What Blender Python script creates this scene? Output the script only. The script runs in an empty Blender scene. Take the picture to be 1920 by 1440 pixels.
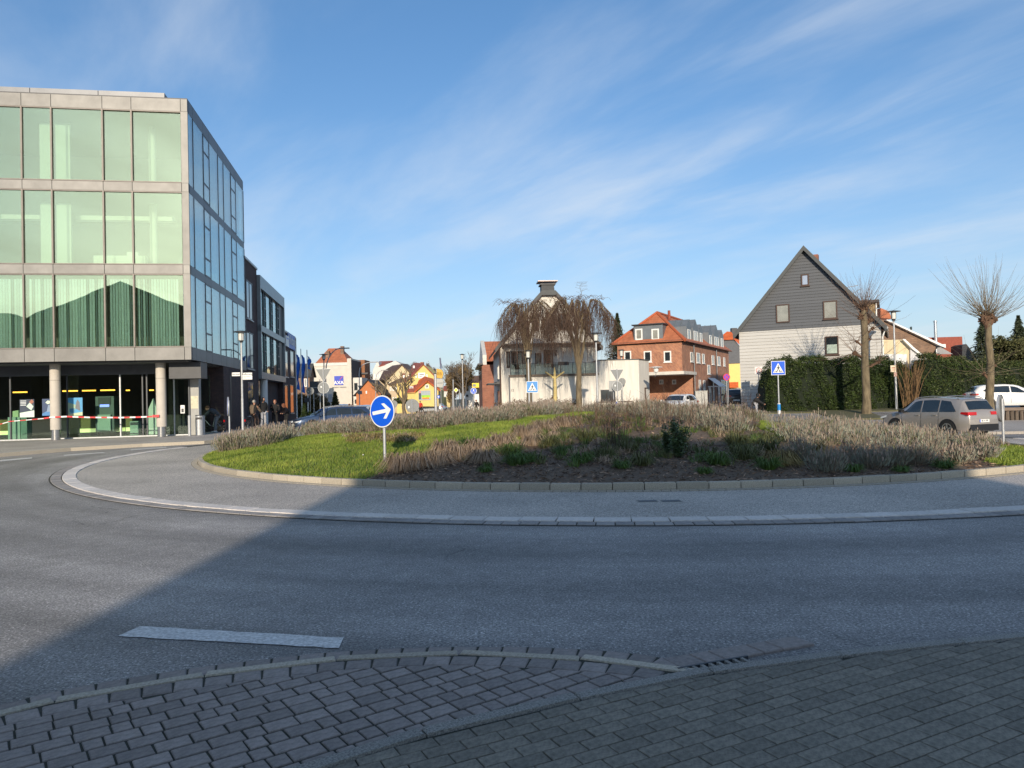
import bpy, math, random
import numpy as np
from mathutils import Vector, Matrix
random.seed(7); RNG=np.random.default_rng(7)
sc=bpy.context.scene; COL=sc.collection
# ------------------------------------------------------------------ camera
F=1390.0; ROLL=.0245; TH=math.atan((743.5-720)/F); CAMZ=1.7
cr,sr=math.cos(ROLL),math.sin(ROLL); ct,st_=math.cos(TH),math.sin(TH)
upc=Vector((0,-st_,ct)); ex=Vector((1,0,0)); fwd=Vector((0,ct,st_))
R_=cr*ex-sr*upc; U_=sr*ex+cr*upc
cam=bpy.data.cameras.new('camera'); co=bpy.data.objects.new('camera',cam); COL.objects.link(co)
M=Matrix((( R_.x,U_.x,-fwd.x,0),(R_.y,U_.y,-fwd.y,0),(R_.z,U_.z,-fwd.z,CAMZ),(0,0,0,1)))
co.matrix_world=M; cam.sensor_width=36; cam.lens=F/1920*36; cam.clip_start=.05; cam.clip_end=3000
sc.camera=co
# ------------------------------------------------------------------ world, sun, exposure
SUN_EL=math.radians(17.2)
w=bpy.data.worlds.new('World'); sc.world=w; w.use_nodes=True
nt=w.node_tree; nt.nodes.clear(); N=nt.nodes.new; L=nt.links.new
out=N('ShaderNodeOutputWorld'); bg=N('ShaderNodeBackground'); sky=N('ShaderNodeTexSky')
sky.sky_type='NISHITA'; sky.sun_disc=False; sky.sun_elevation=SUN_EL; sky.sun_rotation=math.radians(181)
sky.air_density=1.0; sky.dust_density=1.0; sky.ozone_density=2.6; sky.altitude=60
tc=N('ShaderNodeTexCoord'); sep=N('ShaderNodeSeparateXYZ'); L(tc.outputs['Generated'],sep.inputs[0])
def mth(op,a,b=None,clamp=False,c=None):
    m=N('ShaderNodeMath'); m.operation=op; m.use_clamp=clamp
    for i,v in enumerate((a,b,c)):
        if v is None: continue
        if isinstance(v,(int,float)): m.inputs[i].default_value=v
        else: L(v,m.inputs[i])
    return m.outputs[0]
zc=mth('MAXIMUM',sep.outputs[2],0.0); den=mth('ADD',zc,.13)
px=mth('DIVIDE',sep.outputs[0],den); py=mth('DIVIDE',sep.outputs[1],den)
# streaks run along azimuth (-.76,1)
ca,sa=.605,.796
al=mth('ADD',mth('MULTIPLY',px,-ca),mth('MULTIPLY',py,sa)); ac=mth('ADD',mth('MULTIPLY',px,sa),mth('MULTIPLY',py,ca))
cmb=N('ShaderNodeCombineXYZ'); L(mth('MULTIPLY',al,.38),cmb.inputs[0]); L(mth('MULTIPLY',ac,1.0),cmb.inputs[1])
n1=N('ShaderNodeTexNoise'); n1.inputs['Scale'].default_value=1.9; n1.inputs['Detail'].default_value=7; n1.inputs['Roughness'].default_value=.56; n1.inputs['Distortion'].default_value=.35
L(cmb.outputs[0],n1.inputs['Vector'])
cmb2=N('ShaderNodeCombineXYZ'); L(mth('MULTIPLY',al,.5),cmb2.inputs[0]); L(mth('ADD',ac,3.3),cmb2.inputs[1])
n2=N('ShaderNodeTexNoise'); n2.inputs['Scale'].default_value=.55; n2.inputs['Detail'].default_value=4; L(cmb2.outputs[0],n2.inputs['Vector'])
r1=N('ShaderNodeMapRange'); L(n1.outputs[0],r1.inputs[0]); r1.inputs[1].default_value=.36; r1.inputs[2].default_value=.82; r1.interpolation_type='SMOOTHSTEP'
r2=N('ShaderNodeMapRange'); L(n2.outputs[0],r2.inputs[0]); r2.inputs[1].default_value=.3; r2.inputs[2].default_value=.62
cl=mth('MULTIPLY',mth('MULTIPLY',r1.outputs[0],mth('ADD',r2.outputs[0],.5)),.50,True)
hz=mth('MULTIPLY',mth('POWER',mth('SUBTRACT',1.0,zc,True),7.0),.70); cl=mth('SUBTRACT',1.0,mth('MULTIPLY',mth('SUBTRACT',1.0,cl),mth('SUBTRACT',1.0,hz)))
mx=N('ShaderNodeMix'); mx.data_type='RGBA'; hs0=N('ShaderNodeHueSaturation'); hs0.inputs['Saturation'].default_value=1.08; tn0=N('ShaderNodeMix'); tn0.data_type='RGBA'; tn0.blend_type='MULTIPLY'; tn0.inputs[0].default_value=1; tn0.inputs[7].default_value=(.80,1.0,1.19,1); gm0=N('ShaderNodeGamma'); gm0.inputs[1].default_value=.8; L(sky.outputs[0],gm0.inputs[0]); L(gm0.outputs[0],tn0.inputs[6]); L(tn0.outputs[2],hs0.inputs['Color']); L(cl,mx.inputs[0]); L(hs0.outputs[0],mx.inputs[6]); mx.inputs[7].default_value=(4.2,4.55,4.95,1)
L(mx.outputs[2],bg.inputs[0]); bg.inputs[1].default_value=.105; L(bg.outputs[0],out.inputs[0])
sd=bpy.data.lights.new('sun','SUN'); sd.energy=2.9; sd.angle=math.radians(.6); sd.color=(1,.86,.68)
so=bpy.data.objects.new('sun',sd); COL.objects.link(so)
sv=Vector((.02,1,-math.tan(SUN_EL))).normalized(); so.rotation_euler=sv.to_track_quat('-Z','Y').to_euler(); so.location=(0,-30,30)
vs=sc.view_settings; sc.display_settings.display_device='sRGB'; vs.view_transform='Standard'; vs.look='None'; vs.exposure=.80; vs.gamma=1; vs.use_curve_mapping=False
sc.render.engine='CYCLES'
# ------------------------------------------------------------------ pixel helpers (photo pixels -> places in the world)
def ray(px,py):
    u=(px-960)/F; v=(720-py)/F
    d=R_*u+U_*v+fwd; return d/d.y
def PW(px,py,d): r=ray(px,py); return Vector((r.x*d,d,CAMZ+r.z*d))
def G(px,py,z=0.0):
    r=ray(px,py); t=(z-CAMZ)/r.z; return Vector((r.x*t,t,z))
class Frame:
    def __init__(s,x,y,a,z=0.0): s.o=Vector((x,y,z)); s.a=a; s.X=Vector((math.cos(a),math.sin(a),0)); s.Y=Vector((-math.sin(a),math.cos(a),0))
    def front(s,px,py,yl=0.0):
        if py==0: py=745
        r=ray(px,py); c=Vector((0,0,CAMZ))-s.o; t=(yl-c.dot(s.Y))/r.dot(s.Y); p=c+r*t; return p.dot(s.X),p.z
    def side(s,px,py,xl=0.0):
        if py==0: py=745
        r=ray(px,py); c=Vector((0,0,CAMZ))-s.o; t=(xl-c.dot(s.X))/r.dot(s.X); p=c+r*t; return p.dot(s.Y),p.z
    def w(s,x,y,z=0): return s.o+s.X*x+s.Y*y+Vector((0,0,z))
CX,CY=3.7,26.7; RK=13.85; RW=17.05
def ss(t,a,b):
    t=min(1,max(0,(t-a)/(b-a))); return t*t*(3-2*t)
def zg(x,y):
    z=-.5*ss(x,8,17)*ss(y,15,26)*(1-ss(y,34,42))
    e=-.03*y
    rgt=ss(x,e-5,e+4)
    z+=.45*ss(y,38,52)*rgt-(.15*ss(y,40,55)+.55*ss(y,60,150))*(1-rgt)
    return z
def zm(x,y):
    r=math.hypot(x-CX,y-CY); b=zg(x,y)
    if r>RK-.1: return b+.1
    q=1-(r/RK)**2
    return b+.10+(.90-.62*ss(x,4.5,12.5))*q+.02*math.sin(x*2.1+y)*q+.015*math.sin(y*3.3-x*1.7)*q
def GM(px,py):
    r=ray(px,py); t=8.0; last=t
    while t<60:
        x,y,z=r.x*t,t,CAMZ+r.z*t
        if math.hypot(x-CX,y-CY)<RK and z<=zm(x,y): return Vector((x,y,zm(x,y)))
        t+=.04
    g=G(px,py); return g
# ------------------------------------------------------------------ materials
MATS={}
def mat(name,c,rough=.7,var=.12,scale=3.0,metal=0.0,bump=0.0,bscale=60,spec=.5,c2=None,emit=None,rnd=0.0,detail=4,stretch=None,alpha=None):
    if name in MATS: return MATS[name]
    m=bpy.data.materials.new(name); m.use_nodes=True; t=m.node_tree; b=t.nodes['Principled BSDF']
    b.inputs['Roughness'].default_value=rough; b.inputs['Metallic'].default_value=metal; b.inputs['Specular IOR Level'].default_value=spec
    co_=t.nodes.new('ShaderNodeTexCoord'); src=co_.outputs['Object']
    if stretch:
        mp=t.nodes.new('ShaderNodeMapping'); mp.inputs['Scale'].default_value=stretch; t.links.new(src,mp.inputs[0]); src=mp.outputs[0]
    n=t.nodes.new('ShaderNodeTexNoise'); n.inputs['Scale'].default_value=scale; n.inputs['Detail'].default_value=detail; n.inputs['Roughness'].default_value=.65; t.links.new(src,n.inputs['Vector'])
    mr=t.nodes.new('ShaderNodeMapRange'); mr.inputs[1].default_value=.3; mr.inputs[2].default_value=.7; t.links.new(n.outputs[0],mr.inputs[0])
    mx=t.nodes.new('ShaderNodeMix'); mx.data_type='RGBA'; t.links.new(mr.outputs[0],mx.inputs[0])
    a=[max(0,v*(1-var)) for v in c]; d=list(c2) if c2 else [v*(1+var) for v in c]
    mx.inputs[6].default_value=(*a,1); mx.inputs[7].default_value=(*d,1); res=mx.outputs[2]
    if rnd:
        oi=t.nodes.new('ShaderNodeObjectInfo'); m2=t.nodes.new('ShaderNodeMapRange'); t.links.new(oi.outputs['Random'],m2.inputs[0]); m2.inputs[3].default_value=1-rnd; m2.inputs[4].default_value=1+rnd
        hs=t.nodes.new('ShaderNodeHueSaturation'); t.links.new(m2.outputs[0],hs.inputs['Value']); t.links.new(res,hs.inputs['Color']); res=hs.outputs[0]
    t.links.new(res,b.inputs['Base Color'])
    if emit: b.inputs['Emission Color'].default_value=(*c,1); b.inputs['Emission Strength'].default_value=emit
    if bump:
        n2=t.nodes.new('ShaderNodeTexNoise'); n2.inputs['Scale'].default_value=bscale; n2.inputs['Detail'].default_value=3; t.links.new(src,n2.inputs['Vector'])
        bp=t.nodes.new('ShaderNodeBump'); bp.inputs['Strength'].default_value=bump; bp.inputs['Distance'].default_value=.01; t.links.new(n2.outputs[0],bp.inputs['Height']); t.links.new(bp.outputs[0],b.inputs['Normal'])
    MATS[name]=m; return m
def brickmat(name,c1,c2,mortar,bw=.25,bh=.08,herring=False,zscale=1):
    m=bpy.data.materials.new(name); m.use_nodes=True; t=m.node_tree; b=t.nodes['Principled BSDF']; b.inputs['Roughness'].default_value=.85
    co_=t.nodes.new('ShaderNodeTexCoord'); s=t.nodes.new('ShaderNodeSeparateXYZ'); t.links.new(co_.outputs['Object'],s.inputs[0])
    a=t.nodes.new('ShaderNodeMath'); t.links.new(s.outputs[0],a.inputs[0]); t.links.new(s.outputs[1],a.inputs[1])
    cb=t.nodes.new('ShaderNodeCombineXYZ'); t.links.new(a.outputs[0],cb.inputs[0]); t.links.new(s.outputs[2],cb.inputs[1]); v=cb.outputs[0]
    if herring:
        mp=t.nodes.new('ShaderNodeMapping'); mp.inputs['Rotation'].default_value=(0,0,math.radians(45)); t.links.new(v,mp.inputs[0]); v=mp.outputs[0]
    br=t.nodes.new('ShaderNodeTexBrick'); t.links.new(v,br.inputs['Vector']); br.inputs['Color1'].default_value=(*c1,1); br.inputs['Color2'].default_value=(*c2,1); br.inputs['Mortar'].default_value=(*mortar,1)
    br.inputs['Scale'].default_value=1; br.inputs['Brick Width'].default_value=bw; br.inputs['Row Height'].default_value=bh; br.inputs['Mortar Size'].default_value=.008; br.inputs['Bias'].default_value=-.1
    n=t.nodes.new('ShaderNodeTexNoise'); n.inputs['Scale'].default_value=1.3; n.inputs['Detail'].default_value=6; t.links.new(co_.outputs['Object'],n.inputs['Vector'])
    mx=t.nodes.new('ShaderNodeMix'); mx.data_type='RGBA'; mx.blend_type='MULTIPLY'; mx.inputs[0].default_value=.6; t.links.new(br.outputs[0],mx.inputs[6])
    cr_=t.nodes.new('ShaderNodeValToRGB'); cr_.color_ramp.elements[0].color=(.55,.55,.58,1); cr_.color_ramp.elements[1].color=(1.35,1.3,1.25,1); cr_.color_ramp.elements[0].position=.3; cr_.color_ramp.elements[1].position=.7
    t.links.new(n.outputs[0],cr_.inputs[0]); t.links.new(cr_.outputs[0],mx.inputs[7]); t.links.new(mx.outputs[2],b.inputs['Base Color'])
    bp=t.nodes.new('ShaderNodeBump'); bp.inputs['Strength'].default_value=.5; bp.inputs['Distance'].default_value=.008; bp.invert=True; t.links.new(br.outputs['Fac'],bp.inputs['Height']); t.links.new(bp.outputs[0],b.inputs['Normal'])
    MATS[name]=m; return m
def glassmat(name,tint,gl,base,refl=(1,1,1),rough=.0,warp=.0):
    m=bpy.data.materials.new(name); m.use_nodes=True; t=m.node_tree; t.nodes.clear(); n=t.nodes.new; l=t.links.new
    o=n('ShaderNodeOutputMaterial'); mx=n('ShaderNodeMixShader'); tr=n('ShaderNodeBsdfTransparent'); g=n('ShaderNodeBsdfGlossy')
    tr.inputs[0].default_value=(*tint,1); g.inputs[0].default_value=(*refl,1); g.inputs['Roughness'].default_value=rough
    fr=n('ShaderNodeLayerWeight'); fr.inputs[0].default_value=.35; mr=n('ShaderNodeMapRange'); l(fr.outputs['Fresnel'],mr.inputs[0]); mr.inputs[3].default_value=base; mr.inputs[4].default_value=gl
    l(mr.outputs[0],mx.inputs[0]); l(tr.outputs[0],mx.inputs[1]); l(g.outputs[0],mx.inputs[2]); l(mx.outputs[0],o.inputs[0])
    if warp:
        co_=n('ShaderNodeTexCoord'); nz=n('ShaderNodeTexNoise'); nz.inputs['Scale'].default_value=.7; nz.inputs['Detail'].default_value=1; l(co_.outputs['Object'],nz.inputs['Vector'])
        bp=n('ShaderNodeBump'); bp.inputs['Strength'].default_value=warp; bp.inputs['Distance'].default_value=.02; l(nz.outputs[0],bp.inputs['Height']); l(bp.outputs[0],g.inputs['Normal'])
    MATS[name]=m; return m
def asphalt(name,c,track=True,c2=None,speck=.5):
    m=bpy.data.materials.new(name); m.use_nodes=True; t=m.node_tree; b=t.nodes['Principled BSDF']; n=t.nodes.new; l=t.links.new
    b.inputs['Roughness'].default_value=.72; b.inputs['Specular IOR Level'].default_value=.45
    tc=n('ShaderNodeTexCoord'); P=tc.outputs['Object']
    big=n('ShaderNodeTexNoise'); big.inputs['Scale'].default_value=.35; big.inputs['Detail'].default_value=5; l(P,big.inputs['Vector'])
    fine=n('ShaderNodeTexNoise'); fine.inputs['Scale'].default_value=48; fine.inputs['Detail'].default_value=3; fine.inputs['Roughness'].default_value=.8; l(P,fine.inputs['Vector'])
    vor=n('ShaderNodeTexVoronoi'); vor.inputs['Scale'].default_value=95; l(P,vor.inputs['Vector'])
    cr1=n('ShaderNodeValToRGB'); e=cr1.color_ramp.elements; e[0].position=.3; e[1].position=.72
    e[0].color=(*[v*.8 for v in c],1); e[1].color=(*(c2 or [v*1.25 for v in c]),1); l(big.outputs[0],cr1.inputs[0])
    fm=n('ShaderNodeMapRange'); fm.inputs[1].default_value=.32; fm.inputs[2].default_value=.68; fm.inputs[3].default_value=1-speck; fm.inputs[4].default_value=1+speck; l(fine.outputs[0],fm.inputs[0])
    vm=n('ShaderNodeMath'); vm.operation='MULTIPLY'; l(fm.outputs[0],vm.inputs[0])
    # pale chips: per-cell random
    cs=n('ShaderNodeSeparateColor'); l(vor.outputs['Color'],cs.inputs[0]); cm=n('ShaderNodeMapRange'); cm.inputs[1].default_value=.86; cm.inputs[2].default_value=1.0; cm.inputs[3].default_value=1.0; cm.inputs[4].default_value=2.1; l(cs.outputs[0],cm.inputs[0]); l(cm.outputs[0],vm.inputs[1])
    fac=vm.outputs[0]
    if track:
        sp=n('ShaderNodeSeparateXYZ'); l(P,sp.inputs[0])
        def mm(op,a,bb):
            q=n('ShaderNodeMath'); q.operation=op
            for i,v in enumerate((a,bb)):
                if isinstance(v,(int,float)): q.inputs[i].default_value=v
                else: l(v,q.inputs[i])
            return q.outputs[0]
        dx=mm('SUBTRACT',sp.outputs[0],CX); dy=mm('SUBTRACT',sp.outputs[1],CY)
        r=mm('SQRT',mm('ADD',mm('MULTIPLY',dx,dx),mm('MULTIPLY',dy,dy)),0)
        an=mm('MULTIPLY',mm('ARCTAN2',dy,dx),1.3)
        cb=n('ShaderNodeCombineXYZ'); l(mm('MULTIPLY',r,1.1),cb.inputs[0]); l(an,cb.inputs[1])
        tn=n('ShaderNodeTexNoise'); tn.inputs['Scale'].default_value=1.0; tn.inputs['Detail'].default_value=5; l(cb.outputs[0],tn.inputs['Vector'])
        tm=n('ShaderNodeMapRange'); tm.inputs[1].default_value=.35; tm.inputs[2].default_value=.65; tm.inputs[3].default_value=.74; tm.inputs[4].default_value=1.22; l(tn.outputs[0],tm.inputs[0])
        fac=mm('MULTIPLY',fac,tm.outputs[0])
        dn=n('ShaderNodeTexNoise'); dn.inputs['Scale'].default_value=1.7; dn.inputs['Detail'].default_value=6; l(P,dn.inputs['Vector'])
        va=n('ShaderNodeVectorMath'); va.operation='MULTIPLY_ADD'; l(dn.outputs['Color'],va.inputs[0]); va.inputs[1].default_value=(.9,.9,0); l(P,va.inputs[2])
        vc=n('ShaderNodeTexVoronoi'); vc.feature='DISTANCE_TO_EDGE'; vc.inputs['Scale'].default_value=.30; l(va.outputs[0],vc.inputs['Vector'])
        ck=n('ShaderNodeMapRange'); ck.inputs[1].default_value=.0015; ck.inputs[2].default_value=.0055; ck.inputs[3].default_value=.62; ck.inputs[4].default_value=1.0; l(vc.outputs['Distance'],ck.inputs[0])
        cmn=n('ShaderNodeTexNoise'); cmn.inputs['Scale'].default_value=.22; l(P,cmn.inputs['Vector']); cmk=n('ShaderNodeMapRange'); cmk.inputs[1].default_value=.56; cmk.inputs[2].default_value=.62; cmk.inputs[3].default_value=1; cmk.inputs[4].default_value=0; l(cmn.outputs[0],cmk.inputs[0])
        fac=mm('MULTIPLY',fac,mm('MAXIMUM',ck.outputs[0],cmk.outputs[0]))
        pn=n('ShaderNodeTexNoise'); pn.inputs['Scale'].default_value=5; pn.inputs['Detail'].default_value=5; l(P,pn.inputs['Vector']); pr=n('ShaderNodeMapRange'); pr.inputs[1].default_value=.3; pr.inputs[2].default_value=.7; pr.inputs[3].default_value=.88; pr.inputs[4].default_value=1.12; l(pn.outputs[0],pr.inputs[0]); fac=mm('MULTIPLY',fac,pr.outputs[0])
    mx=n('ShaderNodeMix'); mx.data_type='RGBA'; mx.blend_type='MULTIPLY'; mx.inputs[0].default_value=1; mx.clamp_result=False
    l(cr1.outputs[0],mx.inputs[6]); cc=n('ShaderNodeCombineColor'); [l(fac,cc.inputs[i]) for i in range(3)]; l(cc.outputs[0],mx.inputs[7]); l(mx.outputs[2],b.inputs['Base Color'])
    bp=n('ShaderNodeBump'); bp.inputs['Strength'].default_value=.6; bp.inputs['Distance'].default_value=.006; l(fine.outputs[0],bp.inputs['Height']); l(bp.outputs[0],b.inputs['Normal'])
    MATS[name]=m; return m
# ------------------------------------------------------------------ mesh builder
class MB:
    def __init__(s): s.v=[]; s.f=[]; s.m=[]; s.cm=0; s.T=None
    def add(s,vs,fs):
        o=len(s.v)
        if s.T is not None: vs=[s.T@Vector(p) for p in vs]
        s.v.extend([tuple(p) for p in vs]); s.f.extend([tuple(i+o for i in f) for f in fs]); s.m.extend([s.cm]*len(fs)); return s
    def box(s,x0,x1,y0,y1,z0,z1):
        if x0>x1:x0,x1=x1,x0
        if y0>y1:y0,y1=y1,y0
        if z0>z1:z0,z1=z1,z0
        return s.add([(x0,y0,z0),(x1,y0,z0),(x1,y1,z0),(x0,y1,z0),(x0,y0,z1),(x1,y0,z1),(x1,y1,z1),(x0,y1,z1)],[(0,3,2,1),(4,5,6,7),(0,1,5,4),(1,2,6,5),(2,3,7,6),(3,0,4,7)])
    def cbox(s,cx,cy,cz,sx,sy,sz): return s.box(cx-sx/2,cx+sx/2,cy-sy/2,cy+sy/2,cz-sz/2,cz+sz/2)
    def quad(s,a,b,c,d): return s.add([a,b,c,d],[(0,1,2,3)])
    def ngon(s,pts): return s.add(pts,[tuple(range(len(pts)))])
    def prism(s,poly,d0,d1,axis='y'):
        """poly of (a,b); extruded along axis from d0 to d1"""
        n=len(poly)
        def P(a,b,d): return (a,d,b) if axis=='y' else ((d,a,b) if axis=='x' else (a,b,d))
        vs=[P(a,b,d0) for a,b in poly]+[P(a,b,d1) for a,b in poly]
        fs=[tuple(range(n))[::-1],tuple(range(n,2*n))]+[(i,(i+1)%n,(i+1)%n+n,i+n) for i in range(n)]
        return s.add(vs,fs)
    def cyl(s,p0,p1,r0,r1=None,n=10,cap=True):
        r1=r0 if r1 is None else r1; p0=Vector(p0);p1=Vector(p1); d=(p1-p0)
        if d.length<1e-6: return s
        d.normalize(); a=Vector((1,0,0)) if abs(d.x)<.9 else Vector((0,1,0)); u=d.cross(a).normalized(); v=d.cross(u)
        vs=[];
        for p,r in((p0,r0),(p1,r1)):
            for i in range(n):
                t=2*math.pi*i/n; vs.append(p+u*(math.cos(t)*r)+v*(math.sin(t)*r))
        fs=[(i,(i+1)%n,(i+1)%n+n,i+n) for i in range(n)]
        if cap: fs+= [tuple(range(n))[::-1],tuple(range(n,2*n))]
        return s.add(vs,fs)
    def tube(s,pts,rad,n=3):
        pts=[Vector(p) for p in pts]; k=len(pts); vs=[]; fs=[]
        if isinstance(rad,(int,float)): rad=[rad]*k
        for i,p in enumerate(pts):
            d=(pts[min(i+1,k-1)]-pts[max(i-1,0)]).normalized() if k>1 else Vector((0,0,1))
            a=Vector((1,0,0)) if abs(d.x)<.8 else Vector((0,1,0)); u=d.cross(a).normalized(); v=d.cross(u)
            for j in range(n):
                t=2*math.pi*j/n; vs.append(p+u*(math.cos(t)*rad[i])+v*(math.sin(t)*rad[i]))
        for i in range(k-1):
            for j in range(n): fs.append((i*n+j,i*n+(j+1)%n,(i+1)*n+(j+1)%n,(i+1)*n+j))
        return s.add(vs,fs)
    def lathe(s,prof,n=16,c=(0,0,0)):
        vs=[];fs=[];k=len(prof)
        for r,z in prof:
            for j in range(n):
                t=2*math.pi*j/n; vs.append((c[0]+r*math.cos(t),c[1]+r*math.sin(t),c[2]+z))
        for i in range(k-1):
            for j in range(n): fs.append((i*n+j,i*n+(j+1)%n,(i+1)*n+(j+1)%n,(i+1)*n+j))
        fs.append(tuple(range(n))[::-1]); fs.append(tuple(range((k-1)*n,k*n)))
        return s.add(vs,fs)
    def mesh(s,name,mats,smooth=False):
        me=bpy.data.meshes.new(name); me.from_pydata(s.v,[],s.f)
        if not isinstance(mats,(list,tuple)): mats=[mats]
        for m in mats: me.materials.append(m)
        if len(mats)>1: me.polygons.foreach_set('material_index',s.m)
        if smooth:
            me.polygons.foreach_set('use_smooth',[True]*len(me.polygons)); me.update(); me.set_sharp_from_angle(angle=.65)
        me.update(); return me
    def build(s,name,mats,parent=None,smooth=False,**pr):
        return link(name,s.mesh(name,mats,smooth),parent,**pr)
def link(name,me,parent=None,**pr):
    o=bpy.data.objects.new(name,me); COL.objects.link(o)
    if parent is not None: o.parent=parent
    for k,v in pr.items(): o[k]=v
    return o
def thing(name,label,cat,loc=(0,0,0),rz=0.0,group=None,fr=None):
    o=bpy.data.objects.new(name,None); COL.objects.link(o); o.empty_display_size=.3
    if fr is not None: loc=fr.o; rz=fr.a
    o.location=loc; o.rotation_euler=(0,0,rz); o['label']=label; o['category']=cat
    if group: o['group']=group
    return o
def tag(o,label,cat,group=None):
    o['label']=label; o['category']=cat
    if group:o['group']=group
    return o
def copytree(o,parent=None):
    c=o.copy(); COL.objects.link(c)
    if parent is not None: c.parent=parent
    for ch in list(o.children): copytree(ch,c)
    return c
def npmesh(name,verts,faces,mats,parent=None,mi=None,**pr):
    """verts (n,3) array, faces (m,k) array with constant k"""
    me=bpy.data.meshes.new(name); nv=len(verts); nf,k=faces.shape
    me.vertices.add(nv); me.vertices.foreach_set('co',np.asarray(verts,np.float32).ravel())
    me.loops.add(nf*k); me.loops.foreach_set('vertex_index',faces.astype(np.int32).ravel())
    me.polygons.add(nf); me.polygons.foreach_set('loop_start',np.arange(0,nf*k,k,dtype=np.int32))
    try: me.polygons.foreach_set('loop_total',np.full(nf,k,dtype=np.int32))
    except Exception: pass
    if not isinstance(mats,(list,tuple)): mats=[mats]
    for m in mats: me.materials.append(m)
    if mi is not None: me.polygons.foreach_set('material_index',np.asarray(mi,np.int32))
    me.update(calc_edges=True); me.validate()
    return link(name,me,parent,**pr)
def textmesh(txt,size,name='lettering',depth=.004,align='CENTER',bold=0.0):
    cu=bpy.data.curves.new('t','FONT'); cu.body=txt; cu.size=size; cu.extrude=depth; cu.align_x=align; cu.offset=bold*size; cu.align_y='CENTER'; cu.resolution_u=3
    o=bpy.data.objects.new('t',cu); COL.objects.link(o); dg=bpy.context.evaluated_depsgraph_get(); dg.update()
    me=bpy.data.meshes.new_from_object(o.evaluated_get(dg)); me.name=name
    bpy.data.objects.remove(o); bpy.data.curves.remove(cu); return me
def text(txt,size,m,parent,loc,rot=(math.pi/2,0,0),name='lettering',sx=1.0,bold=0.0,**pr):
    me=textmesh(txt,size,name,bold=bold); me.materials.clear(); me.materials.append(m)
    o=link(name,me,parent,**pr); o.location=loc; o.rotation_euler=rot; o.scale=(sx,1,1); return o
def inpoly(x,y,P):
    c=False;n=len(P);j=n-1
    for i in range(n):
        xi,yi=P[i][0],P[i][1];xj,yj=P[j][0],P[j][1]
        if (yi>y)!=(yj>y) and x<(xj-xi)*(y-yi)/(yj-yi)+xi: c=not c
        j=i
    return c
# palette
M_asph=asphalt('asphalt',(.222,.208,.195),speck=.75); M_apron=asphalt('apron_asphalt',(.375,.335,.29),track=False,speck=.7)
M_pavefar=asphalt('pavement_slabs',(.33,.30,.265),track=False,speck=.2)
M_white=mat('white_road_paint',(.60,.58,.55),.7,.42,38,c2=(.80,.78,.75),bump=.3,bscale=90)
M_kerb=mat('kerb_granite',(.42,.37,.29),.85,.3,60,bump=.6,bscale=150,rnd=.15)
M_kerbd=mat('kerb_concrete_dark',(.25,.24,.215),.85,.6,95,bump=.6,bscale=200,rnd=.12)
M_whitestone=mat('white_concrete_stone',(.62,.57,.52),.8,.15,25,bump=.4,bscale=120,rnd=.08)
M_sett=mat('grey_concrete_sett',(.27,.25,.235),.8,.2,20,bump=.4,bscale=120,rnd=.16)
M_cobble=mat('dark_paving_block',(.235,.20,.18),.75,.25,34,bump=.5,bscale=130,rnd=.2)
M_paver=mat('green_grey_paver',(.195,.175,.138),.85,.35,45,bump=.7,bscale=170,rnd=.16)
M_joint=mat('joint_soil',(.034,.035,.025),.95,.4,25)
M_soil=mat('bed_soil',(.13,.09,.06),.95,.4,9,bump=.8,bscale=30)
M_lawn=mat('lawn_base',(.08,.125,.015),.9,.35,5,bump=.5,bscale=40)
M_grass=mat('grass_blade',(.085,.18,.015),.6,.45,.9,c2=(.26,.31,.05),spec=.3)
M_steel=mat('galvanised_steel',(.42,.43,.44),.45,.15,15,metal=.4)
M_signback=mat('sign_back_grey',(.20,.21,.21),.6,.12,20,metal=.0)
M_black=mat('black_plastic',(.012,.012,.014),.5,.2)
M_dark=mat('dark_grey_metal',(.035,.037,.042),.5,.2)
M_blue=mat('sign_blue',(.0,.085,.60),.4,.05)
M_cyan=mat('sign_light_blue',(.005,.20,.55),.4,.05)
M_signwhite=mat('sign_white',(.72,.72,.70),.45,.04)
M_red=mat('sign_red',(.60,.012,.02),.4,.05)
M_yellow=mat('sign_yellow',(.85,.62,.01),.45,.05)
M_wframe=mat('white_window_frame',(.75,.75,.72),.5,.05)
M_glassd=mat('dark_window_glass',(.02,.026,.03),.06,.3,.8,spec=1.0)
M_curt=mat('curtained_window_glass',(.26,.26,.23),.15,.2,2,spec=1.0)
M_rubber=mat('tyre_rubber',(.012,.012,.012),.85,.2)
M_alloy=mat('alloy_wheel',(.5,.5,.5),.3,.1,metal=.8)
M_carglass=mat('car_window_glass',(.012,.018,.022),.03,.2,spec=1.0)
M_taillight=mat('tail_light_red',(.45,.005,.008),.2,.1,spec=.8)
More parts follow.
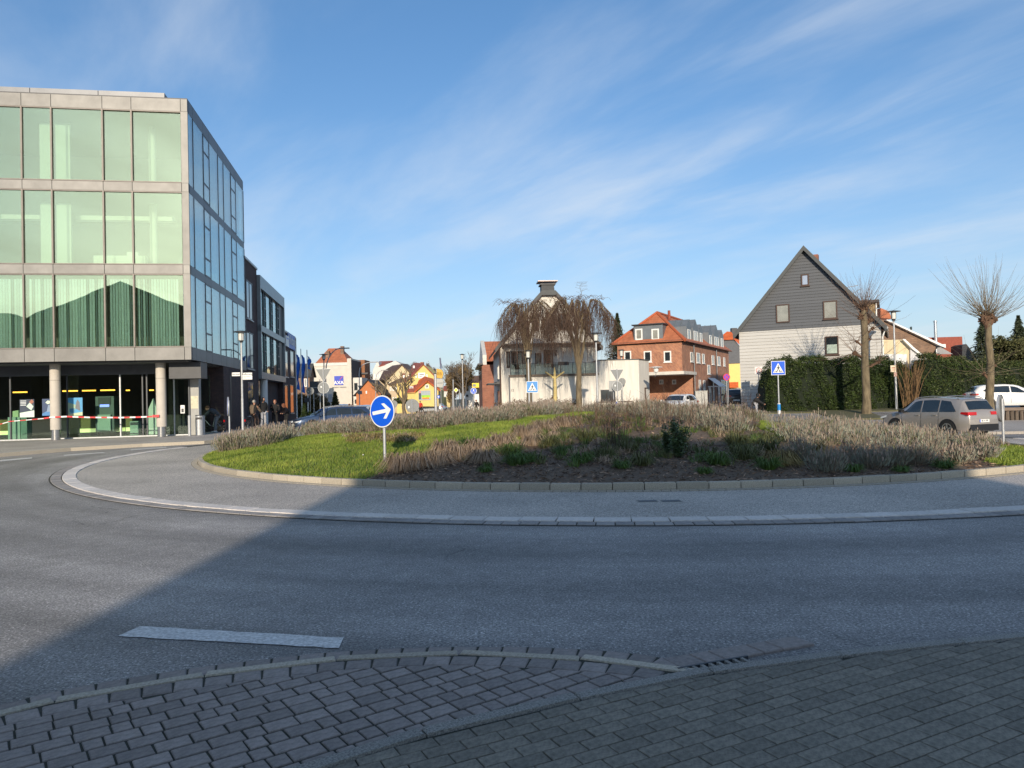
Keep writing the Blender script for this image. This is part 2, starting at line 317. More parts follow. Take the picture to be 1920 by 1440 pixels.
# ================================================================== GROUND
def grid_sheet(xs,ys,fz):
    X,Y=np.meshgrid(xs,ys); V=np.stack([X.ravel(),Y.ravel(),np.array([fz(a,b) for a,b in zip(X.ravel(),Y.ravel())])],1)
    nx,ny=len(xs),len(ys); i=np.arange(nx-1)[None,:]+np.arange(ny-1)[:,None]*nx
    Fc=np.stack([i,i+1,i+1+nx,i+nx],-1).reshape(-1,4); return V,Fc
def spread(a,b,n,lo,hi,m): return np.concatenate([np.linspace(a,lo,m)[:-1],np.linspace(lo,hi,n),np.linspace(hi,b,m)[1:]])
V,Fc=grid_sheet(spread(-1500,1500,60,-80,80,8),spread(-1500,1500,60,-30,140,8),lambda x,y: zg(x,y)-.06-(.5 if y>200 else 0))
npmesh('ground',V,Fc,mat('far_ground',(.07,.075,.045),.95,.4,.05),kind='structure')
def polar(r0,r1,nr,na,fz,a0=0,a1=2*math.pi,pw=1.0):
    rs=r0+(r1-r0)*np.linspace(0,1,nr)**pw; an=np.linspace(a0,a1,na)
    V=[];
    for r in rs:
        for a in an:
            x=CX+r*math.cos(a); y=CY+r*math.sin(a); V.append((x,y,fz(x,y)))
    i=np.arange(na-1)[None,:]+np.arange(nr-1)[:,None]*na
    return np.array(V),np.stack([i,i+na,i+na+1,i+1],-1).reshape(-1,4)
V,Fc=polar(RW+.2,150,46,181,lambda x,y:zg(x,y),pw=1.8); npmesh('road',V,Fc,M_asph,kind='structure')
V,Fc=polar(RK-.05,RW-.27,8,241,lambda x,y:zg(x,y)+.012); npmesh('truck_apron',V,Fc,M_apron,kind='structure')
# stones
def stonepoly(poly,h,bev,mb=None,z=0):
    cx=sum(p[0] for p in poly)/len(poly); cy=sum(p[1] for p in poly)/len(poly); n=len(poly)
    def ins(p,k): 
        d=math.hypot(p[0]-cx,p[1]-cy) or 1; q=max(0,1-k*1.3/d); return (cx+(p[0]-cx)*q,cy+(p[1]-cy)*q)
    vs=[(p[0],p[1],z) for p in poly]+[(p[0],p[1],z+h-bev) for p in poly]+[(*ins(p,bev),z+h) for p in poly]
    fs=[(i,(i+1)%n,(i+1)%n+n,i+n) for i in range(n)]+[(i+n,(i+1)%n+n,(i+1)%n+2*n,i+2*n) for i in range(n)]+[tuple(range(2*n,3*n))]
    mb=mb or MB(); mb.add(vs,fs); return mb
def rect(lx,ly): return [(-lx/2,-ly/2),(lx/2,-ly/2),(lx/2,ly/2),(-lx/2,ly/2)]
def ringstones(parent,name,r,ln,wd,h,z0,m,a0,a1,gap=.012,bev=.008,jit=.004):
    me=[stonepoly([(-ln/2+gap/2+random.uniform(0,.004),-wd/2),(ln/2-gap/2,-wd/2),(ln/2-gap/2-random.uniform(0,.004),wd/2),(-ln/2+gap/2,wd/2)],h,bev).mesh(name,m) for _ in range(3)]
    st=ln/r; a=a0
    while a<a1:
        o=link(name,random.choice(me),parent); x=CX+r*math.cos(a);y=CY+r*math.sin(a)
        o.location=(x,y,zg(x,y)+z0+random.uniform(-jit,jit)); o.rotation_euler=(0,0,a+math.pi/2+random.uniform(-.004,.004)); a+=st
def ringbase(name,r0,r1,m,z,**k):
    V,Fc=polar(r0,r1,2,241,lambda x,y:zg(x,y)+z); return npmesh(name,V,Fc,m,kind='structure',**k)
kb=ringbase('island_kerb',RK-.13,RK+.0,M_joint,.02); ringstones(kb,'kerb_stone',RK-.065,.55,.13,.16,-.02,M_kerb,0,2*math.pi-.01,bev=.015)
gb=ringbase('kerb_gutter',RK+.01,RK+.19,M_joint,.014); mbg=MB()
for k in range(560):
    a=2*math.pi*k/560; mbg.T=Matrix.Translation((CX+(RK+.1)*math.cos(a),CY+(RK+.1)*math.sin(a),zg(CX+(RK+.1)*math.cos(a),CY+(RK+.1)*math.sin(a))+.0))@Matrix.Rotation(a+math.pi/2,4,'Z'); stonepoly(rect(.145,.16),.024,.006,mbg)
mbg.build('gutter_sett',M_kerb,gb,kind='stuff')
wb=ringbase('apron_edge',RW-.31,RW+.27,M_joint,.006)
A0,A1=math.radians(172),math.radians(372)
ringstones(wb,'white_stone',RW-.15,.5,.29,.034,-.006,M_whitestone,A0,A1)
ringstones(wb,'sett',RW+.125,.25,.22,.025,-.006,M_sett,A0+.02,A1-.06)
# mound
LAWN=[GM(*p) for p in [(687,897),(722,885),(763,852),(850,850),(915,840),(975,824),(1005,806),(1050,791),(1113,778),(1133,773),(1067,776),(960,790),(820,805),(653,815),(520,823),(387,834)]]+[Vector((-14,27,0)),Vector((-14,12,0)),Vector((-3,12,0)),Vector((-3.0,13.6,0))]
LAWN2=[GM(*p) for p in [(1422,797),(1450,792),(1520,803),(1518,812),(1450,812),(1425,806)]]
LAWN3=[G(*p,.1) for p in [(1845,872),(1868,850),(1880,838),(1960,845),(1960,900),(1920,880)]]
def islawn(x,y): return inpoly(x,y,LAWN) or inpoly(x,y,LAWN2) or inpoly(x,y,LAWN3) or (math.hypot(x-CX,y-CY)<RK and (y>CY+7 or x>CX+11.2))
V,Fc=polar(0.05,RK-.1,110,300,lambda x,y:zm(x,y))
cen=V[Fc].mean(1); lm_=np.array([islawn(x+random.uniform(-.1,.1),y+random.uniform(-.1,.1)) for x,y in cen[:,:2]])
npmesh('lawn',V,Fc[lm_],M_lawn,kind='structure'); npmesh('planting_bed',V,Fc[~lm_],M_soil,kind='structure')
# ------------------------------------------------------------------ foreground paving
zF=.0
def crv(pts,z=zF): return [G(*p,z) for p in pts]
CA=crv([(-700,1500),(-260,1390),(0,1324),(115,1295),(340,1257),(550,1231),(725,1217),(950,1213),(1150,1222),(1250,1236),(1300,1250)])
CB=crv([(-700,1522),(-260,1410),(0,1341),(150,1308),(330,1277),(490,1255),(640,1238),(780,1230),(920,1229),(1050,1236),(1160,1244),(1235,1254),(1290,1268)])
CC=crv([(-700,1830),(-100,1660),(150,1580),(300,1532),(430,1490),(575,1440),(750,1385),(960,1333),(1085,1305),(1225,1277),(1290,1265),(1465,1240),(1660,1217),(1917,1192),(2250,1160),(2700,1130)])
def chaikin(c,n=2):
    for _ in range(n):
        r=[c[0]]
        for i in range(len(c)-1): r+= [c[i].lerp(c[i+1],.25),c[i].lerp(c[i+1],.75)]
        c=r+[c[-1]]
    return c
CA=chaikin(CA); CB=chaikin(CB); CC=chaikin(CC)
def resample(c,step):
    out=[]; acc=0; 
    L=[(c[i+1]-c[i]).length for i in range(len(c)-1)]; tot=sum(L); s=step/2
    while s<tot:
        t=s;i=0
        while t>L[i]: t-=L[i]; i+=1
        d=(c[i+1]-c[i]).normalized(); out.append((c[i]+d*t,d)); s+=step
    return out
def offs(c,o):
    r=[]
    for i,p in enumerate(c):
        d=(c[min(i+1,len(c)-1)]-c[max(i-1,0)]).normalized(); r.append(p+Vector((d.y,-d.x,0))*o)   # + = towards camera side
    return r
def alongstones(parent,name,c,ln,wd,h,z0,m,gap=.01,bev=.008):
    me=[stonepoly([(-ln/2+gap/2,-wd/2+random.uniform(0,.004)),(ln/2-gap/2,-wd/2),(ln/2-gap/2,wd/2-random.uniform(0,.004)),(-ln/2+gap/2,wd/2)],h,bev).mesh(name,m) for _ in range(4)]
    for p,d in resample(c,ln):
        o=link(name,random.choice(me),parent); o.location=(p.x,p.y,z0+random.uniform(-.002,.002)); o.rotation_euler=(0,0,math.atan2(d.y,d.x)+random.uniform(-.012,.012))
pb=MB(); AA=[p+Vector((0,0,.006)) for p in CA]; pp=AA+[G(1290,1268,.006)]+[G(960,1420,.006),G(300,1620,.006),G(-600,1900,.006),G(-900,1600,.006)]
pb.ngon(pp); cobb=pb.build('cobbled_strip',M_joint,kind='structure')
sw=MB(); sw.ngon([Vector((p.x,p.y,.008)) for p in CC]+[Vector((14,2.5,.008)),Vector((14,-8,.008)),Vector((-9,-8,.008)),Vector((-4,0,.008))]); side=sw.build('pavement',M_joint,kind='structure')
alongstones(cobb,'edge_block',offs(CA,.085),.168,.15,.010,.003,M_cobble)
alongstones(cobb,'kerb_strip_stone',offs(CB,.0),.8,.075,.020,-.002,M_kerb)
alongstones(cobb,'edge_block',offs(CB,.125),.168,.155,.010,.004,M_cobble)
alongstones(side,'kerb_strip_stone',offs(CC,.045),.9,.085,.030,-.002,M_kerbd)
def clip(poly,p,n):
    out=[];k=len(poly)
    for i in range(k):
        a=poly[i];b=poly[(i+1)%k]; da=(a[0]-p.x)*n.x+(a[1]-p.y)*n.y; db=(b[0]-p.x)*n.x+(b[1]-p.y)*n.y
        if da>=0: out.append(a)
        if (da>=0)!=(db>=0): t=da/(da-db); out.append((a[0]+(b[0]-a[0])*t,a[1]+(b[1]-a[1])*t))
    return out
def area(P): return abs(sum(P[i][0]*P[(i+1)%len(P)][1]-P[(i+1)%len(P)][0]*P[i][1] for i in range(len(P))))/2 if len(P)>2 else 0
def clipc(poly,c,sgn):
    """clip against the nearest segments of curve c; keep the camera side (sgn=1) or the far side (-1)"""
    cx=sum(p[0] for p in poly)/len(poly); cy=sum(p[1] for p in poly)/len(poly)
    best=min(range(len(c)-1),key=lambda i:((c[i]+c[i+1])/2-Vector((cx,cy,0))).length if 1 else 0)
    for i in (best-1,best,best+1):
        if i<0 or i>=len(c)-1: continue
        d=(c[i+1]-c[i]).normalized(); nrm=Vector((d.y,-d.x,0))*sgn
        mid=(c[i]+c[i+1])/2; tt=(Vector((cx,cy,0))-c[i]).dot(d)
        if -.15<tt<(c[i+1]-c[i]).length+.15: poly=clip(poly,c[i],nrm)
        if len(poly)<3: return []
    return poly
def bond(parent,name,rot,lx,ly,gap,bounds,fn,m,h,bev,z0,half=0.0,limit=300):
    c,s=math.cos(rot),math.sin(rot); cells=[]
    x0,x1,y0,y1=bounds; R=int(max(x1-x0,y1-y0)/ly)+10; mx_,my_=(x0+x1)/2,(y0+y1)/2
    for j in range(-R,R):
        x=-R*lx*.6+random.uniform(0,lx) if half else -R*lx*.6+(lx/2 if j%2 else 0)
        while x<R*lx*.6:
            l=lx*.58 if (half and random.random()<half) else lx
            cxx,cyy=x+l/2,j*ly; x+=l
            P=[(cxx+a,cyy+b) for a,b in rect(l-gap,ly-gap*(1.7 if half else 1.0))]
            P=[(mx_+a*c-b*s+random.uniform(-.002,.002),my_+a*s+b*c+random.uniform(-.002,.002)) for a,b in P]
            q=(sum(p[0] for p in P)/4,sum(p[1] for p in P)/4)
            if not(x0<q[0]<x1 and y0<q[1]<y1): continue
            P=fn(P)
            if len(P)>2 and area(P)>.0025: cells.append(P)
    def inview(P):
        x=sum(p[0] for p in P)/len(P); y=sum(p[1] for p in P)/len(P); return abs(x)<.70*y+.1 and y>3.1
    cells.sort(key=lambda P:(not inview(P),sum(p[1] for p in P)/len(P)))
    rest=MB()
    for k,P in enumerate(cells):
        if k<limit:
            cx=sum(p[0] for p in P)/len(P); cy=sum(p[1] for p in P)/len(P)
            o=stonepoly([(a-cx,b-cy) for a,b in P],h,bev).build(name,m,parent); o.location=(cx,cy,z0+random.uniform(-.001,.0015)); o.rotation_euler=(random.uniform(-.003,.003),random.uniform(-.003,.003),0)
        else: stonepoly(P,h,bev,rest,z0)
    if rest.v: rest.build(name,m,parent,kind='stuff')
    return len(cells)
inC=offs(CC,.095); inB=offs(CB,.21); outC=offs(CC,-.004)
n_a=bond(side,'paver',math.radians(27),.2,.1,.006,(-2.2,5.6,1.2,5.6),lambda P:clipc(P,inC,1),M_paver,.010,.003,.007,limit=300)
def cobfn(P):
    P=clipc(P,inB,1)
    if len(P)<3: return P
    return clipc(P,outC,-1)
n_b=bond(cobb,'paving_block',math.radians(36),.172,.128,.011,(-4.2,1.3,1.8,4.8),cobfn,M_cobble,.011,.004,.003,half=.3,limit=300)
print('pavers',n_a,'cobbles',n_b)
for px,lab in((1214,'left of two small dark service covers in the apron'),(1258,'right of two small dark service covers in the apron')):
    q=G(px,941); t=thing('service_cover',lab,'service cover',(q.x,q.y,.012)); MB().box(-.14,.14,-.08,.08,0,.006).build('lid',M_dark,t); MB().box(-.16,.16,-.10,.10,-.004,.003).build('rim',M_kerbd,t)
# gully beside the kerb end
gl=thing('drain_grate','slotted iron drain grate under the kerb, with gutter blocks round it','drain',G(1370,1250))
g0=G(1290,1266);g1=G(1412,1244); gd=(g1-g0).normalized(); gn=Vector((-gd.y,gd.x,0)); gl.location=g0; gl.rotation_euler=(0,0,math.atan2(gd.y,gd.x)); GLn=(g1-g0).length
MB().box(0,GLn,-.01,.075,-.05,.002).build('pit',M_black,gl)
for k in range(8): MB().box(GLn*(k+.25)/8,GLn*(k+.62)/8,-.01,.07,.002,.02).build('bar',M_kerbd,gl)
MB().box(-.02,GLn+.02,.07,.085,.0,.022).build('rim',M_dark,gl)
a=0
for l in (.20,.14,.30,.15,.26):
    stonepoly([(a+.006,.095),(a+l-.006,.095),(a+l-.02,.27),(a-.01,.27)],.018,.006).build('gutter_block',M_cobble,gl); a+=l
# painted dash and far lane dashes
def dash(pts,label,z=.006):
    P=[G(*p,0) for p in pts]; c=sum(P,Vector())/len(P); mb=MB(); n=18
    top=[];bot=[]
    for i in range(n+1):
        t=i/n; top.append(P[1].lerp(P[2],t)+Vector((random.uniform(-.008,.008),random.uniform(-.008,.008),z))); bot.append(P[0].lerp(P[3],t)+Vector((random.uniform(-.008,.008),random.uniform(-.008,.008),z)))
    for i in range(n): mb.quad(bot[i],bot[i+1],top[i+1],top[i])
    o=mb.build('lane_marking',M_white); o['kind']='structure'; return o
dash([(222,1194),(264,1175),(644,1197),(636,1217)],'')
for q in ([(0,865),(0,862.5),(60,857.5),(60,859.5)],[(120,854.5),(120,852.8),(196,847.6),(196,849)],[(245,844.3),(245,842.8),(312,838),(312,839.2)],[(-120,877),(-120,873),(-50,867),(-50,869.5)]):
    P=[G(*p,.007) for p in q]; MB().quad(*P).build('lane_marking',M_white,kind='structure')
# ------------------------------------------------------------------ bank-side pavement (raised) and right-hand pavement, verge
KL=[(-200,872),(0,857),(133,846),(267,838),(383,832.5)]
kl=[G(*p,0.0) for p in KL]+[Vector((-12.0,35.5,0)),Vector((-12.6,41,0)),Vector((-15.5,60,-.2)),Vector((-21,95,-.3))]
poly=kl+[Vector((-70,95,-.2)),Vector((-70,20,0))]
pm=MB(); pz=[(p.x,p.y,zg(p.x,p.y)+.13 if i<len(kl) else .1) for i,p in enumerate(poly)]; pm.ngon(pz); pvb=pm.build('pavement',M_pavefar,kind='structure')
kp=kl; 
kbm=MB()
for i in range(len(kp)-1):
    a,b=kp[i],kp[i+1]
    for za,zb in((zg(a.x,a.y),zg(b.x,b.y)),): kbm.quad((a.x,a.y,za-.05),(b.x,b.y,zb-.05),(b.x,b.y,zb+.135),(a.x,a.y,za+.135))
    d=(b-a).normalized(); nn=Vector((-d.y,d.x,0))*.13
    kbm.quad((a.x,a.y,zg(a.x,a.y)+.135),(b.x,b.y,zg(b.x,b.y)+.135),(b.x+nn.x,b.y+nn.y,zg(b.x,b.y)+.135),(a.x+nn.x,a.y+nn.y,zg(a.x,a.y)+.135))
kbm.build('kerb',M_kerb,kind='structure')
# right hand pavement by the palisade
def strip(name,pts,z,m,th=.12):
    mb=MB(); top=[(p[0],p[1],zg(p[0],p[1])+z) for p in pts]; mb.ngon(top)
    n=len(pts)
    for i in range(n):
        a,b=top[i],top[(i+1)%n]; mb.quad((a[0],a[1],a[2]-th-.05),(b[0],b[1],b[2]-th-.05),b,a)
    return mb.build(name,m,kind='structure')
strip('pavement',[(20.8,33.0),(23,32.6),(28,31.8),(34,30.6),(40,29.5),(40,37.4),(34,37.6),(28,37.8),(24.0,38),(21.5,37.5)],.12,M_pavefar)
M_verge=mat('verge_grass',(.10,.095,.045),.9,.4,4,bump=.6,bscale=30)
strip('verge',[(14,45.6),(20,45.2),(27,45.0),(27,47.5),(14,48)],.06,M_verge,.04)
strip('verge',[(17.6,40.2),(20.2,40.2),(21.6,45.6),(18.6,46.2)],.09,M_verge,.04)
tb=MB(); tb.box(25.2,60,38.5,53,-1,.26); tb.build('raised_car_park',M_asph,kind='structure')
pal=thing('palisade_wall','low retaining wall of upright wooden posts with a top rail below the white car','wall',(25.0,38.2,zg(25,38.2)))
Mp=mat('weathered_posts',(.13,.10,.075),.9,.35,6,stretch=(1,1,.2),rnd=.15)
pm_=MB().cyl((0,0,-.1),(0,0,.72),.10,.095,8).mesh('post',Mp)
for k in range(60):
    o=link('post',pm_,pal); o.location=(k*.235,.03*random.random(),random.uniform(-.02,.02)); o.rotation_euler=(0,0,random.random()*6)
MB().box(-.15,14.2,-.16,-.10,.58,.74).build('rail',mat('rail_wood',(.16,.12,.09),.85,.25,5,stretch=(.2,1,1)),pal)
# ================================================================== BUILDINGS
class B:
    """collects a box on a wall: face 'front' (outward -y at y=yl) or 'side' (outward +x at x=xl) or 'left' (outward -x)"""
    def __init__(s,face,l): s.face=face; s.l=l
    def box(s,mb,a0,a1,z0,z1,o0,o1):
        """a along wall, o = outward distances"""
        if s.face=='front': mb.box(a0,a1,s.l-o1,s.l-o0,z0,z1)
        elif s.face=='side': mb.box(s.l+o0,s.l+o1,a0,a1,z0,z1)
        else: mb.box(s.l-o1,s.l-o0,a0,a1,z0,z1)
        return mb
def window(par,fc,a0,a1,z0,z1,fm,gm,fw=.07,mull=(),trans=(),sill=None,name='window',proud=.04):
    """frame (part) > pane, sill"""
    m=MB(); e=fw
    fc.box(m,a0,a1,z0,z0+e,-.02,proud); fc.box(m,a0,a1,z1-e,z1,-.02,proud); fc.box(m,a0,a0+e,z0+e,z1-e,-.02,proud); fc.box(m,a1-e,a1,z0+e,z1-e,-.02,proud)
    for q in mull: x=a0+(a1-a0)*q; fc.box(m,x-e*.4,x+e*.4,z0+e,z1-e,-.02,proud-.004)
    for q in trans: z=z0+(z1-z0)*q; fc.box(m,a0+e,a1-e,z-e*.4,z+e*.4,-.02,proud-.008)
    f=m.build(name,fm,par)
    m=MB(); fc.box(m,a0+e*.5,a1-e*.5,z0+e*.5,z1-e*.5,-.015,proud*.35); m.build('pane',gm,f)
    if sill is not None: m=MB(); fc.box(m,a0-.06,a1+.06,z0-.07,z0-.004,0,.10); m.build('sill',sill,f)
    return f
def gable_house(name,label,cat,fr,x0,x1,y0,y1,zb,ze,zr,wm,rm,over=.3,rx=None,th=.16,ridge='y',rz0=None,verge=None):
    """gable facing front. returns root; parts wall, roof"""
    t=thing(name,label,cat,fr=fr); m=MB()
    if ridge=='y':
        rx=(x0+x1)/2 if rx is None else rx
        m.prism([(x0,zb),(x1,zb),(x1,ze),(rx,zr),(x0,ze)],y0,y1); m.build('wall',wm,t)
        r=MB(); 
        for xe,sg in((x0,-1),(x1,1)):
            k=(zr-ze)/(rx-xe); xo=xe+sg*over; zo=ze+k*(xo-xe); r.prism([(xo,zo+.02),(rx,zr+.02),(rx,zr+.02+th),(xo,zo+.02+th)],y0-over,y1+over)
        r.build('roof',rm,t)
        if verge is not None:
            for xe,sg in((x0,-1),(x1,1)):
                k=(zr-ze)/(rx-xe); xo=xe+sg*over; zo=ze+k*(xo-xe)
                MB().prism([(xo-.01*sg,zo-.10),(rx,zr-.10),(rx,zr+th+.06),(xo+.03*sg,zo+th+.06)],y0-over-.05,y0-over+.002).build('verge_board',verge,t)
    else:
        ry=(y0+y1)/2
        m.prism([(y0,zb),(y1,zb),(y1,ze),(ry,zr),(y0,ze)],x0,x1,'x'); m.build('wall',wm,t)
        r=MB()
        for ye,sg in((y0,-1),(y1,1)):
            k=(zr-ze)/(ry-ye); yo=ye+sg*over; zo=ze+k*(yo-ye); r.prism([(yo,zo+.02),(ry,zr+.02),(ry,zr+.02+th),(yo,zo+.02+th)],x0-over,x1+over,'x')
        r.build('roof',rm,t)
    return t
def rooftile(name,c,rough=.75,pitch=.28):
    m=mat(name,c,rough,.25,1.5,rnd=0); t=m.node_tree; b=t.nodes['Principled BSDF']
    w1=t.nodes.new('ShaderNodeTexWave'); w1.inputs['Scale'].default_value=1/ (pitch*3.2); w1.bands_direction='DIAGONAL'; w1.inputs['Distortion'].default_value=0
    tc=t.nodes.new('ShaderNodeTexCoord'); s=t.nodes.new('ShaderNodeSeparateXYZ'); t.links.new(tc.outputs['Object'],s.inputs[0])
    # rows follow height, columns follow x+y
    def band(o,sc):
        q=t.nodes.new('ShaderNodeMath'); q.operation='MULTIPLY'; t.links.new(o,q.inputs[0]); q.inputs[1].default_value=sc
        f=t.nodes.new('ShaderNodeMath'); f.operation='FRACT'; t.links.new(q.outputs[0],f.inputs[0]); return f.outputs[0]
    r=band(s.outputs[2],4.2); c2=band(s.outputs[0],3.6); a=t.nodes.new('ShaderNodeMath'); t.links.new(r,a.inputs[0]); t.links.new(c2,a.inputs[1])
    bp=t.nodes.new('ShaderNodeBump'); bp.inputs['Strength'].default_value=1; bp.inputs['Distance'].default_value=.05; t.links.new(a.outputs[0],bp.inputs['Height']); t.links.new(bp.outputs[0],b.inputs['Normal'])
    t.nodes.remove(w1); return m
T_orange=rooftile('orange_pantiles',(.42,.14,.065)); T_red=rooftile('red_pantiles',(.33,.085,.05)); T_brown=rooftile('brown_tiles',(.13,.075,.05)); T_dark=rooftile('dark_slate_tiles',(.045,.047,.052)); T_bright=rooftile('bright_orange_tiles',(.62,.13,.03))
B_red=brickmat('red_brick_herringbone',(.47,.21,.11),(.30,.115,.07),(.32,.25,.2),.24,.08,True)
B_red2=brickmat('red_brick',(.33,.12,.07),(.24,.08,.05),(.25,.19,.15))
B_dark=brickmat('dark_brick',(.085,.048,.045),(.055,.034,.034),(.045,.038,.036))
B_brown=brickmat('brown_brick',(.24,.14,.085),(.15,.085,.055),(.2,.17,.14)); B_tan=brickmat('tan_brick',(.38,.27,.12),(.26,.18,.08),(.2,.18,.15))
Z_zinc=mat('zinc_sheet',(.17,.19,.205),.5,.14,2,metal=.3)
W_cream=mat('cream_render',(.56,.52,.45),.85,.08,1.5); W_yellow=mat('yellow_render',(.66,.50,.18),.85,.07,1.5); W_pale=mat('pale_yellow_render',(.60,.49,.31),.85,.08,1.2); W_greyw=mat('off_white_render',(.60,.58,.53),.85,.12,1.5); W_beige=mat('beige_render',(.50,.40,.28),.85,.1,1.5)
# ---- stained white render for the gable house in the middle
W_stain=mat('stained_white_render',(.60,.57,.515),.9,.12,1.4,c2=(.72,.69,.62),detail=7,stretch=(2.5,2.5,.25))
# ================= A. glass bank building
fA=Frame(-15.54,36,math.atan(.165)); bank=thing('bank_building','glass and steel office building on the left, three glazed storeys over a columned ground floor','building',fr=fA)
M_panel=mat('metal_facade_panel',(.17,.166,.157),.5,.2,1.0,metal=.25,rnd=.10); M_panels=mat('dark_metal_facade_panel',(.12,.125,.135),.45,.12,1.2,metal=.35,rnd=.06)
M_mull=mat('steel_mullion',(.15,.13,.115),.5,.15,3,metal=.2); M_mulld=mat('dark_mullion',(.05,.055,.065),.45,.15)
G_front=glassmat('green_facade_glass',(.84,.925,.87),.8,.28,(.97,.95,.66),warp=.10); G_side=glassmat('blue_green_facade_glass',(.80,.93,.92),.9,.24,(.90,.99,1.0),warp=.08); G_gf=glassmat('ground_floor_glass',(.80,.90,.85),.5,.03,(.9,1,.95))
xs=[0.0]+[fA.front(px,640)[0] for px in (345.5,252.5,197.8,101.3,45.2)]
Wd=xs[3]-xs[4]; Nd=xs[2]-xs[3]; 
for k in range(5): xs.append(xs[-1]-(Wd if k%2==0 else Nd))
ZB=[(4.5,8.05),(8.5,12.06),(12.5,16.0)]; bands=[(3.87,4.5),(8.05,8.5),(12.06,12.5),(16.0,16.62)]
DEP=13.98; XL=xs[-1]
for (z0,z1) in bands:
    for i in range(len(xs)-1):
        MB().box(xs[i+1]+.012,xs[i]-.012,0,.16,z0+.012,z1-.012).build('facade_panel',M_panel,bank)
    MB().box(XL,-.0,.17,.25,z0,z1).build('panel_backing',M_mulld,bank)
ys=[0.16]+[fA.side(px,620)[0] for px in (368.2,386.8,398,414,424,437.5,446.5)]+[DEP]
for (z0,z1) in bands:
    prev=0.17
    for yv in ys[1:]:
        MB().box(-.16,-.004,prev+.012,yv-.012,z0+.012,z1-.012).build('facade_panel',M_panels,bank); prev=yv
    MB().box(-.25,-.17,.26,DEP,z0,z1).build('panel_backing',M_mulld,bank)
for (z0,z1) in ZB:
    MB().box(xs[1],-.002,.0,.10,z0,z1).build('corner_panel',M_panel,bank)
    for i in range(1,len(xs)-1):
        o=MB().box(xs[i+1]+.03,xs[i]-.03,.06,.085,z0+.03,z1-.03).build('pane',G_front,bank); o.rotation_euler=(random.uniform(-.0012,.0012),0,random.uniform(-.0015,.0015))
    for x in xs[2:]: MB().box(x-.035,x+.035,-.03,.13,z0-.0,z1).build('mullion',M_mull,bank)
    MB().box(XL,xs[1],-.01,.12,z0,z0+.05).box(XL,xs[1],-.01,.12,z1-.05,z1).build('frame_rail',M_mull,bank)
    prev=.1
    for i,yv in enumerate(ys[1:]):
        if i in(2,6):
            h=z1-z0; zz=[z0,z0+h*.26,z0+h*.74,z1]; fr_=MB()
            for q in range(4): fr_.box(-.10,.008,prev+.06,yv-.06,zz[q]-.045,zz[q]+.045)
            fr_.box(-.10,.009,prev,prev+.06,z0,z1).box(-.10,.009,yv-.06,yv,z0,z1); fo=fr_.build('opening_window',M_mulld,bank)
            for q in range(3): MB().box(-.02,-.005,prev+.06,yv-.06,zz[q]+.045,zz[q+1]-.045).build('pane',G_side,fo)
        else:
            MB().box(-.03,-.012,prev+.02,yv-.02,z0,z1).build('pane',G_side,bank)
        MB().box(-.13,.006,yv-.035,yv+.035,z0,z1).build('mullion',M_mulld,bank); prev=yv
# floors, core, roof
M_int=mat('interior_plaster',(.42,.42,.33),.9,.06,.5); M_floor=mat('interior_carpet',(.22,.22,.18),.9,.1)
for z in (4.05,8.1,12.1,16.05): MB().box(XL,-.3,.3,DEP-.1,z,z+.36).build('floor_slab',M_int,bank)
MB().box(XL,-.3,7.5,7.7,4.45,16.0).build('core_wall',M_int,bank)
MB().box(XL,-.02,.05,DEP,16.62,16.68).build('roof',M_dark,bank)
MB().box(XL,-4,DEP-.3,DEP,3.87,16.6).box(XL,-.26,DEP-.12,DEP-.02,3.87,16.6).build('rear_wall',M_panels,bank)
rp=MB()
x_=fA.front(308,178,1.2)[0]
for k in range(7): rp.box(x_-3.1*(k+1)+.03,x_-3.1*k,1.2,6,16.68,fA.front(250,172,1.2)[1])
rp.build('roof_screen',M_panels,bank)
Mcol=mat('painted_column',(.70,.74,.66),.7,.04); 
for (z0,z1) in ZB:
    for px,yl,w in((291,1.9,.5),): 
        x=fA.front(px,620,yl)[0]; MB().cyl((x,yl,z0-.1),(x,yl,z1-.15),.17,.17,16).build('column',Mcol,bank,True)
for (z0,z1) in ZB[1:]:
    for pa,pb in((76,96),(106,133)):
        a=fA.front(pa,420,1.2)[0]; b=fA.front(pb,420,1.2)[0]; MB().box(a,b,1.2,1.32,z0-.1,z1-.35).build('roller_screen',mat('pale_fabric',(.62,.70,.62),.9,.05,4,stretch=(8,1,.2)),bank)
a=fA.front(0,400,2.2)[0];b=fA.front(78,400,2.2)[0]; MB().box(a-4,b,2.0,2.4,11.1,11.32).build('strip_light_housing',Mcol,bank); a=fA.front(144,400,2.2)[0];b=fA.front(325,400,2.2)[0]; MB().box(a,b,2.0,2.4,11.1,11.32).build('strip_light_housing',Mcol,bank)
a=fA.front(175,480,.9)[0];b=fA.front(272,480,.9)[0]; MB().box(a,b,.9,1.4,8.45,9.1).box(a+1.5,a+2.0,1,1.3,9.1,9.3).build('office_cabinet',Mcol,bank)
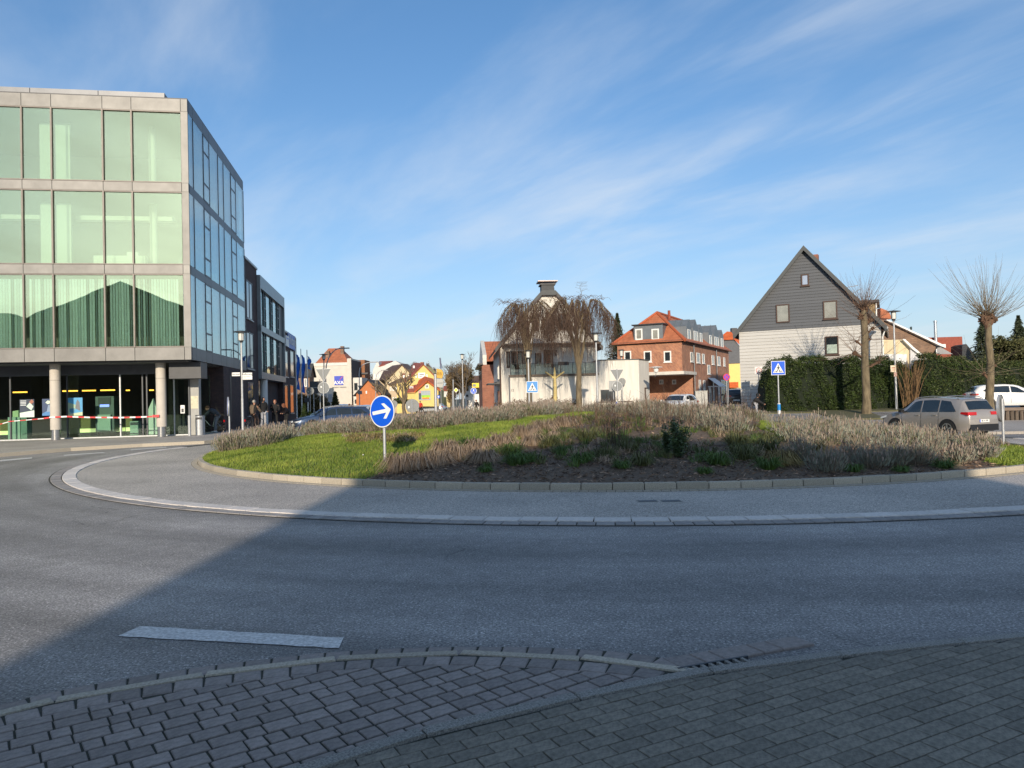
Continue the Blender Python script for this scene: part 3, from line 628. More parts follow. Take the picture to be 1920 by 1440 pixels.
# blinds on the first glazed floor
Mbl=mat('blind_fabric',(.70,.88,.98),.85,.06,3)
for i in range(1,len(xs)-1):
    m=MB(); x=xs[i]-.12
    if i in(1,):x-=.25
    while x>xs[i+1]+.1:
        r=random.uniform(.1,.7) if random.random()<.88 else 1.2; w=.051
        m.quad((x-w*math.cos(r),.34-w*math.sin(r),4.55),(x+w*math.cos(r),.34+w*math.sin(r),4.55),(x+w*math.cos(r),.34+w*math.sin(r),7.85),(x-w*math.cos(r),.34-w*math.sin(r),7.85)); x-=.127
    m.build('vertical_blind',Mbl,bank)
for k in range(1,8):
    m=MB(); y=ys[k-1]+.15
    while y<ys[k]-.1: m.quad((-.4,y-.05,4.55),(-.34,y+.05,4.55),(-.34,y+.05,7.85),(-.4,y-.05,7.85)); y+=.127
    m.build('vertical_blind',Mbl,bank)
# ground floor
GZ=.13; YG=2.3
MB().box(XL,-.26,.26,9,3.80,3.86).build('soffit',mat('soffit_panel',(.06,.06,.06),.7,.1),bank)
MB().box(XL,-2.2,YG-.05,YG+.1,3.3,3.80).build('bulkhead',M_mulld,bank)
xg=[fA.front(px,760,YG)[0] for px in (355,327,305,276,268,226,126.5,20,-60)]
for i in range(len(xg)-1): 
    MB().box(xg[i+1]+.02,xg[i]-.02,YG,YG+.02,GZ+.05,3.3).build('shop_pane',G_gf,bank)
    MB().box(xg[i]-.03,xg[i]+.03,YG-.05,YG+.06,GZ,3.3).build('glazing_post',M_steel if i in(5,1) else M_mulld,bank)
MB().box(XL,xg[0],YG-.06,YG+.08,GZ-.1,GZ+.05).build('glazing_sill',M_steel,bank)
MB().box(xg[0]-.02,xg[0],YG+.1,6.8,GZ+.05,3.3).build('shop_pane',G_gf,bank)
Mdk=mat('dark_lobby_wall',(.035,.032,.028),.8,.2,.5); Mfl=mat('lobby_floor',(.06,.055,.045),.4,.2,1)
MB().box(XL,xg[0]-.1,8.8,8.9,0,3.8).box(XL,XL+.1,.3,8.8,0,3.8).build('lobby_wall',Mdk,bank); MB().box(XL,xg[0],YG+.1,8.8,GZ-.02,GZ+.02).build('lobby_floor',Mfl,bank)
Mwarm=mat('warm_lamp',(1.0,.45,.06),.5,0,emit=2.2)
for (a,b,z,yl) in ((117,144,2.6,6.0),(154,178,2.6,6.0),(188,214,2.6,6.0),(236,242,2.6,7.5),(280,287,2.55,6),(24,49,2.6,6.5)):
    p=fA.front(a,740,yl)[0];q=fA.front(b,740,yl)[0]; MB().box(p,q,yl,yl+.15,z-.035,z+.035).build('ceiling_lamp',Mwarm,bank)
Mol=mat('olive_counter',(.16,.14,.02),.5,.1); Mlow=mat('low_glow',(.8,.85,.35),.5,0,emit=.5)
for (a,b) in((150,183),(218,230),(236,248),(-5,18)):
    p=fA.front(a,800,4.5)[0];q=fA.front(b,800,4.5)[0]; c_=thing('bench','olive backlit bench inside the bank lobby '+{150:'left of the cash machine',218:'right of the cash machine',236:'behind the entrance glazing',-5:'at the left picture edge'}[a],'bench',fA.w((p+q)/2,4.5,GZ),fA.a)
    w=abs(q-p)/2; MB().box(-w,w,0,.4,.42,1.0).build('back_panel',Mol,c_); MB().box(-w,w,-.02,.4,.22,.42).build('light_strip',Mlow,c_); MB().box(-w,w,.02,.4,0,.22).build('plinth',Mdk,c_)
Mgreen=mat('pale_green_laminate',(.35,.46,.38),.6,.05)
p=fA.front(191,760,3.6)[0]; c_=thing('cash_machine','tall cash machine with a lit blue screen inside the bank lobby','cash machine',fA.w(p+.1,3.6,GZ),fA.a)
MB().box(-.45,.45,.1,.8,.25,2.1).build('cabinet',mat('machine_grey',(.10,.13,.12),.5,.1),c_); MB().box(-.32,.32,-.05,.1,.28,1.15).build('front_panel',Mgreen,c_); MB().box(-.22,.22,.07,.097,1.55,1.68).build('screen',mat('blue_screen',(.25,.3,1.0),.3,0,emit=1.2),c_); MB().box(-.3,.3,.05,.097,1.68,2.05).build('header',M_dark,c_)
p=fA.front(37,800,2.9)[0]; c_=thing('counter','pale green cabinet with a slanted leaflet tray inside the window, at far left','cabinet',fA.w(p,2.9,GZ),fA.a); MB().box(-.45,.1,-.2,.4,0,1.15).build('body',Mgreen,c_); MB().box(.104,.4,-.15,.4,0,1.13).build('side_panel',mat('shaded_green',(.16,.25,.2),.6),c_); MB().prism([(-.32,1.15),(.1,1.15),(.05,1.5),(-.32,1.45)],.0,.1).build('leaflet_tray',mat('pale_tray',(.5,.6,.35),.6),c_)
p=fA.front(252,805,4.0)[0]; c_=thing('counter','small green waste cabinet behind the entrance glazing','cabinet',fA.w(p,4.0,GZ),fA.a); MB().box(-.22,.22,0,.4,0,.75).build('body',Mgreen,c_); MB().box(-.2,.2,-.01,.0,.55,.7).build('flap',M_dark,c_)
p=fA.front(288,800,3.4)[0]; c_=thing('display_board','white angled display stand in the bank entrance','display stand',fA.w(p,3.4,GZ),fA.a); MB().prism([(-.3,0),(.35,0),(.35,1.25),(.2,1.25),(.0,1.95),(-.3,1.25)],0,.15).build('board',Mcol,c_); MB().box(-.3,.35,-.1,.3,-.0,.05).build('foot',M_dark,c_)
for px,pzb,lab in((104,826,'round concrete column with a steel foot, left of the posters in the window'),(302.5,819.5,'round concrete column by the bank entrance where the barrier tape ends')):
    yl=1.25; x=fA.front(px,760,yl)[0]; c_=thing('column',lab,'column',fA.w(x,yl,GZ),fA.a)
    Mc=mat('pale_concrete',(.50,.46,.40),.85,.08,2,bump=.2)
    MB().cyl((0,0,.5),(0,0,2.9),.235,.235,24).build('shaft',Mc,c_,True); MB().cyl((0,0,2.912),(0,0,3.68),.235,.235,24).build('shaft',Mc,c_,True); MB().cyl((0,0,0),(0,0,.5),.20,.20,24).build('steel_foot',mat('brushed_steel',(.5,.5,.5),.25,.1,40,metal=.9,stretch=(1,1,.05)),c_,True)
x=fA.front(366,760,2.6)[0]; c_=thing('column','square concrete pillar under the corner of the glass building, behind the litter bin','column',fA.w(x,2.6,GZ),fA.a); MB().box(-.24,.24,-.24,.24,0,3.67).build('shaft',mat('grey_concrete',(.36,.36,.34),.85,.1,2),c_); MB().box(-.15,.2,-.245,-.241,1.35,2.0).build('notice_plate',mat('pale_notice',(.55,.52,.38),.7,.2,8),c_)
yb=7.05; xb=fA.front(371,760,yb)[0]
MB().box(xb,-.35,yb,yb+.3,0,3.8).box(xb,xb+.25,4.2,yb,0,3.8).build('undercroft_wall',B_dark,bank)
m=MB(); m.box(-.35,-.02,yb+.002,DEP+.02,0,3.86); m.build('brick_base',B_dark,bank)
fs=B('side',-.02); a,_=fA.side(432.5,740,-.02); m=MB(); fs.box(m,a-.15,a+.25,.6,3.4,-.0,.012); m.build('slot_window',M_black,bank)
MB().box(xg[0]-.6,xg[0]+.9,1.0,YG,3.0,3.80).build('entrance_canopy',M_dark,bank)
for px,h,lab in((355,1.0,'steel post with a key switch in front of the entrance glass'),(381.5,.95,'slanted round steel bollard between the litter bin and the bicycle')):
    p=fA.front(px,790,1.1 if px<360 else 2.2); c_=thing('bollard',lab,'bollard',fA.w(p[0],1.1 if px<360 else 2.2,GZ),fA.a); MB().cyl((0,0,0),(0,0,h),.07,.07,12).build('post',M_steel,c_,True); MB().cyl((0,0,h),(0,0,h+.03),.075,.05,12).build('cap',M_steel,c_)
p=fA.front(371,790,1.6); c_=thing('litter_bin','grey steel litter bin with a dark slot standing at the square pillar','bin',fA.w(p[0],1.9,GZ),fA.a); MB().cyl((0,0,0),(0,0,.98),.19,.19,16).build('body',M_steel,c_,True); MB().box(-.14,.14,-.20,-.12,.8,.9).build('slot',M_black,c_); MB().cyl((0,0,.98),(0,0,1.02),.2,.19,16).build('lid',M_dark,c_)
# posters (inside the ground floor windows)
def poster(pa,pb,ya,yb_,lab,bits,base):
    a=fA.front(pa,ya,YG-.03); b=fA.front(pb,yb_,YG-.03); c_=thing('poster',lab,'poster',fA.w((a[0]+b[0])/2,YG-.03,b[1]),fA.a); W=b[0]-a[0]; H=a[1]-b[1]
    MB().box(-W/2,W/2,-.006,.0,0,H).build('sheet',mat('poster_'+lab[:9],base,.5,.05),c_)
    for k,(nm,col,P) in enumerate(bits):
        MB().prism([(-W/2+u*W,v*H) for u,v in P],-.010-.001*k,-.007-.001*k).build(nm,mat('print_%s%s'%(lab[:6],k),col,.5,.05),c_)
poster(37,64.5,749,782,'dark navy poster of hands holding paper with a white lower corner, leftmost of three',[('print',(.55,.68,.60),[(0,0),(1,0),(1,.38),(0,.25)]),('print',(.50,.66,.55),[(.45,.6),(.7,.82),(.95,.6),(.8,.38)]),('print',(.30,.11,.07),[(.65,.85),(.85,1),(.98,.85),(.8,.72)])]+[('line',(.7,.75,.75),[(.05,.9-.08*k),(.45,.9-.08*k),(.45,.93-.08*k),(.05,.93-.08*k)]) for k in range(4)],(.012,.03,.06))
poster(79,100,748,779,'dark blue poster half hidden behind the round column',[('print',(.6,.72,.55),[(.3,.78),(.5,.9),(.75,.86),(.8,.75),(.5,.68)]),('print',(.05,.2,.45),[(0,0),(1,0),(1,.15),(.5,.3),(0,.12)]),('print',(.2,.28,.4),[(.4,.2),(.7,.25),(.8,.6),(.55,.65)])],(.02,.05,.13))
poster(127.5,155,746,779,'light blue poster with a collage figure, right of the round column',[('print',(.28,.42,.30),[(0,.75),(.55,.6),(.5,.35),(.05,.1),(0,.1)]),('print',(.04,.2,.35),[(.1,.2),(.45,.18),(.45,.42),(.1,.4)]),('print',(.12,.14,.16),[(.5,.4),(.85,.25),(.8,.75),(.65,.9),(.55,.7)]),('print',(.45,.55,.35),[(0,0),(1,0),(1,.2),(0,.1)])],(.06,.30,.55))
x=fA.front(341,780,2.1)[0]; c_=thing('notice','small white paper notice on the entrance glass right of the second column','notice',fA.w(x,YG-.04,1.25),fA.a); MB().box(-.1,.1,-.01,0,0,.42).build('sheet',M_signwhite,c_); MB().box(-.06,.06,-.014,-.011,.05,.25).build('print',M_dark,c_)
# barrier tape
tp=thing('barrier_tape','red and white barrier tape tied between the round columns of the bank','barrier tape',fA.w(0,1.0,0),fA.a)
pts=[(-6,797),(20,790),(50,787.5),(78,785),(97,782.3),(125,781),(165,782.5),(226,783),(262,782),(285,781),(297,780)]
P=[]
for px,py in pts: x,z=fA.front(px,py,1.0); P.append(Vector((x,0,z)))
tm=[MB(),MB()]; k=0
for p,d in resample(P,.26):
    q=p+d*.26; hz=.035 if p.x>P[3].x else .02; m_=tm[k%2]; m_.add([(p.x-d.x*.13,0,p.z-d.z*.13-hz),(p.x+d.x*.13,0,p.z+d.z*.13-hz),(p.x+d.x*.13,0,p.z+d.z*.13+hz),(p.x-d.x*.13,0,p.z-d.z*.13+hz)],[(0,1,2,3)]); k+=1
tm[0].build('red_stripes',M_red,tp); tm[1].build('white_stripes',M_signwhite,tp)
MB().cbox(P[-1].x-.1,-.05,P[-1].z,.3,.08,.12).build('knot',M_red,tp)
# ================= B. dark brick building beyond the bank
fB=Frame(fA.w(0,DEP).x,fA.w(0,DEP).y,fA.a); bb=thing('brick_office','dark brick office block with a metal framed glass bay, beyond the glass building','building',fr=fB)
fs=B('side',-.05); 
def sy(px,py,xl=-.05): return fB.side(px,py,xl)
y1=sy(481,520)[0]; y2=sy(527.8,560)[0]; y3=sy(553,640)[0]; zt=sy(457.5,484)[1]; zt2=sy(529,620)[1]; zt3=sy(553,634)[1]; zo=sy(481,509)[1]
MB().box(-9,-.05,.03,y1,-.2,zt).build('wall',B_dark,bb); MB().box(-9,-.5,y1,y2,-.2,zo).build('wall',B_dark,bb); MB().box(-9,-.05,y2,y3,-.3,(zt2+zt3)/2).build('wall',B_dark,bb)
MB().box(-9,.03,.0,y1,zt,zt+.15).box(-9,.03,y2,y3+.05,(zt2+zt3)/2,(zt2+zt3)/2+.15).build('parapet_cap',M_steel,bb)
def swin(pa,pb,ya,yb2,xl=-.05,fm=M_mulld,gm=M_glassd,mull=(.5,)):
    a,z1=sy(pa,ya,xl); b,_=sy(pb,ya,xl); _,z0=sy(pa,yb2,xl); return window(bb,B('side',xl),a,b,z0,z1,fm,gm,.08,mull=mull,sill=M_steel)
swin(460.5,472,523,595); swin(461,474,620,690); swin(463.5,474.5,716,780,mull=())
m=MB(); z=lambda py: sy(481,py,.2)[1]
zs=[z(509),z(533),z(604),z(616),z(695),z(708)]
m=MB(); m.box(-.5,.2,y1+.0,y2,zs[1],zs[0]).box(-.5,.2,y1,y2,zs[3],zs[2]).box(-.5,.2,y1,y2,zs[5],zs[4]); m.box(-.5,.2,y1,y1+.25,zs[4],zs[1]).box(-.5,.2,y2-.3,y2,zs[4],zs[1]); m.build('bay_frame',mat('bay_metal',(.20,.23,.25),.4,.1,metal=.4),bb)
for za,zb in((zs[2],zs[1]),(zs[4],zs[3])):
    MB().box(-.02,.02,y1+.25,y2-2.2,za,zb).build('bay_pane',G_side,bb)
    MB().box(-.02,.02,y2-2.2,y2-.3,za,zb).build('bay_panel',M_dark,bb)
    L_=(y2-2.2-y1-.25)
    for k in range(3):
        for d in(.18,.27): yq=y1+.25+L_*(k/3+d*1.0); MB().box(.02,.1,yq-.05,yq+.05,za,zb).build('bay_mullion',M_mulld,bb)
        ya=y1+.25+L_*(k/3+.18)
        for q in(.2,.55,.85): MB().box(.02,.09,ya,ya+L_*.09,za+(zb-za)*q-.04,za+(zb-za)*q+.04).build('bay_transom',M_mulld,bb)
    MB().box(-.45,-.4,y1,y2,za,zb).build('bay_back_wall',M_int,bb)
yq=sy(497.5,740,.0)[0]; MB().cyl((-.1,yq,-.3),(-.1,yq,zs[5]),.28,.28,16).build('column',M_signwhite,bb,True)
MB().box(-.49,-.44,y1+.1,yq+2,-.2,zs[5]).build('entrance_glazing',M_glassd,bb)
for pa,pb in((533,539),(543.5,550)):
    swin(pa,pb,656,706,mull=()); swin(pa,pb,721,775,mull=())
sg=thing('sign','blue and white bank lettering sign high on the dark brick block','sign',fB.w(.0,sy(543,650)[0],0),fB.a)
ya,za=sy(532.5,628); yb_,_=sy(538.3,630); yc,_=sy(551,634); zb_=sy(532.5,648)[1]; y0_=sy(543,650)[0]
MB().box(-.04,.12,ya-y0_,yb_-y0_,zb_,za).build('logo_panel',M_signwhite,sg); MB().box(.12,.14,ya-y0_+.4,yb_-y0_-.3,zb_+.7,za-.2).build('logo_mark',M_blue,sg)
MB().box(-.04,.06,yb_-y0_,yc-y0_,zb_+.0,zb_+1.45).build('letter_board',mat('letter_blue',(.10,.22,.60),.5),sg)
text('Volksbank',1.35,M_signwhite,sg,(.08,(yb_+yc)/2-y0_,zb_+.8),(math.pi/2,0,math.pi/2),sx=1.0)
# pale drainpipe at the end
MB().cyl((.02,y3+.05,-.3),(.02,y3+.05,zt3),.06,.06,8).build('downpipe',M_steel,bb)
# ================= flags
M_flag=mat('blue_flag',(.01,.13,.55),.7,.25,2); 
def flagpole(px,pytop,d,label,flag):
    b=PW(px,760,d); z0=zg(b.x,d); zt_=PW(px,pytop,d).z; t=thing('flagpole',label,'flagpole',(b.x,d,z0)); MB().cyl((0,0,0),(0,0,zt_-z0),.06,.035,8).build('pole',M_signwhite,t,True)
    if flag:
        m=MB(); n=10; zz=zt_-z0-.5; Lh=flag
        rows=[]
        for i in range(n+1):
            f=i/n; rows.append([(.03+.30*u*(1-.4*f)+.05*math.sin(f*9+u*5),.10*math.sin(u*7+f*8)*(.3+u),zz-f*Lh-.25*u) for u in (0,.25,.5,.75,1)])
        vs=[p for r in rows for p in r]; m.add(vs,[(i*5+j,i*5+j+1,i*5+j+6,i*5+j+5) for i in range(n) for j in range(4)]); m.build('flag',M_flag,t,True)
    return t
flagpole(556.5,653,62,'leftmost of three white flagpoles, blue flag hanging beside the brick block',2.8)
flagpole(566,654,62,'middle white flagpole with a limp blue flag',3.0)
flagpole(577.5,656,60,'rightmost white flagpole, its grey flag wrapped round the pole',.9)
# ================= C. white building with insurance sign
fC=Frame(0,125,0.0); t=thing('white_office','white flat roofed building with a blue insurance logo and an orange tiled roof behind','building',fr=fC)
def fx(f,px,py,yl=0): return f.front(px,py,yl)
xa=fx(fC,572,680)[0]; xb2=fx(fC,651,680)[0]; xc=fx(fC,658.5,680)[0]; ztp=fx(fC,651,680)[1]; zpi=fx(fC,655,672)[1]
MB().box(xa,xb2,0,8,-2,ztp).build('wall',W_cream,t); MB().box(xb2+.002,xc,-.1,8,-1,zpi).build('wall',W_cream,t); MB().box(xa,xb2-.01,-.12,.0,ztp-.45,ztp+.05).build('parapet',W_greyw,t)
# receding dark flank
q1=fx(fC,667,690,6); MB().prism([(xc+.01,0),(q1[0],6),(q1[0],8),(xc+.01,8)],-1,zpi-.25,'z').build('flank_wall',mat('brown_cladding',(.05,.04,.04),.8),t)
e1=fx(fC,661,708,1)[0]; e2=fx(fC,678.5,708,1)[0]; ze_=fx(fC,670,708,1)[1]
MB().box(e1,e2,1.0,5.9,-1,ze_).build('bay',W_greyw,t); window(t,B('front',1.0),fx(fC,664.5,0,1)[0],fx(fC,671,0,1)[0],fx(fC,667,732,1)[1],fx(fC,667,718,1)[1],M_dark,M_glassd,.1)
window(t,B('front',1.0),fx(fC,665,0,1)[0],fx(fC,672,0,1)[0],fx(fC,667,757,1)[1],fx(fC,667,749,1)[1],M_dark,M_glassd,.1)
g1_=fx(fC,664,675,8)[0]; g2_=fx(fC,683.5,675,8)[0]; MB().box(g1_,g2_,8.01,13,-1,fx(fC,670,675,8)[1]).build('rear_wall',mat('rust_render',(.25,.11,.05),.8,.15),t)
MB().box(g1_,g2_+.6,7.6,8,fx(fC,670,702,8)[1],fx(fC,670,699,8)[1]).build('cornice',M_dark,t)
# roof: hipped
r0=fx(fC,592,678,4)[0]; r1_=fx(fC,656,678,4)[0]; zr_=fx(fC,630,653,8)[1]; ra=fx(fC,616,653,8)[0]; rb=fx(fC,640,653,8)[0]; 
MB().add([(r0,3,ztp+.0),(r1_,3,ztp),(r1_,13,ztp),(r0,13,ztp),(ra,8,zr_),(rb,8,zr_)],[(0,1,5,4),(1,2,5),(2,3,4,5),(3,0,4)]).build('roof',T_orange,t)
cx_=fx(fC,641,650,6)[0]; MB().box(cx_-.28,cx_+.28,6,6.8,ztp+1,fx(fC,641,649,6)[1]).build('chimney',B_brown,t); cx_=fx(fC,614,660,5)[0]; MB().box(cx_-.3,cx_+.3,5,5.8,ztp+.6,fx(fC,614,658,5)[1]).build('chimney',B_brown,t)
lg=thing('sign','blue square insurance logo board on the white building','sign',(fx(fC,635.5,710)[0],125-.02,fx(fC,635,722)[1]))
lw=fx(fC,644,710)[0]-fx(fC,627,710)[0]; MB().box(-lw/2,lw/2,-.06,0,0,lw).build('board',mat('logo_blue',(.01,.04,.42),.4),lg); text('AXA',.50*lw,M_signwhite,lg,(-.02,-.075,.25*lw),sx=1.05,bold=.03)
MB().prism([(.05*lw,.56*lw),(.10*lw,.56*lw),(.46*lw,.96*lw),(.39*lw,.96*lw)],-.075,-.062).build('red_stroke',M_red,lg)
m=MB(); x=-1.2
for k in range(2):
    for j in range(10): m.box(x,x+.08,-.05,-.02,-.46,-.32 if j%3 else -.27); x+=.115
    x+=.14
m.build('small_print',mat('print_grey',(.2,.2,.2),.6),lg)
# ================= D. small brick house left
fD=Frame(0,112,0); 
t=gable_house('brick_house','small brick house with a dark roof behind the flagpoles','house',fD,fx(fD,530,700)[0],fx(fD,580,700)[0],0,2.6,-2,fx(fD,575,703)[1],fx(fD,566,684,1.3)[1],B_brown,T_dark,ridge='x')
for a,b in((556.5,559.5),(571,576)): window(t,B('front',0),fx(fD,a,0)[0],fx(fD,b,0)[0],fx(fD,573,725)[1],fx(fD,573,710)[1],M_wframe,M_curt,.08)
# ================= E..H street houses
fE=Frame(0,120,0)
t=gable_house('orange_house','orange brick gable house with dark roof squeezed beside the pale tenement','house',fE,fx(fE,668,0)[0],fx(fE,714,0)[0],0,9,-2,fx(fE,684,738)[1],fx(fE,699,713)[1],mat('orange_brick_far',(.45,.16,.06),.9,.1),T_dark,over=.4)
window(t,B('front',0),fx(fE,686,0)[0],fx(fE,688.5,0)[0],fx(fE,687,738)[1],fx(fE,687,733)[1],M_wframe,M_glassd,.1)
def poly_house(name,label,fr,wallpx,yl,dep,wm,roofs,wins,extra=()):
    """front wall polygon from photo pixels, extruded back; roofs: slabs given as pixel quads with depths"""
    t=thing(name,label,'house',fr=fr); P=[fr.front(px,py,yl) for px,py in wallpx]
    MB().prism(P,yl,yl+dep).build('wall',wm,t)
    for q,rm in roofs:
        pts=[]
        for px,py,d in q: a,z=fr.front(px,py,d); pts.append(Vector((a,d,z)))
        n=len(pts); up=Vector((0,0,.18)); MB().add([p for p in pts]+[p+up for p in pts],[tuple(range(n))[::-1],tuple(range(n,2*n))]+[(i,(i+1)%n,(i+1)%n+n,i+n) for i in range(n)]).build('roof',rm,t)
    for a,b,y0,y1_,fm,gm in wins:
        x0,z1=fr.front(a,y0,yl); x1,z0=fr.front(b,y1_,yl); window(t,B('front',yl),x0,x1,z0,z1,fm,gm,.1,mull=(.5,) if b-a>4.5 else ())
    return t
f1=Frame(0,150,0); x=lambda a,b,c:(a,b,c)
t=poly_house('tenement_house','tall pale stucco house with a curved parapet and dark red roof','' and f1 or f1,[(699,775),(699,695),(706,680),(709,678),(712,688),(722,684),(741.5,676.5),(766,692),(766,775)],0,14,W_greyw,[([(710,688,-.1),(711,679,6),(737,678,8),(722,685,0)],T_red)],
 [(a,a+2.2,y,y+7,M_wframe,M_glassd) for a in (701.5,706,711,716) for y in (701,716,733,745)]+[(738,741,688,694,M_wframe,M_glassd)])
MB().box(fx(f1,697.5,0)[0],fx(f1,716,0)[0],-.4,0,fx(f1,705,713)[1],fx(f1,705,711.5)[1]).build('cornice',W_cream,t)
f2=Frame(0,135,0)
t=poly_house('gable_house','cream gable house with brown roof and roof window behind the two bare street trees',f2,[(724,780),(724,713),(752.5,685),(768,699),(768,780)],0,10,W_pale,[([(711,713,6),(719,697,8),(736,687,9),(753.5,684.5,-.3),(724,714,-.3)],T_brown),([(752,684,-.3),(764,684,9),(780,697,9),(768,699,-.3)],T_brown)],
 [(728,731,716,723,M_wframe,M_glassd),(737,739.5,715,722,M_wframe,M_glassd)])
# lower brick wing with windows
P0=[f2.front(a,b,6) for a,b in((711,775),(711,712),(724,712),(724,775))]; MB().prism(P0,6.01,9).build('wing',W_beige,t)
f2b=Frame(0,128,0)
t=poly_house('terrace_house','low beige brick terraced house with brown roof left of the yellow gable','' and f2b or f2b,[(728.5,780),(728.5,721),(745,721),(745,780)],0,8,W_beige,[([(727,722,-.4),(752,710,4),(776,708,5),(762,721,-.4)],T_brown)],[(a,a+3,y,y+7,M_wframe,M_glassd) for a in (731,736,741) for y in (726,745)])
f3=Frame(0,118,0)
t=poly_house('yellow_gable_house','large yellow gable house with a red tiled roof and chimney on the far street','' and f3 or f3,[(744,780),(744,719),(762,716.5),(793.5,684),(817,708),(817,780)],0,12,W_yellow,[([(760,718,-.3),(771,696,8),(776,682,9.5),(794.5,683,-.3)],T_red),([(793,683.5,-.3),(791,683,9),(815,705,9),(818,709,-.3)],T_red)],
 [(779,782,702,708,M_wframe,M_glassd),(799,802,702,708,M_wframe,M_glassd),(746.5,750,745,755,M_wframe,M_glassd),(757.5,760.5,721,729,M_wframe,M_glassd)]+[])
a,z=f3.front(788,679,2); b,_=f3.front(794,679,2); MB().box(a,b,2,2.9,f3.front(790,692,2)[1],z).build('chimney',B_red2,t); a,z=f3.front(754,700,4); MB().box(a,a+.5,4,4.6,z-1.5,z).build('chimney',B_red2,t)
a,z1=f3.front(784,699,0); b,z0=f3.front(797.5,709,0); MB().box(a,b,-.08,0,z0,z1).build('wall_sign',M_signwhite,t); MB().box(a+.2,b-.2,-.1,-.08,z1-.35,z1-.2).box(a+.2,b-.5,-.1,-.08,z1-.62,z1-.5).build('sign_print',mat('print_grey',(.2,.2,.2)),t)
for px,py in((776,688),(767,706),(757.5,706)):
    a,z=f3.front(px,py,2.2); MB().cbox(a,2.2,z,.28,.2,.42).build('roof_window',M_signwhite,t)
f4=Frame(0,110,0)
t=poly_house('flower_shop','yellow shop house with an orange roof and a colourful shop window','' and f4 or f4,[(778.5,762),(778.5,735),(801,715.5),(822,731),(822,762)],0,9,W_yellow,[([(776.5,737,-.5),(785,715,6),(796,707.5,7),(802,715,-.5)],T_bright),([(800,715,-.5),(796,707.5,7),(812,712,7),(826,734,-.5)],T_bright),([(759,737,.5),(767,727,3),(784,722,3),(778,736,.5)],T_red)],
 [(797,804,721,728,M_wframe,M_glassd)])
a,_=f4.front(762,0,1); b,zz=f4.front(778.4,737,1); MB().box(a,b,1,8,-2,zz).build('low_wing',W_yellow,t)
a,z1=f4.front(767,724,1.8); b,z0=f4.front(776.5,730,1.8); w0=MB().box(a,b,1.6,2.5,z0,z1).build('dormer',T_red,t); window(t,B('front',1.6),a+.1,b-.1,z0,z1-.05,M_wframe,M_glassd,.08,mull=(.33,.66))
a,z1=f4.front(784.5,732.5,-.05); b,z0=f4.front(807.3,750,-.05); sw_=MB().box(a,b,-.06,-.005,z0,z1).build('shop_window',mat('shop_glass',(.35,.40,.42),.2),t)
for u0,u1,v0,v1,c in((.25,.97,.28,.52,(.28,.55,.02)),(.3,.9,.1,.28,(.65,.2,.02)),(.02,.22,.1,.75,(.04,.06,.08)),(.05,.2,.75,.95,(.7,.2,.2))):
    MB().box(a+(b-a)*u0,a+(b-a)*u1,-.075,-.062,z0+(z1-z0)*v0,z0+(z1-z0)*v1).build('window_graphic',mat('graphic%s'%u0,c,.6,.4,3),sw_)
# far right of the street
f5=Frame(0,150,0); t=poly_house('far_house','small pale house far down the street beyond the box van','' and f5 or f5,[(831,775),(831,733),(846,733),(846,775)],0,8,W_greyw,[([(830,733,-.3),(832,725,5),(845,725,5),(847,733,-.3)],T_red)],[(835,837,738,742,M_wframe,M_glassd)])
f6=Frame(0,105,0); t=poly_house('white_shop','white two storey shop front with dark signs beside the yellow canopy','' and f6 or f6,[(872,775),(872,722),(900,722),(900,775)],0,8,W_greyw,[([(871,722,-.3),(880,708,4),(900,706,4),(901,722,-.3)],T_brown)],[(874.5,878.5,727,733,M_dark,M_glassd),(874,878,740,744,M_dark,M_glassd),(876,879,750,760,M_dark,M_glassd)])
# ================= H. yellow canopy
t=thing('canopy','bright yellow flat canopy with a small grey logo beside the street','canopy',PW(898,757,88)); Mye=mat('canopy_yellow',(.85,.60,.0),.45,.03)
o=t.location; z1=PW(898,718,88).z-o.z; z0=PW(898,726.5,88).z-o.z; a=PW(885,722,88).x-o.x; b=PW(912.5,722,88).x-o.x
MB().box(a,b,0,5,z0,z1).build('roof_box',Mye,t); MB().box(a+.1,a+.45,-.03,0,z0+.12,z1-.12).build('logo',mat('logo_grey',(.2,.25,.25)),t); MB().box(b-.9,b-.7,1,1.2,-1,z0).box(a+.9,a+1.05,1,1.2,-1,z0).build('post',M_dark,t); MB().box(b-1.6,b-.95,2.5,2.7,-1,z0).build('kiosk_panel',M_signwhite,t); MB().box(b-.65,b,.5,4.5,-1,z0-.01).build('dark_wall',M_black,t)
# ================= I. centre gable house
fH=Frame(0,0,math.atan(.07)); o=PW(957,742,58); fH=Frame(o.x,58,math.atan(.07))
hc=thing('centre_house','weather-stained white gable house with roof terrace and slate chimney, behind the weeping trees','house',fr=fH)
X=lambda px,py,yl=0:fH.front(px,py,yl)
zt_=X(1000,705.5)[1]; x1198=X(1122,700)[0]; 
MB().box(0,x1198,0,4,-.5,zt_).build('base_wall',W_stain,hc); MB().box(-.1,x1198,-.14,.1,zt_-.03,zt_+.14).build('terrace_edge',mat('bronze_trim',(.10,.075,.055),.6),hc)
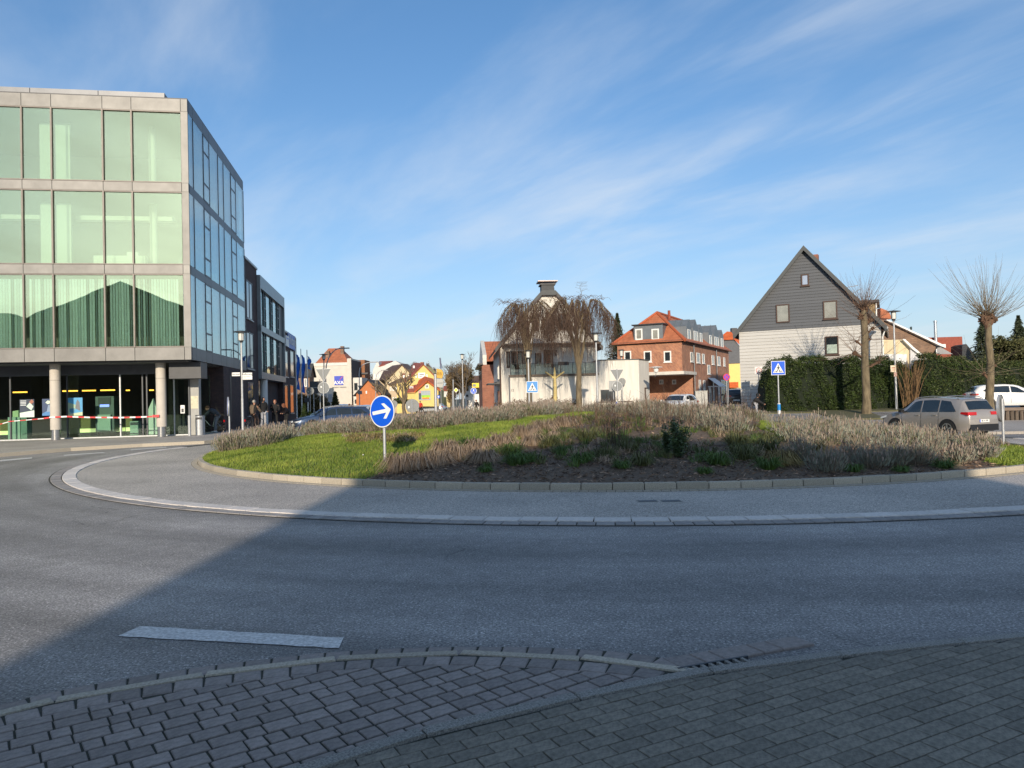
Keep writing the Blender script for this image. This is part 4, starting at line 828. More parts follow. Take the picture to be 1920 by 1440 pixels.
# terrace railing in glass
Gr=glassmat('frosted_railing_glass',(.66,.70,.69),.3,.05,(.9,1,1)); zr0=zt_+.16; zr1=X(1000,682.5)[1]; n=7
for k in range(n):
    a=.05+(x1198-.1)*k/n; b=.05+(x1198-.1)*(k+1)/n; MB().box(a+.02,b-.02,-.02,.0,zr0,zr1).build('railing_pane',Gr,hc); MB().box(a-.025,a+.025,-.01,.05,zr0-.1,zr1+.03).build('railing_post',M_dark,hc)
MB().box(0,x1198,-.03,.02,zr1+.032,zr1+.07).build('handrail',M_dark,hc)
YG2=2.0; gl_=X(938.5,660,YG2)[0]; gr_=X(1119,660,YG2)[0]; ze=X(938,645,YG2)[1]; gm=X(1028,560,YG2)[0]; 
# gable wall with steeper crown
zA=X(1016,548,YG2)[1]; zK=X(999,566,YG2)[1]; k0=X(999,566,YG2)[0]; k1=2*gm-k0; t0=X(1015,548,YG2)[0]; t1=2*gm-t0
prof=[(gl_,-.5),(gr_,-.5),(gr_,ze-.22),(k1,zK-.22),(t1,zA-.22),(t0,zA-.22),(k0,zK-.22),(gl_,ze-.22)]
MB().prism(prof,YG2,YG2+13).build('gable_wall',W_stain,hc)
r=MB(); rp_=[(gl_-.45,ze-.62),(k0,zK-.16),(t0,zA-.16),(t1,zA-.16),(k1,zK-.16),(gr_+.45,ze-.62)]
for i in range(5):
    (a,za),(b,zb_)=rp_[i],rp_[i+1]; r.prism([(a,za),(b,zb_),(b,zb_+.22),(a,za+.22)],YG2-.35,YG2+13.3)
r.build('roof',T_brown,hc)
for i in range(5):
    (a,za),(b,zb_)=rp_[i],rp_[i+1]; MB().prism([(a,za-.12),(b,zb_-.12),(b,zb_+.26),(a,za+.26)],YG2-.40,YG2-.352).build('verge_board',mat('slate_trim',(.075,.08,.08),.7),hc)
zc0=X(1025,534,YG2+.2)[1]; ca_=X(1013.5,540,YG2+1)[0]; cb_=X(1036.5,540,YG2+1)[0]
ch=MB().box(ca_,cb_,YG2+.2,YG2+1.4,zA-.3,zc0).build('chimney',mat('slate_cladding',(.055,.058,.062),.7,.2,3),hc)
for k in range(int((zc0-zA+.1)/.27)): MB().box(ca_-.02,cb_+.02,YG2+.165,YG2+.198,zA-.1+k*.27,zA+.13+k*.27).build('slate_row',mat('slate_cladding',(.055,.058,.062)),ch)
MB().box(ca_-.12,cb_+.12,YG2+.1,YG2+1.5,zc0,zc0+.1).build('crown',M_dark,ch); MB().box(ca_-.3,cb_+.3,YG2+.0,YG2+1.6,zc0+.26,zc0+.34).build('cap',mat('metal_cap',(.25,.2,.18),.3,metal=.7),ch)
for a in (ca_,cb_-.06): MB().box(a,a+.06,YG2+.3,YG2+.36,zc0+.1,zc0+.26).build('cap_leg',M_dark,ch)
Mwb=mat('brown_window_frame',(.06,.03,.02),.6)
fc=B('front',YG2)
def hw(a,b,y0,y1_,**k): xa,z1=X(a,y0,YG2); xb,z0=X(b,y1_,YG2); return window(hc,fc,xa,xb,z0,z1,Mwb,M_glassd,.1,**k)
hw(996,1011,588,620,mull=(.5,)); hw(1046,1066,588,619,mull=(.5,)); hw(949,957,659,690); hw(958,989,659,692,mull=(.4,.7)); hw(1003,1015,662,686); hw(1019.5,1038,656,689,mull=())
MB().box(gl_+.1,X(1073,644,YG2)[0]+2.2,YG2-.9,YG2,X(1000,648,YG2)[1],X(1000,645,YG2)[1]).build('awning_box',mat('bronze_trim',(.10,.075,.055)),hc)
MB().box(X(948,0,YG2)[0],X(1112,0,YG2)[0],YG2-.1,YG2,X(1000,655,YG2)[1],X(1000,651,YG2)[1]).build('lintel',W_greyw,hc)
xl_,zl_=X(1042,660,YG2); MB().box(xl_-.07,xl_+.07,YG2-.2,YG2,zl_-.3,zl_+.15).build('wall_lamp',M_black,hc)
# dark planter box on the railing
pl=thing('planter','dark planter box hung on the glass railing of the roof terrace','planter',fH.w(X(1056,682,-.1)[0],-.12,zr1)); pl.rotation_euler=(0,0,fH.a); MB().box(-.42,.42,-.12,.08,-.15,.08).build('box',M_dark,pl); MB().box(-.38,.38,-.1,.06,.082,.12).build('earth',M_soil,pl)
# warm decoration in terrace window
dc=thing('window_star','glittering copper coloured decoration behind the terrace window','decoration',fH.w(X(1029,675,YG2)[0],YG2-.03,X(1029,688,YG2)[1]),fH.a); Mcp=mat('copper_glint',(.55,.18,.08),.4,.5,20)
for k in range(7): MB().cbox(random.uniform(-.1,.1),0,.1+k*.13,.42-.05*k,.03,.05).build('tier',Mcp,dc)
# left flank details
lf=B('left',gl_); 
def LS(px,py): return fH.side(px,py,gl_-.0)
MB().cyl((gl_-.06,YG2-.06,-.4),(gl_-.06,YG2-.06,ze-.2),.06,.06,8).build('downpipe',Mwb,hc)
a,z=LS(921,700); 
m=MB(); lf.box(m,YG2+2.5,YG2+12,X(940,715,YG2)[1]-.1,X(940,715,YG2)[1]+.05,0,.25); m.build('string_course',M_dark,hc)
window(hc,lf,YG2+2,YG2+6,-.2,2.3,M_dark,M_glassd,.12,mull=(.5,)); 
m=MB(); lf.box(m,YG2+3,YG2+5,3.2,4.6,0,.12); m.build('wall_sign',W_greyw,hc)
MB().box(gl_-1.0,gl_+.05,YG2+1.5,YG2+6.5,2.75,2.85).build('door_canopy',M_dark,hc)
# extension to the right
x2=X(1198,700)[0]; x3,_=X(1236,700,-1.2); ze2=X(1150,675.5)[1]
MB().prism([(x1198+.01,0),(x2,-.0),(x3,1.9),(x3,5),(x1198+.01,5)],-.5,ze2,'z').build('extension_wall',W_stain,hc)
MB().prism([(x1198-.0,-.06),(x2+.02,-.06),(x3+.06,1.86),(x3+.06,5),(x1198,5)],ze2,ze2+.07,'z').build('parapet_cap',mat('slate_trim',(.075,.08,.08)),hc)
fc0=B('front',0); xa,z1=X(1126,731); xb,z0=X(1154,752); window(hc,fc0,xa,xb,z0,z1,M_dark,M_glassd,.06,mull=(.75,))
MB().box(X(1126,0)[0]-.4,X(1185,0)[0],-.12,0,X(1150,754)[1],X(1150,752.5)[1]).build('sill_band',Mwb,hc)
# door in the oblique face
dv=(Vector((x3,1.9,0))-Vector((x2,0,0))); dv.normalize(); pn=Vector((dv.y,-dv.x,0))
def obl(u0,u1,z0,z1,th,nm,m_):
    p=Vector((x2,0,0)); a=p+dv*u0; b=p+dv*u1; q=MB(); c=a+pn*th; d=b+pn*th
    q.add([(a.x,a.y,z0),(b.x,b.y,z0),(d.x,d.y,z0),(c.x,c.y,z0),(a.x,a.y,z1),(b.x,b.y,z1),(d.x,d.y,z1),(c.x,c.y,z1)],[(0,1,2,3),(4,5,6,7),(0,1,5,4),(1,2,6,5),(2,3,7,6),(3,0,4,7)]); return q.build(nm,m_,hc)
Lo=(Vector((x3,1.9,0))-Vector((x2,0,0))).length; obl(Lo*.53,Lo*.78,0,2.05,.05,'door',W_greyw); obl(Lo*.5,Lo*.53,0,2.1,.08,'door_frame',Mwb); obl(Lo*.5,Lo*.8,2.1,2.16,.10,'door_lintel',Mwb)
# house number
text('12',.28,M_dark,hc,(X(960.5,732)[0],-.02,X(960,732)[1]),name='house_number')
# ================= house behind left of it (brick red, stepped)
fK=Frame(PW(938,740,66).x,75,math.atan(.07)); t=thing('brick_red_house','red brick house with a stepped grey gable and orange roof left of the centre house','house',fr=fK)
zz=fK.front(912,672)[1]; xL=fK.front(903.5,690)[0]; MB().box(xL,1,0,14,-1,fK.front(910,684)[1]).build('wall',B_red2,t)
MB().prism([(0,fK.front(910,684)[1]+.01),(13,fK.front(910,684)[1]+.01),(13,fK.front(910,684)[1]+1),(6.5,zz+2.3),(0,fK.front(910,684)[1]+1)],xL+.1,xL+.5,'x').build('stepped_gable',W_greyw,t)
MB().add([(xL+.5,0,zz-.3),(2.5,0,zz-.3),(2.5,6.5,zz+2.2),(xL+.5,6.5,zz+2.2),(2.5,13,zz-.3),(xL+.5,13,zz-.3)],[(0,1,2,3),(3,2,4,5),(0,3,5),(1,4,2)]).build('roof',T_orange,t)
for k in range(4):
    m=MB(); m.box(xL-.03,xL,1.5+k*3,2.7+k*3,3.6,5.0); m.build('window',M_glassd,t)
MB().box(xL-.4,xL+.1,-.3,14.2,fK.front(910,684)[1],fK.front(910,684)[1]+.15).build('eaves',M_dark,t)
# ================= J. red brick building with zinc dormers
c0=PW(1281,735,66); fR=Frame(c0.x,66,-.47); rb=thing('red_brick_building','red brick building with orange hipped roof and a row of zinc dormers','building',fr=fR)
xL=fR.front(1158.5,700)[0]; ysd=lambda px,py,xl=0: fR.side(px,py,xl)
YE=ysd(1367,700)[0]; zev=fR.front(1200,644)[1]; y13=ysd(1303,720)[0]; zlow=fR.front(1275,697)[1]
MB().box(xL,0,0,YE,zlow,zev).build('upper_wall',B_red,rb); MB().box(xL,-.0,y13,YE,-.5,zlow-.002).build('lower_wall',B_red,rb)
MB().box(xL-.1,.15,-.15,y13+.2,zlow-.22,zlow+.06).build('canopy_edge',W_greyw,rb)
MB().box(xL-.2,.25,-.3,-.005,zev-.02,zev+.12).box(.01,.3,-.3,YE+.2,zev-.02,zev+.12).build('gutter',M_dark,rb)
ov=.4; xr=xL/2; yap=-xL/2*1.0; zap=fR.front(1228,587,yap)[1]; YB=YE-yap*.2
MB().add([(xL-ov,-ov,zev),(ov,-ov,zev),(ov,YE+ov,zev),(xL-ov,YE+ov,zev),(xr,yap,zap),(xr,YE-yap,zap)],[(0,1,4),(1,2,5,4),(2,3,5),(3,0,4,5)]).build('roof',T_orange,rb)
tr=mat('ridge_tile',(.40,.10,.04),.8)
for a_,b_ in(((ov,-ov,zev+.03),(xr,yap,zap+.05)),((xL-ov,-ov,zev+.03),(xr,yap,zap+.05)),((xr,yap,zap+.05),(xr,YE-yap,zap+.05))): MB().cyl(a_,b_,.13,.13,6).build('ridge',tr,rb)
x_,z_=fR.front(1254.5,588,yap+1.5); MB().cyl((x_,yap+1.5,zap-.6),(x_,yap+1.5,z_+.3),.16,.12,10).build('vent_pipe',T_red,rb)
# front dormer
a,z1=fR.front(1188,611,.0); b,z0=fR.front(1243,637,.0); dm=MB().box(a,b,.0,4,z0-.15,z1).build('dormer',Z_zinc,rb); MB().box(a-.15,b+.15,-.2,4.2,z1,z1+.1).build('dormer_roof',M_dark,dm)
for pa,pb in((1191,1205),(1221.5,1236)): xa,zt1=fR.front(pa,617,.0); xb,zb1=fR.front(pb,637,.0); window(rb,B('front',.0),xa,xb,zb1,zt1,M_wframe,M_curt,.12)
for pa,pb in((1170,1184),(1207,1222),(1244.5,1259)): xa,zt1=fR.front(pa,658.5,0); xb,zb1=fR.front(pb,678.5,0); window(rb,B('front',0),xa,xb,zb1,zt1,M_wframe,M_glassd,.11,sill=M_wframe)
for pa,pb in((1236,1244),(1260,1268)): xa,zt1=fR.front(pa,712,y13); xb,zb1=fR.front(pb,720.5,y13); window(rb,B('front',y13),xa,xb,zb1,zt1,M_wframe,M_glassd,.09,mull=(.5,))
fsd=B('side',0)
def rw(pa,pb,ya,yb2,**k): y0_,z1=ysd(pa,ya); y1_,_=ysd(pb,ya); _,z0=ysd(pa,yb2); return window(rb,fsd,y0_,y1_,z0,z1,M_wframe,k.pop('g',M_curt),.10,**k)
for pa,pb,ya,yb2 in((1294,1299,660,678),(1305.5,1312,661,680),(1316,1320.5,663,681),(1334,1338.5,666,683),(1345,1350,668,685),(1356,1359,670,686),(1326,1331,684,701)): rw(pa,pb,ya,yb2,sill=M_wframe)
for pa,pb,ya,yb2 in((1310,1313.5,712,750),(1318,1321.5,713,751),(1336,1338.5,714,751),(1346,1348.5,714,757)): rw(pa,pb,ya,yb2,trans=(.45,))
rw(1351.5,1363,712,755,mull=(.35,.7),trans=(.62,),g=mat('amber_glass',(.45,.28,.03),.2))
for px in (1302.5,1344.5): yy,_=ysd(px,700,.12); MB().cyl((.12,yy,-.3),(.12,yy,zev),.05,.05,8).build('downpipe',Z_zinc,rb)
yy,zz=ysd(1331,716,1.0); y0_,z1=ysd(1327,712); y1_,z0=ysd(1341,724)
MB().add([(0,y0_,z1+.2),(0,y1_,z1+.2),(1.1,y1_,z0),(1.1,y0_,z0)],[(0,1,2,3)]).box(.0,1.1,y0_,y0_+.06,z0-.1,z0).box(1.04,1.1,y0_,y1_,z0-.1,z0).build('porch_roof',M_wframe,rb); MB().box(1.02,1.1,y1_-.08,y1_,-.3,z0-.1).build('porch_post',M_wframe,rb)
window(rb,fsd,y0_+.3,y0_+1.4,.4,z0,M_wframe,M_glassd,.1,mull=(.5,),name='door')
# zinc dormers on the side roof plane
slope=(zap-zev)/(-xr) 
def zincd(pa,pb,pt,pbm,half=False):
    xd=-.02; y0_,z1=ysd(pa,pt,xd); y1_,z0=ysd(pb,pt,xd); _,zb1=ysd(pa,pbm,xd); zb1=max(zb1,zev+.15)
    yc_=(y0_+y1_)/2; m=MB(); w_=(y1_-y0_)/2+.35; pk=z1+.25+w_*.75
    m.prism([(yc_-w_,zb1),(yc_+w_,zb1),(yc_+w_,z1+.25),(yc_,pk),(yc_-w_,z1+.25)],xd,xr*.9,'x'); d=m.build('dormer',Z_zinc,rb)
    sm=MB()
    for k in range(1,6):
        for sg in(-1,1): x=xd-.6*k; sm.prism([(yc_+sg*.02,pk+.005),(yc_+sg*w_,z1+.255),(yc_+sg*w_,z1+.31),(yc_+sg*.02,pk+.06)],x,x+.04,'x')
    sm.build('standing_seam',Z_zinc,d)
    window(rb,B('side',xd),y0_,y1_,zb1+.05,z1,M_wframe,M_curt,.1,mull=(.5,) if (y1_-y0_)>1.3 else ())
for q in((1289,1294.5,617,647),(1300.5,1308,620,650),(1312,1316,624,651),(1330,1334,628,655),(1339.5,1347,631,658),(1351.5,1355.5,634,658)): zincd(*q)
# ================= K. yellow and slate house behind
fY=Frame(0,92,0); t=poly_house('yellow_slate_house','yellow house with slate gable and orange roof behind the clapboard house corner','' and fY or fY,[(1352,775),(1352,683),(1402,681),(1402,775)],0,8,mat('bright_yellow_render',(.80,.58,.20),.85,.04),[],[])
P=[fY.front(a,b) for a,b in((1352,682.5),(1352,640),(1360,637),(1377,637),(1389,652),(1402,652),(1402,680.5))]; MB().prism(P,-.05,7).build('slate_gable',mat('slate_grey',(.10,.105,.115),.7,.15,5),t)
P=[]
for a,b,d in((1355.5,637.5,-.3),(1356,627,2),(1363,621.5,3),(1371,622,3),(1378,632,2),(1377,637,-.3)): x,z=fY.front(a,b,d); P.append((x,d,z))
MB().ngon(P).build('roof',T_bright,t); P=[]
for a,b,d in((1377,637,-.3),(1376,627,3),(1389,630,3),(1392,652,-.3)): x,z=fY.front(a,b,d); P.append((x,d,z))
MB().ngon(P).build('roof',T_bright,t)
a,z1=fY.front(1372,615,3); MB().box(a,a+.7,3,3.7,z1-1.2,z1).build('chimney',M_dark,t)
a,z1=fY.front(1361,717,-1); b,z0=fY.front(1380,727,-1); MB().box(a,b,-2,0,z0,z1).build('porch_roof',T_bright,t); MB().box(a+.5,a+1.7,-1.2,0,-1,z0-.01).build('porch',Z_zinc,t)
# ================= L. clapboard house
c0=PW(1660,726,49); aK=-.473; fW=Frame(c0.x,49,aK); hw_=thing('clapboard_house','white and dark grey clapboard gable house on the right behind the hedge','house',fr=fW)
x0=fW.front(1386,640)[0]; x1=0-.15; ze=5.95; zr=fW.front(1507.5,467)[1]; xm=(x0+x1)/2; xm=fW.front(1507.5,467)[0]
zs_=fW.front(1520,612)[1]
MB().box(x0,x1,.05,10,-.2,ze-.02).build('wall',mat('lap_shade_grey',(.16,.155,.15),.9),hw_); MB().prism([(x0,ze-.02),(x1,ze-.02),(x1,ze),(xm,zr-.1),(x0,ze)],.05,10).build('gable_wall',M_dark,hw_)  # dark backing seen through the board gaps stands in for lap shadows
Mws=mat('white_clapboard',(.46,.45,.425),.75,.06,2,rnd=.04,stretch=(.3,1,6)); Mgs=mat('grey_clapboard',(.082,.088,.098),.6,.08,2,rnd=.06,stretch=(.3,1,6)); 
def board(z0,z1,a0,a1,b0,b1,m_):
    mb=MB(); mb.add([(a0,.048,z0),(a1,.048,z0),(b1,.048,z1),(b0,.048,z1),(a0,.0,z0),(a1,.0,z0),(b1,.036,z1),(b0,.036,z1)],[(4,5,6,7),(0,1,5,4),(1,2,6,5),(3,0,4,7),(2,3,7,6)]); return mb.build('board',m_,hw_)
def xl_at(z): return x0 if z<ze else x0+(xm-x0)*(z-ze)/(zr-ze)
def xr_at(z): return x1 if z<ze else x1+(xm-x1)*(z-ze)/(zr-ze)
z=.2
while z<ze-.03: z2=min(z+.225,ze-.02); board(z,z2-.011,x0,x1,x0,x1,Mws); z=z2
z=ze-.02
while z<zr-.25: z2=z+.21; board(z,z2-.009,xl_at(z),xr_at(z),xl_at(z2),xr_at(z2),Mgs); z=z2
for xe,sg in((x0,-1),(x1,1)):
    k=(zr-ze)/(xm-xe); xo=xe+sg*.35; zo=ze+k*(xo-xe); 
    MB().prism([(xo,zo-.02),(xm,zr-.02),(xm,zr+.16),(xo,zo+.16)],-.3,10.3).build('roof',T_dark if sg<0 else T_dark,hw_)
    MB().prism([(xo-.01*sg,zo-.14),(xm,zr-.14),(xm,zr+.2),(xo+.03*sg,zo+.2)],-.36,-.302).build('verge_board',mat('slate_trim',(.075,.08,.08)),hw_)
fw=B('front',0.0)
for a,b,ya,yb2,fm,gm,mu in((1454.8,1481,571.8,604,Mwb,M_curt,()),(1543,1570.5,565,597,Mwb,M_curt,()),(1502,1517,515,535,Mwb,mat('sky_glass',(.3,.35,.45),.05,.1,spec=1),()),(1546.6,1573,631,664.6,Mwb,M_glassd,())):
    xa,z1=fW.front(a,ya); xb,z0=fW.front(b,yb2); wn=window(hw_,fw,xa,xb,z0,z1,fm,gm,.075,sill=fm if b>1500 else None,proud=.07)
    if ya>600: MB().box(xa+.1,xb-.1,-.045,-.03,z0+.1,z0+(z1-z0)*.55).build('curtain',mat('green_curtain',(.35,.42,.36),.8),wn)
# chimney, dish, aerial
x,z=fW.front(1529,487,2.5); MB().box(x-.25,x+.2,2.3,3.0,z-2.2,z+.35).build('chimney',B_red2,hw_)
x,z=fW.front(1588,535,3); dsh=thing('satellite_dish','grey satellite dish on the right roof slope of the clapboard house','satellite dish',fW.w(x,3,z-.9),fW.a); MB().cyl((0,0,-.3),(0,0,1.1),.03,.03,6).build('mast',M_steel,dsh); MB().lathe([(0.02,0),(.2,.03),(.36,.1),(.38,.11),(.36,.12)],16).build('dish',mat('dish_grey',(.3,.31,.33),.5),dsh,True); dsh.children[1].rotation_euler=(0,math.radians(80),.9); dsh.children[1].location=(0,0,.75)
x,z=fW.front(1600,550,4.5); an_=thing('aerial','thin metal television aerial on the clapboard house roof','aerial',fW.w(x,4.5,z-1.3),fW.a); MB().cyl((0,0,-.3),(0,0,1.5),.025,.025,6).build('mast',M_steel,an_)
q=MB(); q.cyl((-.7,0,.9),(.5,0,1.6),.02,.02,5)
for k in range(6): q.cyl((-.6+k*.2,-.3,.95+k*.12),(-.6+k*.2,.3,.95+k*.12),.012,.012,4)
q.build('elements',M_steel,an_)
# right flank: dormer, gutter, annex
x,zd=fW.front(1617,565,5); 
fsW=B('side',x1)
dmx0=fW.front(1606,566,3.5)[0]; dmx1=fW.front(1641,566,3.5)[0]; dzt=fW.front(1630,568,3.5)[1]; dd=MB().box(dmx0,dmx1,3.5,7.5,ze+.2,dzt).build('dormer',B_tan,hw_); MB().box(dmx0-.2,dmx1+.25,3.2,7.8,dzt,dzt+.18).build('dormer_roof',M_dark,dd)
MB().cyl((dmx1+.05,3.45,ze+.2),(dmx1+.05,3.45,dzt),.05,.05,6).build('dormer_downpipe',M_wframe,dd)
MB().cyl((x1+.25,.3,ze-.35),(x1+.08,.3,ze-.9),.05,.05,8).cyl((x1+.08,.3,ze-.9),(x1+.08,.3,.2),.05,.05,8).build('downpipe',M_wframe,hw_)
MB().cyl((x1+.36,-.3,ze-.32),(x1+.36,10.3,ze-.32),.08,.08,8).build('gutter',M_steel,hw_)
# cream annex and glazed slope
fX=Frame(0,53,0); an=thing('annex','cream clad annex with a sloping white side roof beside the clapboard house','annex',fr=fX)
P=[fX.front(a,b) for a,b in((1652,775),(1652,637),(1694,637),(1709,650),(1709,775))]; MB().prism(P,0,4).build('cream_wall',mat('cream_cladding',(.62,.52,.34),.8,.06),an)
P=[fX.front(a,b,-.1) for a,b in((1655,775),(1655,664),(1700,664),(1702,690),(1702,775))]; MB().prism(P,-.1,-.01).build('white_wall',M_signwhite,an)
P=[fX.front(a,b,-.2) for a,b in((1707,652),(1712,653),(1735,673),(1735,780),(1707,780))]; MB().prism(P,-.2,2).build('sloping_side',mat('pale_panel',(.55,.55,.57),.6),an)
P=[fX.front(a,b,-.25) for a,b in((1690,636),(1695,636),(1711,651),(1736,672),(1735,675),(1708,654))]; MB().prism(P,-.4,-.21).build('roof_edge',M_wframe,an)
fZ=Frame(0,62,0); t=thing('brown_brick_house','brown brick house with a long white edged roof slope behind the annex','house',fr=fZ)
P=[fZ.front(a,b) for a,b in((1640,780),(1640,596),(1664,602),(1754,646),(1756,690),(1756,780))]; MB().prism(P,0,9).build('wall',B_brown,t)
P=[fZ.front(a,b) for a,b in((1657,601),(1660,600),(1768,649),(1768,653),(1754,647))]; MB().prism(P,-.4,9.2).build('verge',M_wframe,t)
P=[]; 
for a,b,d in((1757,652,-.2),(1764,651,-.2),(1787,664,-1.2),(1757,664,-1.2)): x,z=fZ.front(a,b,d); P.append((x,d,z))
MB().ngon(P).build('lean_to_roof',mat('grey_sheet',(.35,.33,.31),.7,.1),t)
P=[fZ.front(a,b,4) for a,b in((1640,598),(1641,580),(1656,586),(1662,600))]; MB().prism(P,3,6).build('roof',T_orange,t)
f7=Frame(0,80,0); t=poly_house('dark_red_house','dark red clad house with a small roof window and tall steel flue','' and f7 or f7,[(1738,780),(1738,633),(1804,631),(1806,668),(1806,780)],0,8,mat('dark_red_tile_cladding',(.26,.065,.04),.8,.2,4),[],[(1766,1773,645.5,652,M_wframe,M_glassd)])
x,z=f7.front(1753.5,604,-.5); x2_,z2=f7.front(1755,645,-.5); MB().cyl((x,-.5,z2-1),(x,-.5,z),.16,.16,10).cyl((x,-.5,z),(x,-.5,z+.15),.2,.2,10).build('steel_flue',mat('bright_steel',(.6,.6,.6),.25,metal=.9),t,True)
f8=Frame(0,78,0); t=poly_house('dark_gable_house','dark slate gable just visible behind the right pollard tree','' and f8 or f8,[(1804,780),(1804,648),(1812,645),(1830,668),(1830,780)],0,6,T_dark,[],[])
# ================= buildings behind the viewer (cast the long shadow, mirrored in the glass)
fS=Frame(1.9,-20,0.0); t=gable_house('house_behind_viewer','plain house with shallow gable behind the viewpoint whose shadow covers the road','house',fS,-5.85,5.85,-14,0,0,10.95,12.45,B_red2,T_dark,over=.0,th=.05)
MB().box(-5.85,5.85,.0,.02,0,.4).build('plinth',M_dark,t)
fT=Frame(-29,-30,0.12); t=gable_house('large_house_behind_viewer','broad gabled house far behind the viewpoint, mirrored in the glass facade','house',fT,-11,11,-16,0,0,12.6,17.4,B_dark,T_dark)
fU=Frame(-52,-30,0.12); gable_house('barn_behind_viewer','long roofed house behind the viewpoint at the far left of the mirrored skyline','house',fU,-12,11.5,-14,0,0,12.8,13.9,B_dark,T_dark)
# ================================================================== STREET FURNITURE
def lamp_post(px,ytop,d,label,cat='street lamp',z0=None,hat=.42,s=1.0,off=0):
    p=PW(px,ytop,d); zb=zg(p.x,d) if z0 is None else z0; H=p.z-zb; t=thing('street_lamp',label,cat,(p.x,d,zb),group='cylinder lantern street lamps')
    MB().cyl((0,0,0),(0,0,H*.35),.075*s,.07*s,12).cyl((0,0,H*.35),(0,0,H-.55*s),.06*s,.05*s,12).build('pole',M_steel,t,True)
    MB().cyl((0,0,H-.62*s),(0,0,H-.5*s),.07*s,.13*s,12).build('collar',M_dark,t)
    MB().cyl((0,0,H-.5*s),(0,0,H-.06*s),.14*s,.155*s,16).build('lantern',mat('lantern_glass',(.62,.62,.58),.25,.05),t,True)
    MB().lathe([(.06*s,-.04),(hat*s,-.02*s),(hat*s,.0),(.1*s,.06*s)],20,(0,0,H-.03)).build('hat',M_dark,t)
    for k in range(4): a=k*math.pi/2+.5; MB().cyl((.165*s*math.cos(a),.165*s*math.sin(a),H-.5*s),(.165*s*math.cos(a),.165*s*math.sin(a),H-.04*s),.009,.009,4).build('rod',M_dark,t)
    return t
l1=lamp_post(452,621,40,'grey lantern street lamp with two street name plates in front of the bank side wall')
lamp_post(1675,583,46,'tall lantern street lamp with small cream notices, in front of the yew hedge right',z0=.3)
lamp_post(1117,624,47,'tall lantern street lamp between the right weeping tree and the give way sign',z0=.3)
lamp_post(990,657,52,'short lantern street lamp behind the light blue crossing sign',hat=.3,z0=.3)
lamp_post(1165,656,60,'lantern street lamp standing before the white extension wall',hat=.25,z0=.4)
lamp_post(866.5,664,78,'lantern street lamp left of the yellow canopy, before the brown tree',hat=.3)
lamp_post(607,664,72,'lantern street lamp behind the give way sign at left',hat=.45)
# name plates on lamp 1
def plate(px0,px1,ya,yb,d,label,txt,lines=0,rz=0.0):
    a=PW(px0,ya,d); b=PW(px1,yb,d); t=thing('street_name_sign',label,'street sign',((a.x+b.x)/2,d,b.z),rz); w=abs(b.x-a.x); h=a.z-b.z
    MB().box(-w/2,w/2,-.012,.012,0,h).build('plate',M_signwhite,t)
    text(txt,h*(.62 if not lines else .40),M_dark,t,(0,-.016,h*(.5 if not lines else .78)),sx=.9)
    for k in range(lines): MB().box(-w*.42,w*(.38-.5*k),-.016,-.0125,h*(.42-.2*k),h*(.46-.2*k)).build('small_print',M_dark,t)
plate(435,450.3,698.5,705,39.9,'left white street name plate on the lamp post by the bank','Nordwall')
plate(454.8,473,699,711.5,39.92,'right taller white street name plate with small print on the same lamp post','Raffenweg',2)
# cream notices on right lamp
for px,y0,y1,w,lab in((1675,685,697.5,.34,'upper cream notice on the lamp post before the yew hedge'),(1679,698,706,.18,'small pinkish notice low on the lamp post before the yew hedge')):
    a=PW(px,y1,45.85); h=PW(px,y0,45.85).z-a.z; t=thing('notice',lab,'notice',a); MB().box(-w/2,w/2,-.01,.01,0,h).build('sheet',mat('cream_notice',(.62,.52,.38),.7,.1) if w>.2 else mat('pink_notice',(.55,.38,.32),.7,.1),t); MB().box(-w*.3,w*.3,-.014,-.011,h*.55,h*.7).box(-w*.2,w*.3,-.014,-.011,h*.25,h*.35).build('print',mat('print_red',(.35,.12,.08)),t)
def disc(mb,r,y0,y1,n=32,cz=0): 
    return mb.prism([(r*math.cos(2*math.pi*k/n),cz+r*math.sin(2*math.pi*k/n)) for k in range(n)],y0,y1)
def pole(t,z1,r=.03,y=.04): MB().cyl((0,y,-.1),(0,y,z1),r,r,10).build('pole',M_steel,t,True)
# --- blue arrow sign
gp=GM(719,868); t=thing('direction_sign','round blue sign with a white arrow pointing right, on the lawn of the roundabout','traffic sign',gp,-.55)
dd_=gp.y; zc_=PW(711,771.5,dd_).z-gp.z; sc_=F/dd_; R=30.3/sc_
MB().cyl((0,.05,-.1),(0,.05,zc_+.1),.033,.033,12).build('pole',M_steel,t,True)
m=MB(); disc(m,R,-.004,.012,48,zc_); m.build('plate',M_signback,t); m=MB(); disc(m,R-.002,-.010,-.0045,48,zc_); m.build('white_rim',M_signwhite,t); m=MB(); disc(m,R*.925,-.014,-.0105,48,zc_); m.build('blue_face',M_blue,t)
cu=R/260*1.0
ar=[(470,465),(712,420),(632,337),(682,328),(800,428),(718,575),(668,575),(720,478),(480,520)]
MB().prism([((a-642)*cu*1.19,zc_-(b-460)*cu) for a,b in ar][::-1],-.018,-.0145).build('arrow',M_signwhite,t)
MB().box(-.06,.06,.012,.09,zc_-.2,zc_-.16).box(-.06,.06,.012,.09,zc_+.16,zc_+.2).build('clamp',M_steel,t)
